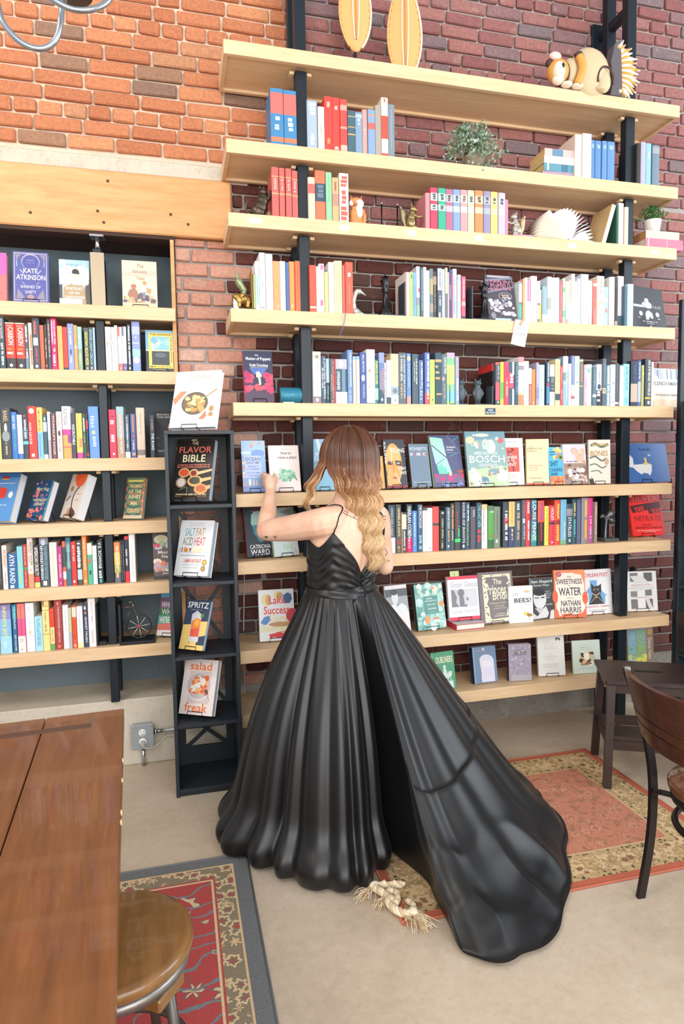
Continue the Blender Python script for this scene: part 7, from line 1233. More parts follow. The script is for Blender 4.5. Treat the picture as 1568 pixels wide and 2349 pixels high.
# the big red and black book behind the owl bracket
t = thing('book', 'black book with red top band, behind the owl bracket, fifth shelf', 'book', (1.5945, 3.06, S(4)))
b = MB(); b.box(0, .0135, 0, .155, 0, .215, flat('221f22', .5)); b.box(-.0004, .0139, -.0004, .1554, .178, .2154, flat('e03a34', .5)); b.build('cover', t)
t = thing('shelf_sign', 'dark blue sign on the fifth shelf edge lettered WORD FICTION', 'sign', (1.553, 2.9995, 1.748))
b = MB(); b.box(-.028, .028, -.002, 0, -.0155, .0155, flat('2f4a5c', .5), bev=.0005); b.build('plate', t); b = MB()
for s_, u0, v0, u1, v1 in (('WORD', -.014, .001, .014, .011), ('FICTION', -.024, -.012, .024, -.002)):
    vs, fs = glyphs(s_); b.add([(u0+(u1-u0)*p, -.0024, v0+(v1-v0)*q) for p, q in vs], fs, flat('d8e4ec', .5))
b.build('lettering', t, False)
# seventh shelf: whale tail bookend, eighth: dark bag
t = thing('whale_tail_bookend', 'grey whale tail bookend right of the seventh shelf books', 'bookend', (2.30, 3.075, S(6))); wt = flat('6f7274', .35, .6)
figure(t, 'fluke', [('t', [(-.005, 0, .13), (.02, 0, .15), (.05, 0, .16)], [.012, .02, .006]), ('t', [(-.005, 0, .13), (-.03, 0, .14), (-.045, 0, .13)], [.01, .012, .004]), ('t', [(.0, 0, .13), (.03, 0, .115), (.05, 0, .105)], [.01, .014, .005])], wt)
figure(t, 'stem', [('t', [(-.012, 0, .01), (-.008, 0, .08), (-.004, 0, .135)], [.009, .007, .009])], wt)
b = MB(); b.box(-.04, .05, -.04, .04, 0, .018, flat('55585a', .5), bev=.003); b.build('base', t)
t = thing('bag', 'black bag with teal lining beside the windows book, eighth shelf end', 'bag', (2.612, 3.245, SZ[7]+.0006))
b = MB(); b.lathe([(0, 0), (.035, .002), (.04, .04), (.038, .12), (.03, .19), (.015, .235), (0, .24)], flat('17191c', .6), 16, Matrix.Diagonal((.9, 1.3, 1, 1))); b.build('body', t)
b = MB(); b.ball((0, -.045, .035), (.03, .012, .03), flat('1f7a80', .5)); b.build('lining', t)
# sixth alcove shelf: bicycle bookend and plain black bookend
t = thing('bicycle_bookend', 'metal bicycle bookend with spoked wheel on a black bracket, lowest alcove shelf', 'bookend', (-.198, 3.31, LZ[5]+.0006))
b = MB(); b.box(-.091, .075, -.05, .07, 0, .016, flat('232427', .5, .3), bev=.003); b.box(-.091, -.080, -.05, .07, .016, .20, flat('232427', .5, .3), bev=.002); b.build('bracket', t)
b = MB(); b.tube([(.058*cos(2*pi*k/36), 0, .078+.058*sin(2*pi*k/36)) for k in range(36)], .0036, flat('3a3c40', .4, .5), 8, True); b.build('tyre', t)
for k in range(8):
    a = 2*pi*k/8+.15; s_ = MB(); s_.tube([(.008*cos(a), -.003, .078+.008*sin(a)), (.054*cos(a), -.003, .078+.054*sin(a))], .0018, flat('d0cac4', .4, .3), 6); s_.build('spoke', t)
b = MB(); b.lathe([(0, -.006), (.009, -.006), (.009, .006), (0, .006)], flat('a84840', .5), 14, T(0, -.003, .078) @ RX(pi/2)); b.build('hub', t)
b = MB(); b.tube([(.0, 0, .078), (-.012, 0, .142), (-.024, 0, .178)], .003, flat('6a5a50', .4, .6), 8); b.tube([(-.024, 0, .178), (-.08, 0, .174)], .0028, flat('8a6a50', .4, .6), 8); b.tube([(-.08, 0, .085), (-.03, 0, .172)], .0025, flat('6a5a50', .4, .6), 8); b.build('frame', t)
b = MB(); b.tube(smooth_path([(-.024, 0, .178), (-.03, 0, .197), (-.045, -.01, .2), (-.03, -.016, .206)]), .003, M_CHROME, 8); b.build('handlebar', t)
t = MB(); t.box(-.0, .018, -.04, .07, 0, .2, flat('1a1b1d', .5), bev=.003); t.box(.018, .055, -.04, .07, 0, .02, flat('1a1b1d', .5), bev=.003); o = t.build('bookend'); o.location = (-.405, 3.33, LZ[5]+.0006); o['label'] = 'plain black bookend right of the white book, lowest alcove shelf'; o['category'] = 'bookend'
# ---------------------------------------------------------------- dark display tower
t = thing('display_tower', 'tall narrow blue-black display tower with X braces, between the two shelving units', 'display shelf')
x0, x1, y0, y1 = -.042, .258, 2.915, 3.19; TZs = [.034, .332, .644, .9765, 1.3235, 1.649]; pt = .016
for xa in (x0, x1-pt): b = MB(); b.box(xa, xa+pt, y0, y1, 0, 1.649-pt, M_TOWER, bev=.001); b.build('side_panel', t)
for z in TZs: b = MB(); e = z == TZs[-1]; b.box(x0 if e else x0+pt, x1 if e else x1-pt, y0+(0 if e else .002), y1, z-pt, z, M_TOWER, bev=.001); b.build('shelf', t)
b = MB(); b.box(x0+pt, x1-pt, y0+.01, y0+.02, 0, TZs[0]-pt, M_TOWER); b.build('kickboard', t)
for a, c in zip(TZs, TZs[1:]):
    c -= pt
    for xa in (x0+pt, x1-pt-.036): b = MB(); b.box(xa, xa+.036, y1-.016, y1, a, c, M_TOWER); b.build('back_stile', t)
    b = MB(); b.box(x0+pt+.036, x1-pt-.036, y1-.016, y1, c-.03, c, M_TOWER); b.build('back_rail', t)
    if a < .1: b = MB(); b.box(x0+pt+.036, x1-pt-.036, y1-.014, y1, a, a+.085, M_TOWER); b.build('back_rail', t)
    lo = a+.085 if a < .1 else a; xa, xb = x0+pt+.036, x1-pt-.036; hi = c-.03
    for s in (0, 1):
        p, q = ((xa, lo), (xb, hi)) if s else ((xb, lo), (xa, hi)); L = math.hypot(q[0]-p[0], q[1]-p[1]); an = math.atan2(q[1]-p[1], q[0]-p[0])
        b = MB(); b.box(-L/2, L/2, -.005, .005, -.009, .009, M_TOWER, T((p[0]+q[0])/2, y1-.009-.0102*s, (p[1]+q[1])/2) @ RY(-an)); b.build('brace', t)

# ---------------------------------------------------------------- dark shelf unit at the right edge, open toward the room's left
t = thing('corner_shelf', 'dark blue shelf unit with open front, cut by the right frame edge', 'shelving', (2.672, 2.97, 0))
M_RU = wood('dark_blue_stained_wood', '1c2830', '2b3841', grain=(9, 9, 1.2), rough=.5)
M_RB = wood('blue_grey_back_board', '486672', '5c7c88', grain=(9, 9, .8), rough=.55)
for y in (-.016, -.80): b = MB(); b.box(0, .24, y, y+.016, 0, 1.805, M_RU, bev=.001); b.build('side_panel', t)
b = MB(); b.box(.228, .24, -.784, -.016, 0, 1.805, M_RB); b.build('back_panel', t)
for z in (.06, .42, .80, 1.17, 1.45, 1.805): b = MB(); b.box(.002, .228, -.784, -.016, z-.016, z, M_RU); b.build('shelf', t)
b = MB(); b.box(0, .014, -.784, -.016, .424, .66, flat('2a2024', .5)); b.build('drawer_front', t)
b = MB(); b.lathe([(0, 0), (.006, 0), (.006, .003), (0, .004)], M_CHROME, 12, T(.2275, -.05, 1.765) @ RY(-pi/2)); b.build('screw_cap', t)
cover_book('face_out_book', 'colourful book with black spine on the corner shelf at the frame edge', ('edge', 2.70, 2.925, .8006, -78, .14, .235, .03, 8), '6f88b8', [
 ('*',.04,.05,.95,.95,34,.16,('58b8b8','9a80c8','e8c0d8','78c890','5070b8')), ('t','O',.3,.3,.7,.5,'f0f0f4'), ('t','VALE',.2,.55,.9,.7,'f0f0f4')], '1f1f22', easel=False)
b = MB(); b.box(2.70, 2.735, 3.005, 3.03, 0, 2.36, M_STEEL, bev=.002); o = b.build('steel_upright'); o['label'] = 'thin black upright beside the shelf ends at the right frame edge'; o['category'] = 'post'

# ---------------------------------------------------------------- outlet, conduit, plug and cords
t = thing('outlet_box', 'grey metal outlet box on the concrete with conduit pipes', 'outlet', (-.199, 3.3145, .157)); gm = flat('a4aeb4', .4, .5)
b = MB(); b.box(-.05, .05, -.04, 0, -.06, .06, gm, bev=.008); b.build('box', t)
b = MB(); b.box(-.053, .053, -.045, -.0402, -.063, .063, gm, bev=.002); b.build('cover_plate', t)
for z in (.022, -.024):
    b = MB(); b.lathe([(0, 0), (.0185, 0), (.0175, .003), (0, .003)], M_WHITE, 20, T(0, -.0452, z) @ RX(pi/2)); b.build('socket', t)
b = MB()
for dx in (-.007, .007): b.box(dx-.0012, dx+.0012, -.0487, -.0482, .024, .033, M_BLACK)
b.lathe([(0, 0), (.0028, 0), (.0026, .0005), (0, .0005)], M_BLACK, 8, T(0, -.0482, .014) @ RX(pi/2)); b.build('slot', t)
for sx in (-1, 1):
    for sz in (-1, 1): b = MB(); b.ball((sx*.043, -.046, sz*.053), (.005, .003, .005), M_CHROME, 8, 5); b.build('screw', t)
b = MB(); b.tube([(.053, -.02, .013), (.40, -.02, .013)], .0095, M_CHROME, 12); b.build('conduit', t); b = MB(); b.tube([(0, -.02, -.063), (0, -.02, -.156)], .0095, M_CHROME, 12); b.build('conduit', t)
b = MB(); b.tube([(.053, -.02, .013), (.072, -.02, .013)], .013, M_CHROME, 12); b.ball((.062, -.033, .004), .005, M_CHROME, 8, 5); b.build('connector', t)
t = thing('power_cord', 'grey cord plugged into the outlet, running behind the tower', 'cord', (-.199, 3.3145, .157))
b = MB(); b.box(-.010, .010, -.075, -.049, -.036, -.014, flat('b4aaa4', .5), bev=.004); b.build('plug', t)
b = MB(); b.tube(smooth_path([(0, -.072, -.032), (.012, -.075, -.046), (.04, -.07, -.05), (.08, -.06, -.036), (.12, -.05, -.005), (.18, -.06, -.02), (.24, -.05, -.1), (.40, -.05, -.105), (.55, -.06, -.11)]), .0035, flat('b4aaa4', .5), 8); b.build('cable', t)
b = MB(); b.tube(smooth_path([(.33, 3.31, .985), (.326, 3.312, .9), (.320, 3.314, .75), (.316, 3.312, .64)]), .003, flat('c9c4bc', .5), 8); b.tube(smooth_path([(.316, 3.308, .545), (.315, 3.312, .45), (.311, 3.312, .33)]), .003, flat('c9c4bc', .5), 8); b.tube(smooth_path([(.311, 3.306, .245), (.31, 3.28, .12), (.36, 3.22, .05), (.5, 3.18, .012)]), .003, flat('c9c4bc', .5), 8)
o = b.build('cable'); o['label'] = 'thin white cable hanging down the bricks left of the gown'; o['category'] = 'cord'

# ---------------------------------------------------------------- rugs
def rug_mat(name, kind):
    t = NT(name); v = t.coord(); X = t.n('ShaderNodeSeparateXYZ', {0: v}); x, y = X.outputs[0], X.outputs[1]
    oi = v; hx, hy = (RW/2, RH/2)
    dx = t.math('SUBTRACT', hx, t.math('ABSOLUTE', x)); dy = t.math('SUBTRACT', hy, t.math('ABSOLUTE', y)); d = t.math('MINIMUM', dx, dy)
    wob = t.n('ShaderNodeTexNoise', {'Vector': v, 'Scale': 22.0, 'Detail': 2.0}); vw = t.n('ShaderNodeVectorMath', operation='MULTIPLY_ADD'); t.set(vw.inputs[0], wob.outputs['Color']); vw.inputs[1].default_value = (.03, .03, 0); t.set(vw.inputs[2], v); v2 = vw.outputs[0]
    def band(a, b_): return t.math('MULTIPLY', t.math('GREATER_THAN', d, a), t.math('LESS_THAN', d, b_))
    def flowers(vec, sc, c0, stops, rnd=.75):
        vo = t.n('ShaderNodeTexVoronoi', {'Vector': vec, 'Scale': sc, 'Randomness': rnd}); ds = vo.outputs['Distance']
        # petal outline: the distance is modulated by the angle around the cell centre
        dv = t.n('ShaderNodeVectorMath', operation='SUBTRACT'); t.set(dv.inputs[0], vec); t.set(dv.inputs[1], vo.outputs['Position']); sp = t.n('ShaderNodeSeparateXYZ', {0: dv.outputs[0]})
        an = t.math('ARCTAN2', sp.outputs[1], sp.outputs[0]); pe = t.math('MULTIPLY_ADD', t.math('SINE', t.math('MULTIPLY', an, 6.0)), .16, 1.0)
        return t.ramp(t.math('MULTIPLY', t.math('MULTIPLY', ds, 1.0), pe), stops), vo.outputs['Color']
    if kind == 'red':
        fl, cc = flowers(v2, 7.5, None, [(0, 'b0564f'), (.10, '9a3a3c'), (.13, 'd9c09a'), (.26, 'd9c09a'), (.29, '6a6f70'), (.32, 'b4504e'), (1, 'b4504e')])
        fl.node.color_ramp.interpolation = 'CONSTANT'
        sc_ = t.n('ShaderNodeTexWave', {'Vector': v2, 'Scale': 4.2, 'Distortion': 9.0, 'Detail': 1.0, 'Detail Scale': 1.4}, wave_type='RINGS').outputs['Fac']
        line = t.math('MULTIPLY', t.math('GREATER_THAN', sc_, .955), 1.0)
        f2, _ = flowers(v2, 17, None, [(0, '7f8588'), (.12, 'd9c09a'), (.2, '5f696e'), (.24, 'b4504e'), (1, 'b4504e')]); f2.node.color_ramp.interpolation = 'CONSTANT'
        field = t.mix(t.math('GREATER_THAN', t.noise(v, 3.1, 1), .54), fl, f2); field = t.mix(line, field, '7c8488')
        bd, _ = flowers(v2, 20, None, [(0, 'b0564f'), (.14, 'b0564f'), (.18, '7a7568'), (.3, 'd6ba92'), (.42, 'd6ba92'), (.47, '8a7f6a'), (1, 'cfae86')]); bd.node.color_ramp.interpolation = 'CONSTANT'
        col = t.mix(band(.0, .055), field, '6f7274')
        col = t.mix(band(.055, .062), col, 'd4b68e'); col = t.mix(band(.062, .125), col, bd); col = t.mix(band(.125, .132), col, 'b0564f'); col = t.mix(band(.132, .140), col, 'd9c09a')
    else:
        fl, _ = flowers(v2, 15, None, [(0, 'c9a088'), (.12, '8a5a44'), (.17, 'c07a62'), (.26, 'd4ab90'), (.34, '9a5a48'), (.4, 'bf7f66'), (1, 'b97460')])
        f2, _ = flowers(v2, 34, None, [(0, 'd0b494'), (.2, 'a8604e'), (.4, 'c58a70'), (1, 'b97460')])
        field = t.mix(.5, fl, f2); field = t.mix(t.math('MULTIPLY', t.math('GREATER_THAN', t.noise(v2, 30, 2), .57), .55), field, '8a6a52')
        bd, _ = flowers(v2, 18, None, [(0, 'a8624c'), (.14, '8f5a44'), (.2, '7a6a4c'), (.27, 'cdaf86'), (.5, 'd3b890'), (.6, 'a88c62'), (1, 'c9a97e')])
        gd, _ = flowers(v2, 46, None, [(0, '4a4436'), (.25, '5a5140'), (.35, 'b49a70'), (1, 'c4a67a')]); 
        spk = t.math('MULTIPLY', t.math('GREATER_THAN', t.noise(v2, 34, 2), .58), .5)
        col = t.mix(band(.0, .032), field, 'b5644c'); col = t.mix(band(.032, .06), col, gd); col = t.mix(band(.06, .145), col, t.mix(spk, bd, '8a6f52')); col = t.mix(band(.145, .17), col, gd); col = t.mix(band(.17, .176), col, 'd0b088')
    fz = t.noise(v, 240, 2, .7); col = t.mix(.22, col, t.ramp(fz, [(.3, (.1, .08, .07)), (.7, (.95, .9, .85))]), 'OVERLAY')
    t.bump(fz, .6, .004); return t.out(col, .95, Specular_IOR_Level=.15)
def rug(name, label, x0, x1, y0, y1, kind):
    global RW, RH
    RW, RH = x1-x0, y1-y0
    t = thing(name, label, 'rug', ((x0+x1)/2, (y0+y1)/2, 0)); m = rug_mat(name+'_pile', kind)
    b = MB(); n = 24; vs = []; fs = []
    random.seed(4)
    for i in range(n+1):
        for j in range(n+1):
            vs.append((-RW/2+RW*i/n+(random.gauss(0, .0015) if i in (0, n) else 0), -RH/2+RH*j/n+(random.gauss(0, .0015) if j in (0, n) else 0), .008 if 0 < i < n and 0 < j < n else .006))
    for i in range(n):
        for j in range(n): a = i*(n+1)+j; fs.append((a, a+n+1, a+n+2, a+1))
    b.add(vs, fs, m, True); b.box(-RW/2+.001, RW/2-.001, -RH/2+.001, RH/2-.001, .0008, .0055, m); b.build('pile', t, False)
    e = MB(); c = flat('6f7274' if kind == 'red' else 'b5644c', .95)
    for (ax, ay, bx, by) in ((-1, -1, 1, -1), (1, -1, 1, 1), (1, 1, -1, 1), (-1, 1, -1, -1)): e.tube([(ax*RW/2, ay*RH/2, .005), (bx*RW/2, by*RH/2, .005)], .0042, c, 6)
    e.build('bound_edge', t)
rug('red_rug', 'red floral oriental rug with grey edge under the wooden stool and table', -1.35, .216, .55, 2.405, 'red')
rug('faded_rug', 'faded rose and tan oriental rug with brick red edge under the step stool', .665, 2.004, 1.878, 2.828, 'tan')
# floor debris
b = MB(); b.tube([(.16, 1.865, .003), (.175, 1.885, .003)], .0013, flat('efe6d0', .7), 5); o = b.build('wood_splinter'); o['label'] = 'tiny pale splinter on the concrete beside the red rug'; o['category'] = 'splinter'
# frayed rope at the corner of the tan rug
random.seed(12)
t = thing('rope_toy', 'frayed knotted beige rope on the corner of the tan rug', 'rope', (.665, 1.955, .008)); rp = [flat(c, .9) for c in ('d8c4a4', 'c9b08a', 'e4d6bc', 'b89870')]
def rope(pts, r):
    b = MB(); P = smooth_path(pts, 8)
    for k in range(3):
        b.tube([p+Vector((cos(i*.9+k*2.09)*r*.5, sin(i*.9+k*2.09)*r*.5*.6, sin(i*.9+k*2.09)*r*.5)) for i, p in enumerate(P)], r*.62, rp[k], 7)
    return b
rope([(-.06, .115, .012), (-.02, .105, .016), (.02, .10, .014), (.06, .095, .012)], .013).build('rope_strand', t)
rope([(-.045, .10, .014), (-.03, .07, .018), (-.015, .04, .014), (-.02, .01, .014), (-.005, -.03, .012), (.03, -.06, .012)], .013).build('rope_strand', t)
rope([(.0, .07, .014), (.02, .05, .016), (.015, .02, .014), (.0, .0, .013)], .011).build('rope_strand', t)
rope([(.045, .005, .012), (.055, -.02, .014), (.05, -.045, .012)], .010).build('rope_strand', t)
b = MB(); b.ball((-.04, .105, .017), (.02, .016, .014), rp[2]); b.ball((-.008, .025, .015), (.016, .02, .012), rp[0]); b.ball((.045, -.05, .014), (.016, .018, .012), rp[2]); b.build('knot', t)
fr = MB()
def fray(cx, cy, ang, n, ln, sp):
    for k in range(n):
        a = ang+random.gauss(0, sp); l = ln*random.uniform(.5, 1.1); p = Vector((cx+random.gauss(0, .008), cy+random.gauss(0, .008), .012)); q = p+Vector((cos(a)*l, sin(a)*l, -.008)); q.z = .003
        fr.tube([p, (p+q)/2+Vector((random.gauss(0, .006), random.gauss(0, .006), .006)), q], [.0016, .0013, .0008], random.choice(rp), 4)
fray(-.06, .105, rad(215), 34, .07, .35); fray(.045, -.055, rad(-75), 60, .085, .35); fray(-.02, .03, rad(200), 26, .04, .6); fray(.02, -.05, rad(-50), 30, .06, .5); fray(-.045, .03, rad(230), 16, .03, .6)
o = fr.build('frayed_ends', t, False); o['kind'] = 'stuff'

# ---------------------------------------------------------------- table (rotated a little against the wall)
t = thing('table', 'stained wooden plank table in the left foreground', 'table', (-.174, 2.021, 0), rad(3.6)); zt = .76
# local frame: +x right edge at x=0, far edge at y=0, planks run along -y
def plank(x0, x1, y0, y1, seed):
    b = MB(); b.box(x0, x1, y0, y1, zt-.038, zt, M_TABLE, bev=.002); return b.build('plank', t)
plank(-.215, 0, -1.72, 0, 1); plank(-.4325, -.2175, -1.72, 0, 2); plank(-.65, -.435, -1.72, 0, 3); plank(-.8675, -.6525, -1.72, 0, 4)
b = MB(); b.box(-.60, -.088, -.120, -.088, zt-.0002, zt+.0008, flat('5a4030', .6)); b.build('inlay_strip', t)
b = MB(); b.box(-.84, -.03, -1.69, -.03, zt-.09, zt-.0385, M_TABLE); b.build('apron', t)
for lx in (-.78, -.09):
    for ly in (-1.62, -.09): b = MB(); b.box(lx-.035, lx+.035, ly-.035, ly+.035, .009, zt-.09, M_TABLE, bev=.003); b.build('leg', t)
b = MB()
for y in (-.62, -.66, -.36, -.47): b.ball((.0, y, zt-.004), (.003, .012, .004), flat('d9b98c', .7), 8, 5)
b.build('edge_chip', t)
# round stool
t = thing('round_stool', 'round wooden stool seat on a grey metal base, tucked beside the table', 'stool', (-.160, 1.43, 0))
b = MB(); b.lathe([(0, .425), (.15, .425), (.16, .432), (.166, .44), (.166, .452), (.160, .460), (.15, .4625), (0, .4625)], M_STOOL, 48); b.build('seat', t)
b = MB(); b.lathe([(.148, .405), (.157, .405), (.157, .4248), (.148, .4248)], flat('8f8a86', .35, .7), 40); b.build('seat_ring', t)
for k in range(4):
    a = pi/4+k*pi/2+.3; b = MB(); b.tube([(cos(a)*.12, sin(a)*.12, .41), (cos(a)*.165, sin(a)*.165, .0115)], .012, flat('5a5652', .4, .6), 10); b.build('leg', t)
b = MB(); b.tube([(.152*cos(2*pi*k/32), .152*sin(2*pi*k/32), .16) for k in range(32)], .008, flat('5a5652', .4, .6), 8, True); b.build('foot_ring', t)
b = MB(); b.box(.10, .155, -.06, .03, .375, .404, M_STOOL, RZ(-.6), .004); b.build('seat_block', t)

# ---------------------------------------------------------------- step stool
t = thing('step_stool', 'dark brown wooden step stool standing partly on the tan rug', 'step stool', (2.115, 2.515, 0), math.atan2(-.197, .384)); ds = wood('dark_step_stool_wood', '241816', '3a2823', grain=(2, 9, 9), rough=.4)
b = MB(); b.box(-.215, .215, -.165, .165, .478, .5, ds, bev=.004); b.box(-.06, .06, -.012, .012, .4995, .5006, flat('120c0b', .8)); b.build('top_board', t)
ends = []
for sx in (-1, 1):
    for sy in (-1, 1):
        top = Vector((sx*.185, sy*.13, .478)); bot = Vector((sx*.205, sy*.175, .0088)); d_ = bot-top
        b = MB(); w2 = .017; vs = [(c.x+i*w2, c.y+j*w2, c.z) for c in (top, bot) for i, j in ((-1, -1), (1, -1), (1, 1), (-1, 1))]
        b.add(vs, [(0, 1, 2, 3), (7, 6, 5, 4), (0, 4, 5, 1), (1, 5, 6, 2), (2, 6, 7, 3), (3, 7, 4, 0)], ds); b.build('leg', t)
b = MB(); b.box(-.178, .178, -.165, -.02, .225, .243, ds, bev=.003); b.build('lower_step', t)
for sy in (-1, 1):
    b = MB(); b.box(-.167, .167, sy*.13-.009, sy*.13+.009, .435, .4775, ds); b.build('apron', t); b = MB(); y_ = sy*.153; b.box(-.182, .182, y_-.009, y_+.009, .18, .224, ds); b.build('rail', t)
for sx in (-1, 1):
    b = MB(); b.box(sx*.185-.009, sx*.185+.009, -.115, .115, .43, .4775, ds); b.build('apron', t); b = MB(); b.box(sx*.194-.008, sx*.194+.008, -.135, .135, .18, .224, ds); b.build('side_rail', t)

# ---------------------------------------------------------------- cafe chair at the right edge
t = thing('cafe_chair', 'dark metal cafe chair with curved wooden back at the right edge', 'chair', (1.66, 1.585, 0), rad(-4)); mt_ = flat('2a2322', .4, .4)
def bar(pts, wx, wy, m):
    P = smooth_path(pts, 6); b = MB(); vs = []; fs = []
    for p in P: vs += [(p.x-wx, p.y-wy, p.z), (p.x+wx, p.y-wy, p.z), (p.x+wx, p.y+wy, p.z), (p.x-wx, p.y+wy, p.z)]
    n = len(P)
    for i in range(n-1):
        for k in range(4): fs.append((4*i+k, 4*i+(k+1) % 4, 4*i+4+(k+1) % 4, 4*i+4+k))
    fs += [(3, 2, 1, 0), (4*n-4, 4*n-3, 4*n-2, 4*n-1)]; b.add(vs, fs, m); return b
for sy in (-1, 1): bar([(-.185, sy*.19, .001), (-.155, sy*.19, .18), (-.145, sy*.19, .32), (-.152, sy*.19, .46), (-.19, sy*.185, .62), (-.255, sy*.18, .80)], .013, .008, mt_).build('back_leg', t)
for sy in (-1, 1): bar([(.19, sy*.17, .001), (.17, sy*.165, .25), (.15, sy*.16, .425)], .012, .012, mt_).build('leg', t)
b = MB(); b.lathe([(0, .430), (.17, .430), (.188, .44), (.19, .455), (.182, .465), (.12, .470), (0, .463)], wood('chair_seat_wood', '4a2a18', '7a4a2a', grain=(7, 1.5, 7), rough=.22, coat=.5), 48); b.build('seat', t)
b = MB(); b.lathe([(.165, .405), (.180, .405), (.180, .4298), (.165, .4298)], mt_, 40); b.build('seat_ring', t)
b = MB(); b.tube([(.165*cos(2*pi*k/40), .165*sin(2*pi*k/40), .325) for k in range(40)], .011, mt_, 8, True); b.tube(smooth_path([(-.145, .19, .36), (-.16, .14, .395), (-.14, .09, .405)]), .009, mt_, 8); b.tube(smooth_path([(-.145, -.19, .36), (-.16, -.14, .395), (-.14, -.09, .405)]), .009, mt_, 8); b.build('hoop', t)
def backboard(z0, z1, name):
    b = MB(); n = 18; vs = []; fs = []
    for i in range(n+1):
        y = -.185+.37*i/n; bow = -.045*(1-(y/.185)**2)
        for z in (z0, z1):
            x = -.155-(z-.46)*.295+bow
            vs += [(x-.009, y, z), (x+.009, y, z)]
    for i in range(n):
        o = 4*i; q = o+4
        fs += [(o, o+2, q+2, q), (o+1, q+1, q+3, o+3), (o, q, q+1, o+1), (o+2, o+3, q+3, q+2)]
    fs += [(0, 1, 3, 2), (4*n, 4*n+2, 4*n+3, 4*n+1)]
    b.add(vs, fs, M_DARKWOOD, False); return b.build(name, t)
backboard(.685, .805, 'back_slat'); backboard(.648, .678, 'back_slat'); backboard(.585, .641, 'back_slat')
b = MB()
for z in (.6815, .6445):
    b.tube([(-.155-(z-.46)*.295-.045*(1-(y/.185)**2)+.002, y, z) for y in [-.18+.36*i/16 for i in range(17)]], .0042, flat('a9754a', .5), 6)
b.build('slat_edge', t)
for sy in (-1, 1): b = MB(); b.box(-.268, -.245, sy*.182-.009, sy*.182+.009, .795, .812, M_CHROME, bev=.003); b.build('end_cap', t)

# ---------------------------------------------------------------- looping chrome pendant lamp, top corner
t = thing('pendant_lamp', 'looped chrome tube pendant lamp in the upper corner', 'pendant lamp', (-.238, 2.1, 2.86)); ch = flat('a9b0b8', .25, .9)
Lp = lambda L: [(x+.238, y-2.1, z-2.86) for x, y, z in L]
P1 = Lp([(-.45, 2.1, 2.86), (-.437, 2.1, 2.773), (-.417, 2.1, 2.735), (-.384, 2.1, 2.706), (-.344, 2.1, 2.695), (-.309, 2.1, 2.708), (-.287, 2.1, 2.741), (-.276, 2.1, 2.791), (-.272, 2.1, 2.835)])
P2 = Lp([(-.36, 2.07, 2.87), (-.326, 2.06, 2.837), (-.287, 2.05, 2.804), (-.241, 2.05, 2.787), (-.199, 2.05, 2.79), (-.162, 2.06, 2.813), (-.136, 2.07, 2.848), (-.127, 2.08, 2.90)])
for P in (P1, P2): b = MB(); b.tube(smooth_path(P, 6), .0085, ch, 12); b.build('curved_arm', t)
b = MB(); b.lathe([(0, -.004), (.05, -.002), (.055, .01), (.05, .03), (.02, .05), (.012, .4)], flat('3a2c28', .5), 24); b.build('canopy', t)
b = MB(); b.lathe([(0, -.02), (.014, -.02), (.014, .015), (0, .016)], ch, 16, T(-.034, 0, -.005)); b.build('collar', t)
# ---------------------------------------------------------------- the woman in the black gown
base = Vector((.66, 2.56, 0)); CAM0 = Vector((0, 0, HZ))
def K(x, y, z): return CAM0+(Vector((x, y, z))-CAM0)*1.032
lat = Vector((cos(rad(30)), sin(rad(30)), 0)); fac = Vector((-sin(rad(30)), cos(rad(30)), 0))
woman = thing('person', 'person with wavy blonde hair in a black satin gown, back turned, reaching for a book', 'person', base)
def kid(o): o.location = -base; return o
SEC = [(.78, .625, 2.50, .185, .135), (.90, .63, 2.5, .170, .130), (.985, .635, 2.5, .138, .106), (1.06, .64, 2.5, .142, .108), (1.13, .648, 2.5, .153, .114), (1.19, .656, 2.5, .162, .113), (1.24, .664, 2.5, .166, .104), (1.285, .670, 2.5, .158, .088), (1.32, .675, 2.502, .118, .070), (1.345, .677, 2.507, .078, .060), (1.38, .679, 2.513, .055, .055), (1.43, .681, 2.52, .052, .054), (1.50, .684, 2.53, .05, .05)]
def sec(z):
    for a, b in zip(SEC, SEC[1:]):
        if a[0] <= z <= b[0]:
            i = SEC.index(a); p0 = SEC[max(i-1, 0)]; p3 = SEC[min(i+2, len(SEC)-1)]; u = (z-a[0])/(b[0]-a[0])
            return [.5*((2*a[k])+(b[k]-p0[k])*u+(2*p0[k]-5*a[k]+4*b[k]-p3[k])*u*u+(3*a[k]-p0[k]-3*b[k]+p3[k])*u**3) for k in range(1, 5)]
    return (SEC[0] if z < SEC[0][0] else SEC[-1])[1:]
def surf(phi, z, off=0.0):
    """point on the torso; phi = 0 is the middle of her back, positive toward her right"""
    cx, cy, rx, ry = sec(z); c = Vector((cx, cy, z)); e = 2.25
    s_, c_ = sin(phi), cos(phi)
    k = (abs(s_)**e+abs(c_)**e)**(-1/e)
    spine = -.010*math.exp(-(phi/.22)**2)*(1 if z > 1.0 else 0)+.008*(math.exp(-((abs(phi)-.75)/.3)**2) if 1.18 < z < 1.28 else 0)
    p = c+lat*(s_*k*(rx+off))-fac*(c_*k*(ry+off+spine)); return K(*p)
b = MB(); sk = flat('e2b99f', .5)
n, zs = 40, [.78+.0145*i for i in range(51)]
vs = [surf(2*pi*k/n, min(z, 1.5)) for z in zs for k in range(n)]; fs = [(i*n+k, i*n+(k+1) % n, (i+1)*n+(k+1) % n, (i+1)*n+k) for i in range(len(zs)-1) for k in range(n)]
fs += [tuple(range(n))[::-1], tuple((len(zs)-1)*n+k for k in range(n))]; b.add(vs, fs, sk, True)
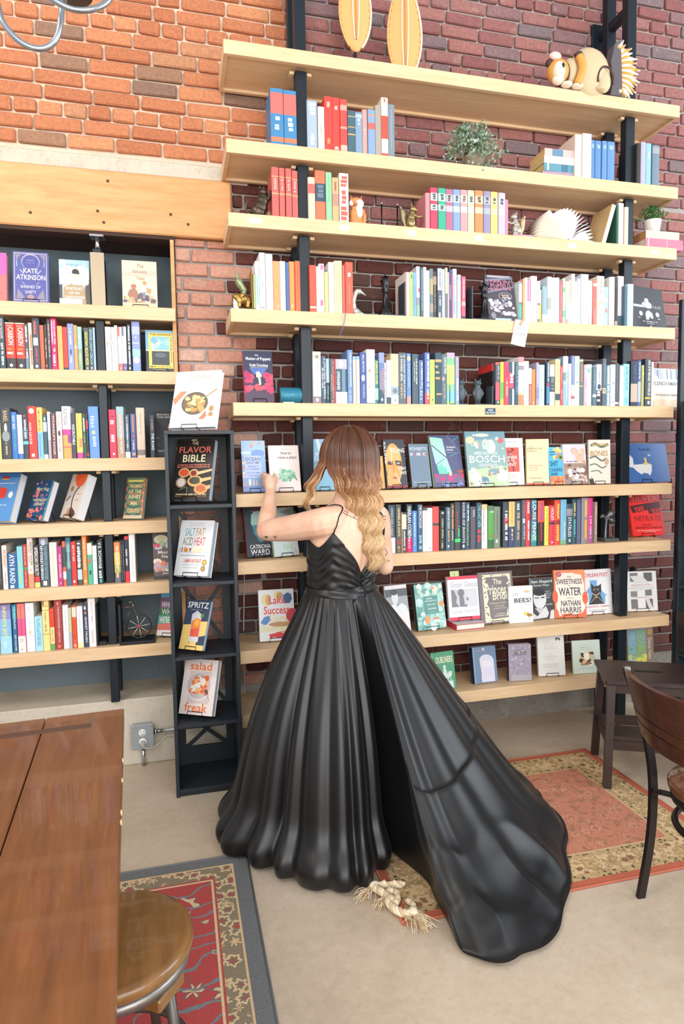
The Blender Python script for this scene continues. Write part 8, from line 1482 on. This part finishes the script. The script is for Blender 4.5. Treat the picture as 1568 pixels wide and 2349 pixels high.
HC = K(.686, 2.535, 1.512); hf = Vector((-.42, .907, 0)); hl = Vector((.907, .42, 0)); HM = Matrix((hl, hf, Vector((0, 0, 1)))).transposed().to_4x4(); HM.translation = HC
b.ball((0, -.008, .012), (.074, .092, .098), sk, 24, 16, HM); b.ball((0, .022, -.05), (.054, .066, .064), sk, 20, 12, HM)
b.tube([HM @ Vector((0, .085, .012)), HM @ Vector((0, .103, -.012)), HM @ Vector((0, .098, -.024))], [.008, .012, .011], sk, 8)      # nose
b.tube([HM @ Vector((-.02, .08, -.05)), HM @ Vector((0, .089, -.05)), HM @ Vector((.02, .08, -.05))], [.006, .009, .006], sk, 8)       # lips
for s_ in (-1, 1): b.ball((s_*.074, -.005, -.005), (.008, .018, .028), sk, 10, 8, HM)
def limb(pts, rr): 
    P = smooth_path(pts, 6); m = len(P)-1; R = []
    for i in range(m+1):
        u = i/m*(len(rr)-1); a = int(min(u, len(rr)-2)); R.append(rr[a]+(rr[a+1]-rr[a])*(u-a))
    b.tube(P, R, sk, 14)
SHL, ELL, WRL = Vector((.563, 2.485, 1.262)), Vector((.364, 2.70, 1.216)), Vector((.414, 2.905, 1.372))
limb([K(.62, 2.46, 1.275), SHL, SHL.lerp(ELL, .5)+Vector((0, 0, -.004)), ELL.lerp(SHL, .08), ELL], [.058, .062, .056, .047, .042])
b.ball(SHL+Vector((.01, .0, .004)), (.056, .056, .052), sk); b.ball(ELL, (.043, .043, .042), sk)
limb([ELL, ELL.lerp(WRL, .3), ELL.lerp(WRL, .7), WRL], [.043, .042, .031, .0235])
SHR, ELR, WRR = K(.812, 2.575, 1.268), Vector((.872, 2.66, 1.045)), Vector((.80, 2.86, 1.10))
limb([K(.755, 2.54, 1.275), SHR, SHR.lerp(ELR, .5), ELR.lerp(SHR, .06), ELR], [.055, .056, .047, .041, .039]); b.ball(ELR, (.039, .039, .039), sk)
limb([ELR, ELR.lerp(WRR, .35), WRR], [.039, .037, .023])
# left hand: palm beside the book, four fingers round its edge, thumb on the cover
def chain(pts, rr): limb(pts, rr)
V = Vector; pc = V((.420, 2.952, 1.413))
limb([WRL, WRL.lerp(pc, .5), pc, pc+V((-.004, .022, .02))], [.0235, .026, .029, .022]); b.ball(pc+V((-.004, .004, .004)), (.022, .028, .034), sk, 14, 10)
for i, (z, r, ln) in enumerate(((1.447, .0088, 1.0), (1.430, .0092, 1.08), (1.412, .0089, 1.0), (1.396, .0078, .82))):
    chain([(.414, 2.962, z-.004), (.399, 2.990, z+.003), (.398, 3.028*1+(ln-1)*.02, z+.004), (.412, 3.072+(ln-1)*.04, z+.002), (.428+.004*i, 3.112+(ln-1)*.03, z)], [r*1.25, r*1.12, r, r*.95, r*.8])
chain([(.430, 2.935, 1.408), (.446, 2.965, 1.426), (.452, 3.012, 1.440), (.457, 3.055, 1.450)], [.014, .0125, .0105, .0085])
# right hand, relaxed below the bosom
pr_ = WRR+V((-.012, .04, .012)); limb([WRR, pr_], [.023, .024]); b.ball(pr_+V((-.005, .02, .005)), (.03, .034, .018), sk, 14, 9)
for i, ln in enumerate((.07, .078, .072, .056)):
    o = V((.018-.013*i, .045, .0)); p0 = pr_+o; chain([p0, p0+V((-.004, ln*.45, .012)), p0+V((-.01, ln*.8, .0)), p0+V((-.014, ln*.95, -.016))], [.0098, .0088, .008, .0068])
chain([pr_+V((.022, .005, .0)), pr_+V((.038, .03, .006)), pr_+V((.034, .06, .006))], [.0115, .0098, .008])
# legs and feet under the gown
for s_ in (-1, 1):
    h = K(.63, 2.5, .86)+lat*(.085*s_); kn = V((h.x-.01*s_, h.y+.03, .47)); an = V((h.x, h.y-.01, .085))
    limb([h, h.lerp(kn, .5), kn, kn.lerp(an, .35)+V((0, -.015, 0)), an], [.088, .075, .056, .05, .034]); limb([an, an+fac*.06+V((0, 0, -.04)), an+fac*.16+V((0, 0, -.05))], [.036, .034, .022])
raw = b.build('body_raw'); md = raw.modifiers.new('r', 'REMESH'); md.mode = 'VOXEL'; md.voxel_size = .0042; sm = raw.modifiers.new('s', 'SMOOTH'); sm.factor = .5; sm.iterations = 9
dg = bpy.context.evaluated_depsgraph_get(); me = bpy.data.meshes.new_from_object(raw.evaluated_get(dg), depsgraph=dg)
bpy.data.objects.remove(raw)
me.polygons.foreach_set('use_smooth', [True]*len(me.polygons)); me.materials.clear()
t = NT('skin'); v = t.coord(); nn = t.noise(v, 14, 4, .6)
me.materials.append(t.out(t.ramp(nn, [(.3, 'd9a88c'), (.7, 'e8c2aa')]), .46, Subsurface_Weight=.12, Subsurface_Radius=(.02, .008, .004), Subsurface_Scale=.4))
body = kid(link('body', me, woman))
bvh = BVHTree.FromPolygons([v_.co.copy() for v_ in me.vertices], [tuple(p.vertices) for p in me.polygons])
def onskin(p, off=.0012):
    q, nrm, i, d = bvh.find_nearest(p); return q+nrm*off
for s_ in (-1, 1):
    e = MB(); e.ball((s_*.03, .078, .014), (.0115, .009, .0085), flat('f2efec', .2), 14, 9, HM); e.ball((s_*.03, .0855, .014), (.0052, .003, .0052), flat('4a3a2c', .2), 10, 6, HM); kid(e.build('eye', woman))
    e = MB(); e.tube([HM @ V((s_*.016, .085, .032)), HM @ V((s_*.03, .087, .036)), HM @ V((s_*.045, .078, .033))], [.002, .003, .0015], flat('5a3c28', .7), 6); kid(e.build('eyebrow', woman))
e = MB(); e.tube([HM @ V((-.018, .088, -.052)), HM @ V((0, .0975, -.0515)), HM @ V((.018, .088, -.052))], [.002, .0045, .002], flat('b86a60', .4), 8); kid(e.build('lips', woman))
e = MB(); e.ball((.4015, 3.0, 1.4585), (.006, .008, .0025), flat('b0303c', .2), 10, 6); kid(e.build('fingernail', woman))
# fine-line tattoos
M_INK = flat('3b3a40', .6)
def ink(pts, r=.0009, dots=True):
    e = MB(); P = []
    for a, c in zip(pts, pts[1:]): P += [V(a).lerp(V(c), k/5) for k in range(5)]
    P.append(V(pts[-1])); P = [onskin(p) for p in P]; e.tube(P, r, M_INK, 5)
    if dots:
        for q in pts: e.ball(onskin(V(q)), .0017, M_INK, 8, 5)
    kid(e.build('tattoo', woman))
S_ = lambda ph, z: tuple(surf(rad(ph), z, .01))
ink([S_(-42, 1.305), S_(-33, 1.300), S_(-20, 1.286), S_(-6, 1.265), S_(0, 1.235)]); ink([S_(-20, 1.286), S_(-17, 1.30), S_(-8, 1.302)]); ink([S_(-40, 1.315), S_(-33, 1.309), S_(-33, 1.300)])
A_ = lambda u, a, dz: tuple(SHL.lerp(ELL, u)+V((-.02, -.05, dz)))
ink([A_(.78, 0, -.03), A_(.8, 0, -.024), A_(.83, 0, -.03), A_(.8, 0, -.038), A_(.78, 0, -.03)], .0011, False); ink([A_(.94, 0, -.026), A_(.97, 0, -.022), A_(1.0, 0, -.026), A_(.97, 0, -.032), A_(.94, 0, -.026)], .0016, False)
F_ = lambda u, dx, dz: tuple(ELL.lerp(WRL, u)+V((.035+dx, -.05, dz)))
ink([F_(.22, 0, .0), F_(.27, -.006, .006), F_(.32, 0, .01), F_(.35, .002, .004)], .0009, False)
for q in range(4): ink([tuple(SHR+V((-.03+.02*k, -.06, .012-.014*q-.002*k))) for k in range(4)], .0011, False)
R_ = lambda u, dx: tuple(SHR.lerp(ELR, u)+V((dx, -.06, 0)))
ink([R_(.62, .0), R_(.7, .012), R_(.78, -.006), R_(.86, .01), R_(.95, -.008)], .0009, False); ink([R_(.84, -.016), R_(.88, .016)], .0009, False); ink([R_(.9, -.02), R_(.86, .02)], .0009, False)

# satin
t = NT('black_satin'); v = t.coord(); wv = t.noise(v, 900, 2, .6)
t.bump(wv, .05, .0006); M_SATIN = t.out('0c0c0e', .4, Specular_IOR_Level=.5, Sheen_Weight=.04, Sheen_Roughness=.4)
# bodice: deep V back, gathered folds
def top_z(ph):
    a = abs(ph)
    if a < .95: return 1.062+(1.232-1.062)*(a/.95)**.92
    if a < 1.45: return 1.232-.058*sin((a-.95)/.5*pi/2)
    return 1.174+.05*sin((a-1.45)/(pi-1.45)*pi/2)
nb, nz = 150, 34; vs = []; fs = []
for i in range(nz+1):
    for k in range(nb):
        ph = -pi+2*pi*k/nb; z0, z1 = .972, top_z(ph); u = i/nz; z = z0+(z1-z0)*u
        fold = .0016*sin(46*u+5.5*abs(ph)+1.2*sin(3*ph)+2.0*mnoise.noise((ph*2, u*3, 1)))*(sin(pi*min(1, u*1.05))**.6)+.0014*sin(23*u-9*abs(ph))*(u < .75)
        gather = .006*math.exp(-(ph/.12)**2)*(u < .96)
        vs.append(surf(ph, z, .0078+fold+gather))
for i in range(nz):
    for k in range(nb): fs.append((i*nb+k, i*nb+(k+1) % nb, (i+1)*nb+(k+1) % nb, (i+1)*nb+k))
o_ = len(vs); vs += [surf(-pi+2*pi*k/nb, top_z(-pi+2*pi*k/nb), .002) for k in range(nb)]
for k in range(nb): fs.append((nz*nb+k, nz*nb+(k+1) % nb, o_+(k+1) % nb, o_+k))
e = MB(); e.add(vs, fs, M_SATIN, True); kid(e.build('bodice', woman))
# waist band, covered buttons, straps
e = MB(); n = 150; vs = []; fs = []; m = 9
for i in range(m):
    for k in range(n):
        ph = -pi+2*pi*k/n; u = i/(m-1); z = .957+.052*u+.010*math.exp(-(ph/.5)**2)*(u-.5)
        vs.append(surf(ph, z, .0135+.005*sin(pi*u)+.0028*sin(3*pi*u+4*ph)+(.004*math.exp(-(ph/.1)**2))))
for i in range(m-1):
    for k in range(n): fs.append((i*n+k, i*n+(k+1) % n, (i+1)*n+(k+1) % n, (i+1)*n+k))
e.add(vs, fs, M_SATIN, True); kid(e.build('waistband', woman))
for z in (1.052, 1.036, 1.019, 1.0, .978): e = MB(); e.ball(surf(.03, z, .022), .0062, M_SATIN, 12, 8); kid(e.build('button', woman))
for s_ in (-1, 1):
    e = MB(); pts = [surf(s_*.95, 1.225, .007)]+[onskin(surf(s_*a, z, .01), .0016) for a, z in ((.93, 1.25), (.86, 1.285), (.80, 1.31), (.9, 1.33), (1.5, 1.335), (2.1, 1.31), (2.3, 1.27), (2.35, 1.23))]
    pts = [pts[0]]+[onskin(p, .0018) for p in smooth_path(pts[1:], 8)]; e.tube(pts, .0026, M_SATIN, 8); kid(e.build('strap', woman))

# skirt with train
HEM = [(90, .66, 2.90), (135, .32, 2.85), (165, .18, 2.70), (185, .142, 2.52), (200, .150, 2.41), (218, .265, 2.285), (232, .352, 2.185), (252, .508, 2.08), (266, .62, 2.095), (279, .735, 2.20), (285, .785, 2.14), (290, .815, 2.02), (294, .81, 1.87), (298, .79, 1.74), (304, .825, 1.66), (314, .95, 1.625), (326, 1.15, 1.73), (338, 1.345, 1.97), (346, 1.455, 2.17), (355, 1.53, 2.38), (366, 1.49, 2.58), (384, 1.2, 2.74), (412, .9, 2.85)]
def hem(a):
    a = (a-90) % 360+90; L = HEM+[(450,)+HEM[0][1:], (495,)+HEM[1][1:]]; L = [(HEM[-1][0]-360,)+HEM[-1][1:]]+L
    for i in range(1, len(L)-2):
        if L[i][0] <= a < L[i+1][0]:
            p0, p1, p2, p3 = L[i-1], L[i], L[i+1], L[i+2]; u = (a-p1[0])/(p2[0]-p1[0])
            return V([.5*((2*p1[k])+(p2[k]-p0[k])*u+(2*p0[k]-5*p1[k]+4*p2[k]-p3[k])*u*u+(3*p1[k]-p0[k]-3*p2[k]+p3[k])*u**3) for k in (1, 2)]+[0])
VAL = [(120, .03, 6), (150, .03, 5), (178, .03, 4), (194, .035, 3.2), (209, .04, 3.4), (222, .055, 3.0), (233, .028, 2.6), (247, .02, 3), (259, .034, 2.6), (270, .04, 2.6), (282, .11, 3.6), (293, .05, 2.6), (303, .035, 3), (315, .045, 3.4), (329, .03, 3.2), (341, .035, 3.2), (356, .04, 4), (385, .04, 6), (420, .04, 7)]
zw = .985; NS, NTT = 540, 110; vs = []; fs = []
random.seed(8)
for j in range(NTT+1):
    tt = j/NTT
    for i in range(NS):
        a = 90+360*i/NS; ar = rad(a); d2 = V((cos(ar), sin(ar), 0))
        ph = math.atan2(d2.dot(lat), -d2.dot(fac)); w0 = surf(ph, zw, .016); w0.z = K(0, 0, zw).z
        H = hem(a); C0 = V((w0.x, w0.y, 0)); L = (H-C0).length; out = (H-C0).normalized()
        q = max(0, min(1, (L-.55)/.4)); q = q*q*(3-2*q)
        g = tt**(1.0-.10*(1-q)); 
        bell = .045*(1-q)*sin(pi*min(1, tt*1.0))**1.5+.05*(1-q)*math.exp(-((tt-.93)/.07)**2)
        z = w0.z*(1-tt)**(1+.62*q)
        val = sum(A*math.exp(-(((a-f+180) % 360-180)/s_)**2) for f, A, s_ in VAL)
        amp = (tt**.75)*(1-.35*q*(tt > .6)*(tt-.6)/.4)
        fold = -val*amp*1.15+.003*amp*sin(ar*17+1.5*sin(5*tt+ar*3))+.003*(1-tt)**2.2*min(1, tt*14)*sin(ar*46+4*mnoise.noise((ar*4, 0, 2)))
        p = C0.lerp(H, g)+out*(bell+fold*(1-.5*q))
        wr = 0
        if q > 0:
            wn = mnoise.noise((p.x*5.5, p.y*5.5, .3))+.5*mnoise.noise((p.x*13, p.y*13, 4.1)); rid = 1-abs(mnoise.noise((p.x*4.2+.8*p.y, p.y*4.2, 9.)))*2.2
            low = max(0, min(1, (tt-.45)/.4)); wr = q*low*(.016*wn+.026*max(0, rid)**2*min(1, (1-tt)*6+.25))
        z += wr+ (.032*q*min(1, (1-tt)*9)*(tt > .5)) + fold*.45*(1-tt)*q
        hemdip = .003*sin(ar*13)+.002
        vs.append(V((p.x, p.y, max(z, .0125+max(0, hemdip)*(tt > .97)))))
for j in range(NTT):
    for i in range(NS): fs.append((j*NS+i, j*NS+(i+1) % NS, (j+1)*NS+(i+1) % NS, (j+1)*NS+i))
e = MB(); e.add(vs, fs, M_SATIN, True); sk_o = kid(e.build('skirt', woman))
sm = sk_o.modifiers.new('smooth', 'SMOOTH'); sm.factor = .5; sm.iterations = 3

# hair: overlapping wavy locks, brown at the roots, blonde at the ends
random.seed(31)
rr_ = Vector((.968, -.25, 0)); tc = Vector((-.25, -.968, 0)); HT = HC+V((0, 0, .006))
hv, hfc, hcol = [], [], []
def mixc(a, b_, u): return tuple(a[k]+(b_[k]-a[k])*u for k in range(3))
C1, C2, C3, C4 = lin('4f2c1a'), lin('7d4b2c'), lin('b98d62'), lin('d8b98e')
def lock(alpha, layer, r0, thin=False):
    s = (alpha+50)/155; left = alpha < -50
    sa, ca = sin(rad(alpha)), cos(rad(alpha)); shell = 1.0+.10*layer; pts = []
    for k in range(9):                                      # over the skull
        th = rad(6+k*11.2); q = sin(th)
        pts.append(HT+rr_*(sa*q*.112*shell)+tc*(ca*q*.118*shell+.004)+V((0, 0, cos(th)*.118*shell)))
    zb = pts[-1].z
    if left: ue, ze, de = -.155-.03*random.random()+.0*layer, 1.335+random.gauss(0, .02), ca*.10+.01
    else:
        ue = .035+.082*min(1, max(0, s))**.8+random.gauss(0, .008); ze = 1.235-.155*min(1, s*2.0)+.05*max(0, s-.6)+random.gauss(0, .018); de = .125+.018*layer-.02*abs(s-.6)
    u0, d0 = sa*.112*shell, ca*.118*shell; n = 26; ph0 = random.gauss(0, .28)
    for k in range(1, n+1):
        u = k/n; z = zb+(ze-zb)*u; e_ = u*u*(3-2*u)
        lu = u0+(ue-u0)*(e_ if not left else u**1.3); ld = d0+(de-d0)*min(1, u*1.6)
        if left: lu -= .018*sin(pi*u*.9)
        A = .0125*max(0, min(1, (1.475-z)/.12)); W = 2*pi*(z/.078)+ph0+lu*9
        lu += A*sin(W)*(.8 if left else 1); ld += A*.95*cos(W)
        pts.append(HT+rr_*lu+tc*ld+V((0, 0, z-HT.z)))
    hi = random.random(); N = len(pts); base_i = len(hv); prev = None; ns = 5
    for i, p in enumerate(pts):
        tg = (pts[min(i+1, N-1)]-pts[max(i-1, 0)]).normalized(); a = tc if prev is None else prev; a = (a-tg*a.dot(tg)).normalized(); prev = a; c = tg.cross(a)
        u = i/(N-1); r = r0*(.65+.5*sin(pi*min(1, u*1.15+.1))) if u < .85 else r0*max(.12, (1-u)/.15*.9)
        zz = p.z; g_ = max(0, min(1, (1.53-zz)/.30))+(.18 if hi > .72 else 0)-(.12 if hi < .2 else 0)
        if left: g_ += .12
        col = mixc(C1, C2, min(1, max(0, g_)/.32)) if g_ < .32 else mixc(C2, C3, (g_-.32)/.33) if g_ < .65 else mixc(C3, C4, min(1, (g_-.65)/.4))
        f_ = .88+.24*hi
        for k in range(ns): an = 2*pi*k/ns; hv.append(tuple(p+a*(cos(an)*r*.75)+c*(sin(an)*r*1.25))); hcol.append((col[0]*f_, col[1]*f_, col[2]*f_, 1))
    for i in range(N-1):
        for k in range(ns): hfc.append((base_i+i*ns+k, base_i+i*ns+(k+1) % ns, base_i+(i+1)*ns+(k+1) % ns, base_i+(i+1)*ns+k))
for k in range(640): lock(random.uniform(-50, 105), random.random(), random.uniform(.0026, .0048))
for k in range(240): lock(random.uniform(-135, -50), random.random(), random.uniform(.0024, .0044))
for k in range(120): lock(random.uniform(105, 170), random.random(), random.uniform(.0026, .0042))
for k in range(60): lock(random.uniform(-60, 100), 1.0+random.random()*.5, .0009)
me = bpy.data.meshes.new('hair'); me.from_pydata(hv, [], hfc); me.polygons.foreach_set('use_smooth', [True]*len(me.polygons))
at = me.color_attributes.new('hair_colour', 'FLOAT_COLOR', 'POINT'); at.data.foreach_set('color', [x for c in hcol for x in c])
t = NT('hair'); ca_ = t.n('ShaderNodeVertexColor', layer_name='hair_colour'); me.materials.append(t.out(ca_.outputs[0], .34, Specular_IOR_Level=.55)); kid(link('hair', me, woman))
# ---------------------------------------------------------------- bricks: laid one by one, those in view are parts of their wall
random.seed(77)
def brick_mesh(name, mat, L, Hh, seed):
    rg = random.Random(seed); b = MB(); b.box(0, L, 0, .034, 0, Hh, mat, bev=.005)
    b.v = [(x+rg.gauss(0, .0016), y+(rg.gauss(0, .0012) if y < .02 else 0), z+rg.gauss(0, .0012)) for x, y, z in b.v]
    return b.mesh(name)
CO, BL = .0692, .213; tmpl = {}
def tm(mat, kind):
    k = (mat.name, kind)
    if k not in tmpl: tmpl[k] = [brick_mesh('brick', mat, {'f': .201, 'h': .094}[kind], .0575, hash(kind) % 50+s*7+1) for s in range(7)]
    return random.choice(tmpl[k])
places = []
def lay(wall, x0, x1, z0, z1, matf, off=0, y=3.3185, zph=1.6607):
    r0 = math.floor((z0-zph)/CO)
    for r in range(r0, int((z1-zph)/CO)+1):
        z = zph+r*CO+.005
        if z < z0-.03 or z+.055 > z1+.03: continue
        x = x0-.21+((r % 2)*.5*BL)+off+(.012*((r*37) % 5)); hdr = (r % 6 == 3)
        while x < x1:
            L = BL*.5 if hdr or random.random() < .06 else BL
            a, c = max(x, x0), min(x+L-.011, x1)
            if c-a > .02: places.append((wall, a, c, max(z, z0+.003), min(z+.0575, z1-.003), matf((a+c)/2, z), y+random.uniform(-.004, .004)))
            x += L
def m_left(x, z): return MB_OR
def m_mid(x, z): return MB_PI if x < .33+.05*sin(z*40) else MB_DK
def m_right(x, z): return MB_PU_LIT if z > 2.7+.15*sin(x*3) or (x > 2.45 and z > .9) else MB_DK  # bricks with painted-in light high up and far right, maroon elsewhere
lay(wall_left, -1.0, .60, 2.958, 4.35, m_left)
lay(wall_center, .036, .42, .345, 2.60, m_mid, .03); lay(wall_center, .32, .60, 2.60, 2.952, m_mid, .03)
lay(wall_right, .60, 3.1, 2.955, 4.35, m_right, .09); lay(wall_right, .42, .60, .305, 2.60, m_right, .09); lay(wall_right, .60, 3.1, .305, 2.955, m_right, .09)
bpy.context.view_layer.update(); dg = bpy.context.evaluated_depsgraph_get(); O = Vector((0, 0, HZ)); iR = cam.matrix_world.inverted()
def seen(a, c, z0, z1, y):
    n = 0
    for u in (.06, .28, .5, .72, .94):
        for v_ in (.12, .5, .88):
            p = Vector((a+(c-a)*u, y, z0+(z1-z0)*v_)); q = iR @ p
            if q.z > 0 or abs(q.x/q.z)*FPX > 800 or abs(q.y/q.z)*FPX > 1195: continue
            d = p-O; hit, loc, *_ = SC.ray_cast(dg, O, d.normalized(), distance=d.length-.012)
            n += not hit
    return n
rated = [(seen(a, c, z0, z1, y), w_, a, c, z0, z1, m, y) for w_, a, c, z0, z1, m, y in places]
for wall in (wall_left, wall_center, wall_right):
    L = sorted([q for q in rated if q[1] is wall], key=lambda q: -q[0]); rest = MB()
    for i, (n, w_, a, c, z0, z1, m, y) in enumerate(L):
        full = 'f' if c-a > .14 else 'h'; me = tm(m, full); ln = .201 if full == 'f' else .094
        if n > 0 and i < 298:
            o = link('brick', me, wall); o.location = (a, y, z0); o.scale = ((c-a)/ln, 1, max(.1, (z1-z0)/.0575))
        else:
            mt = T(a, y, z0) @ Matrix.Diagonal(((c-a)/ln, 1, max(.1, (z1-z0)/.0575), 1))
            rest.add([v_.co for v_ in me.vertices], [tuple(p.vertices) for p in me.polygons], m, False, mt)
    if rest.f: o = rest.build('bricks', wall, False); o['kind'] = 'stuff'
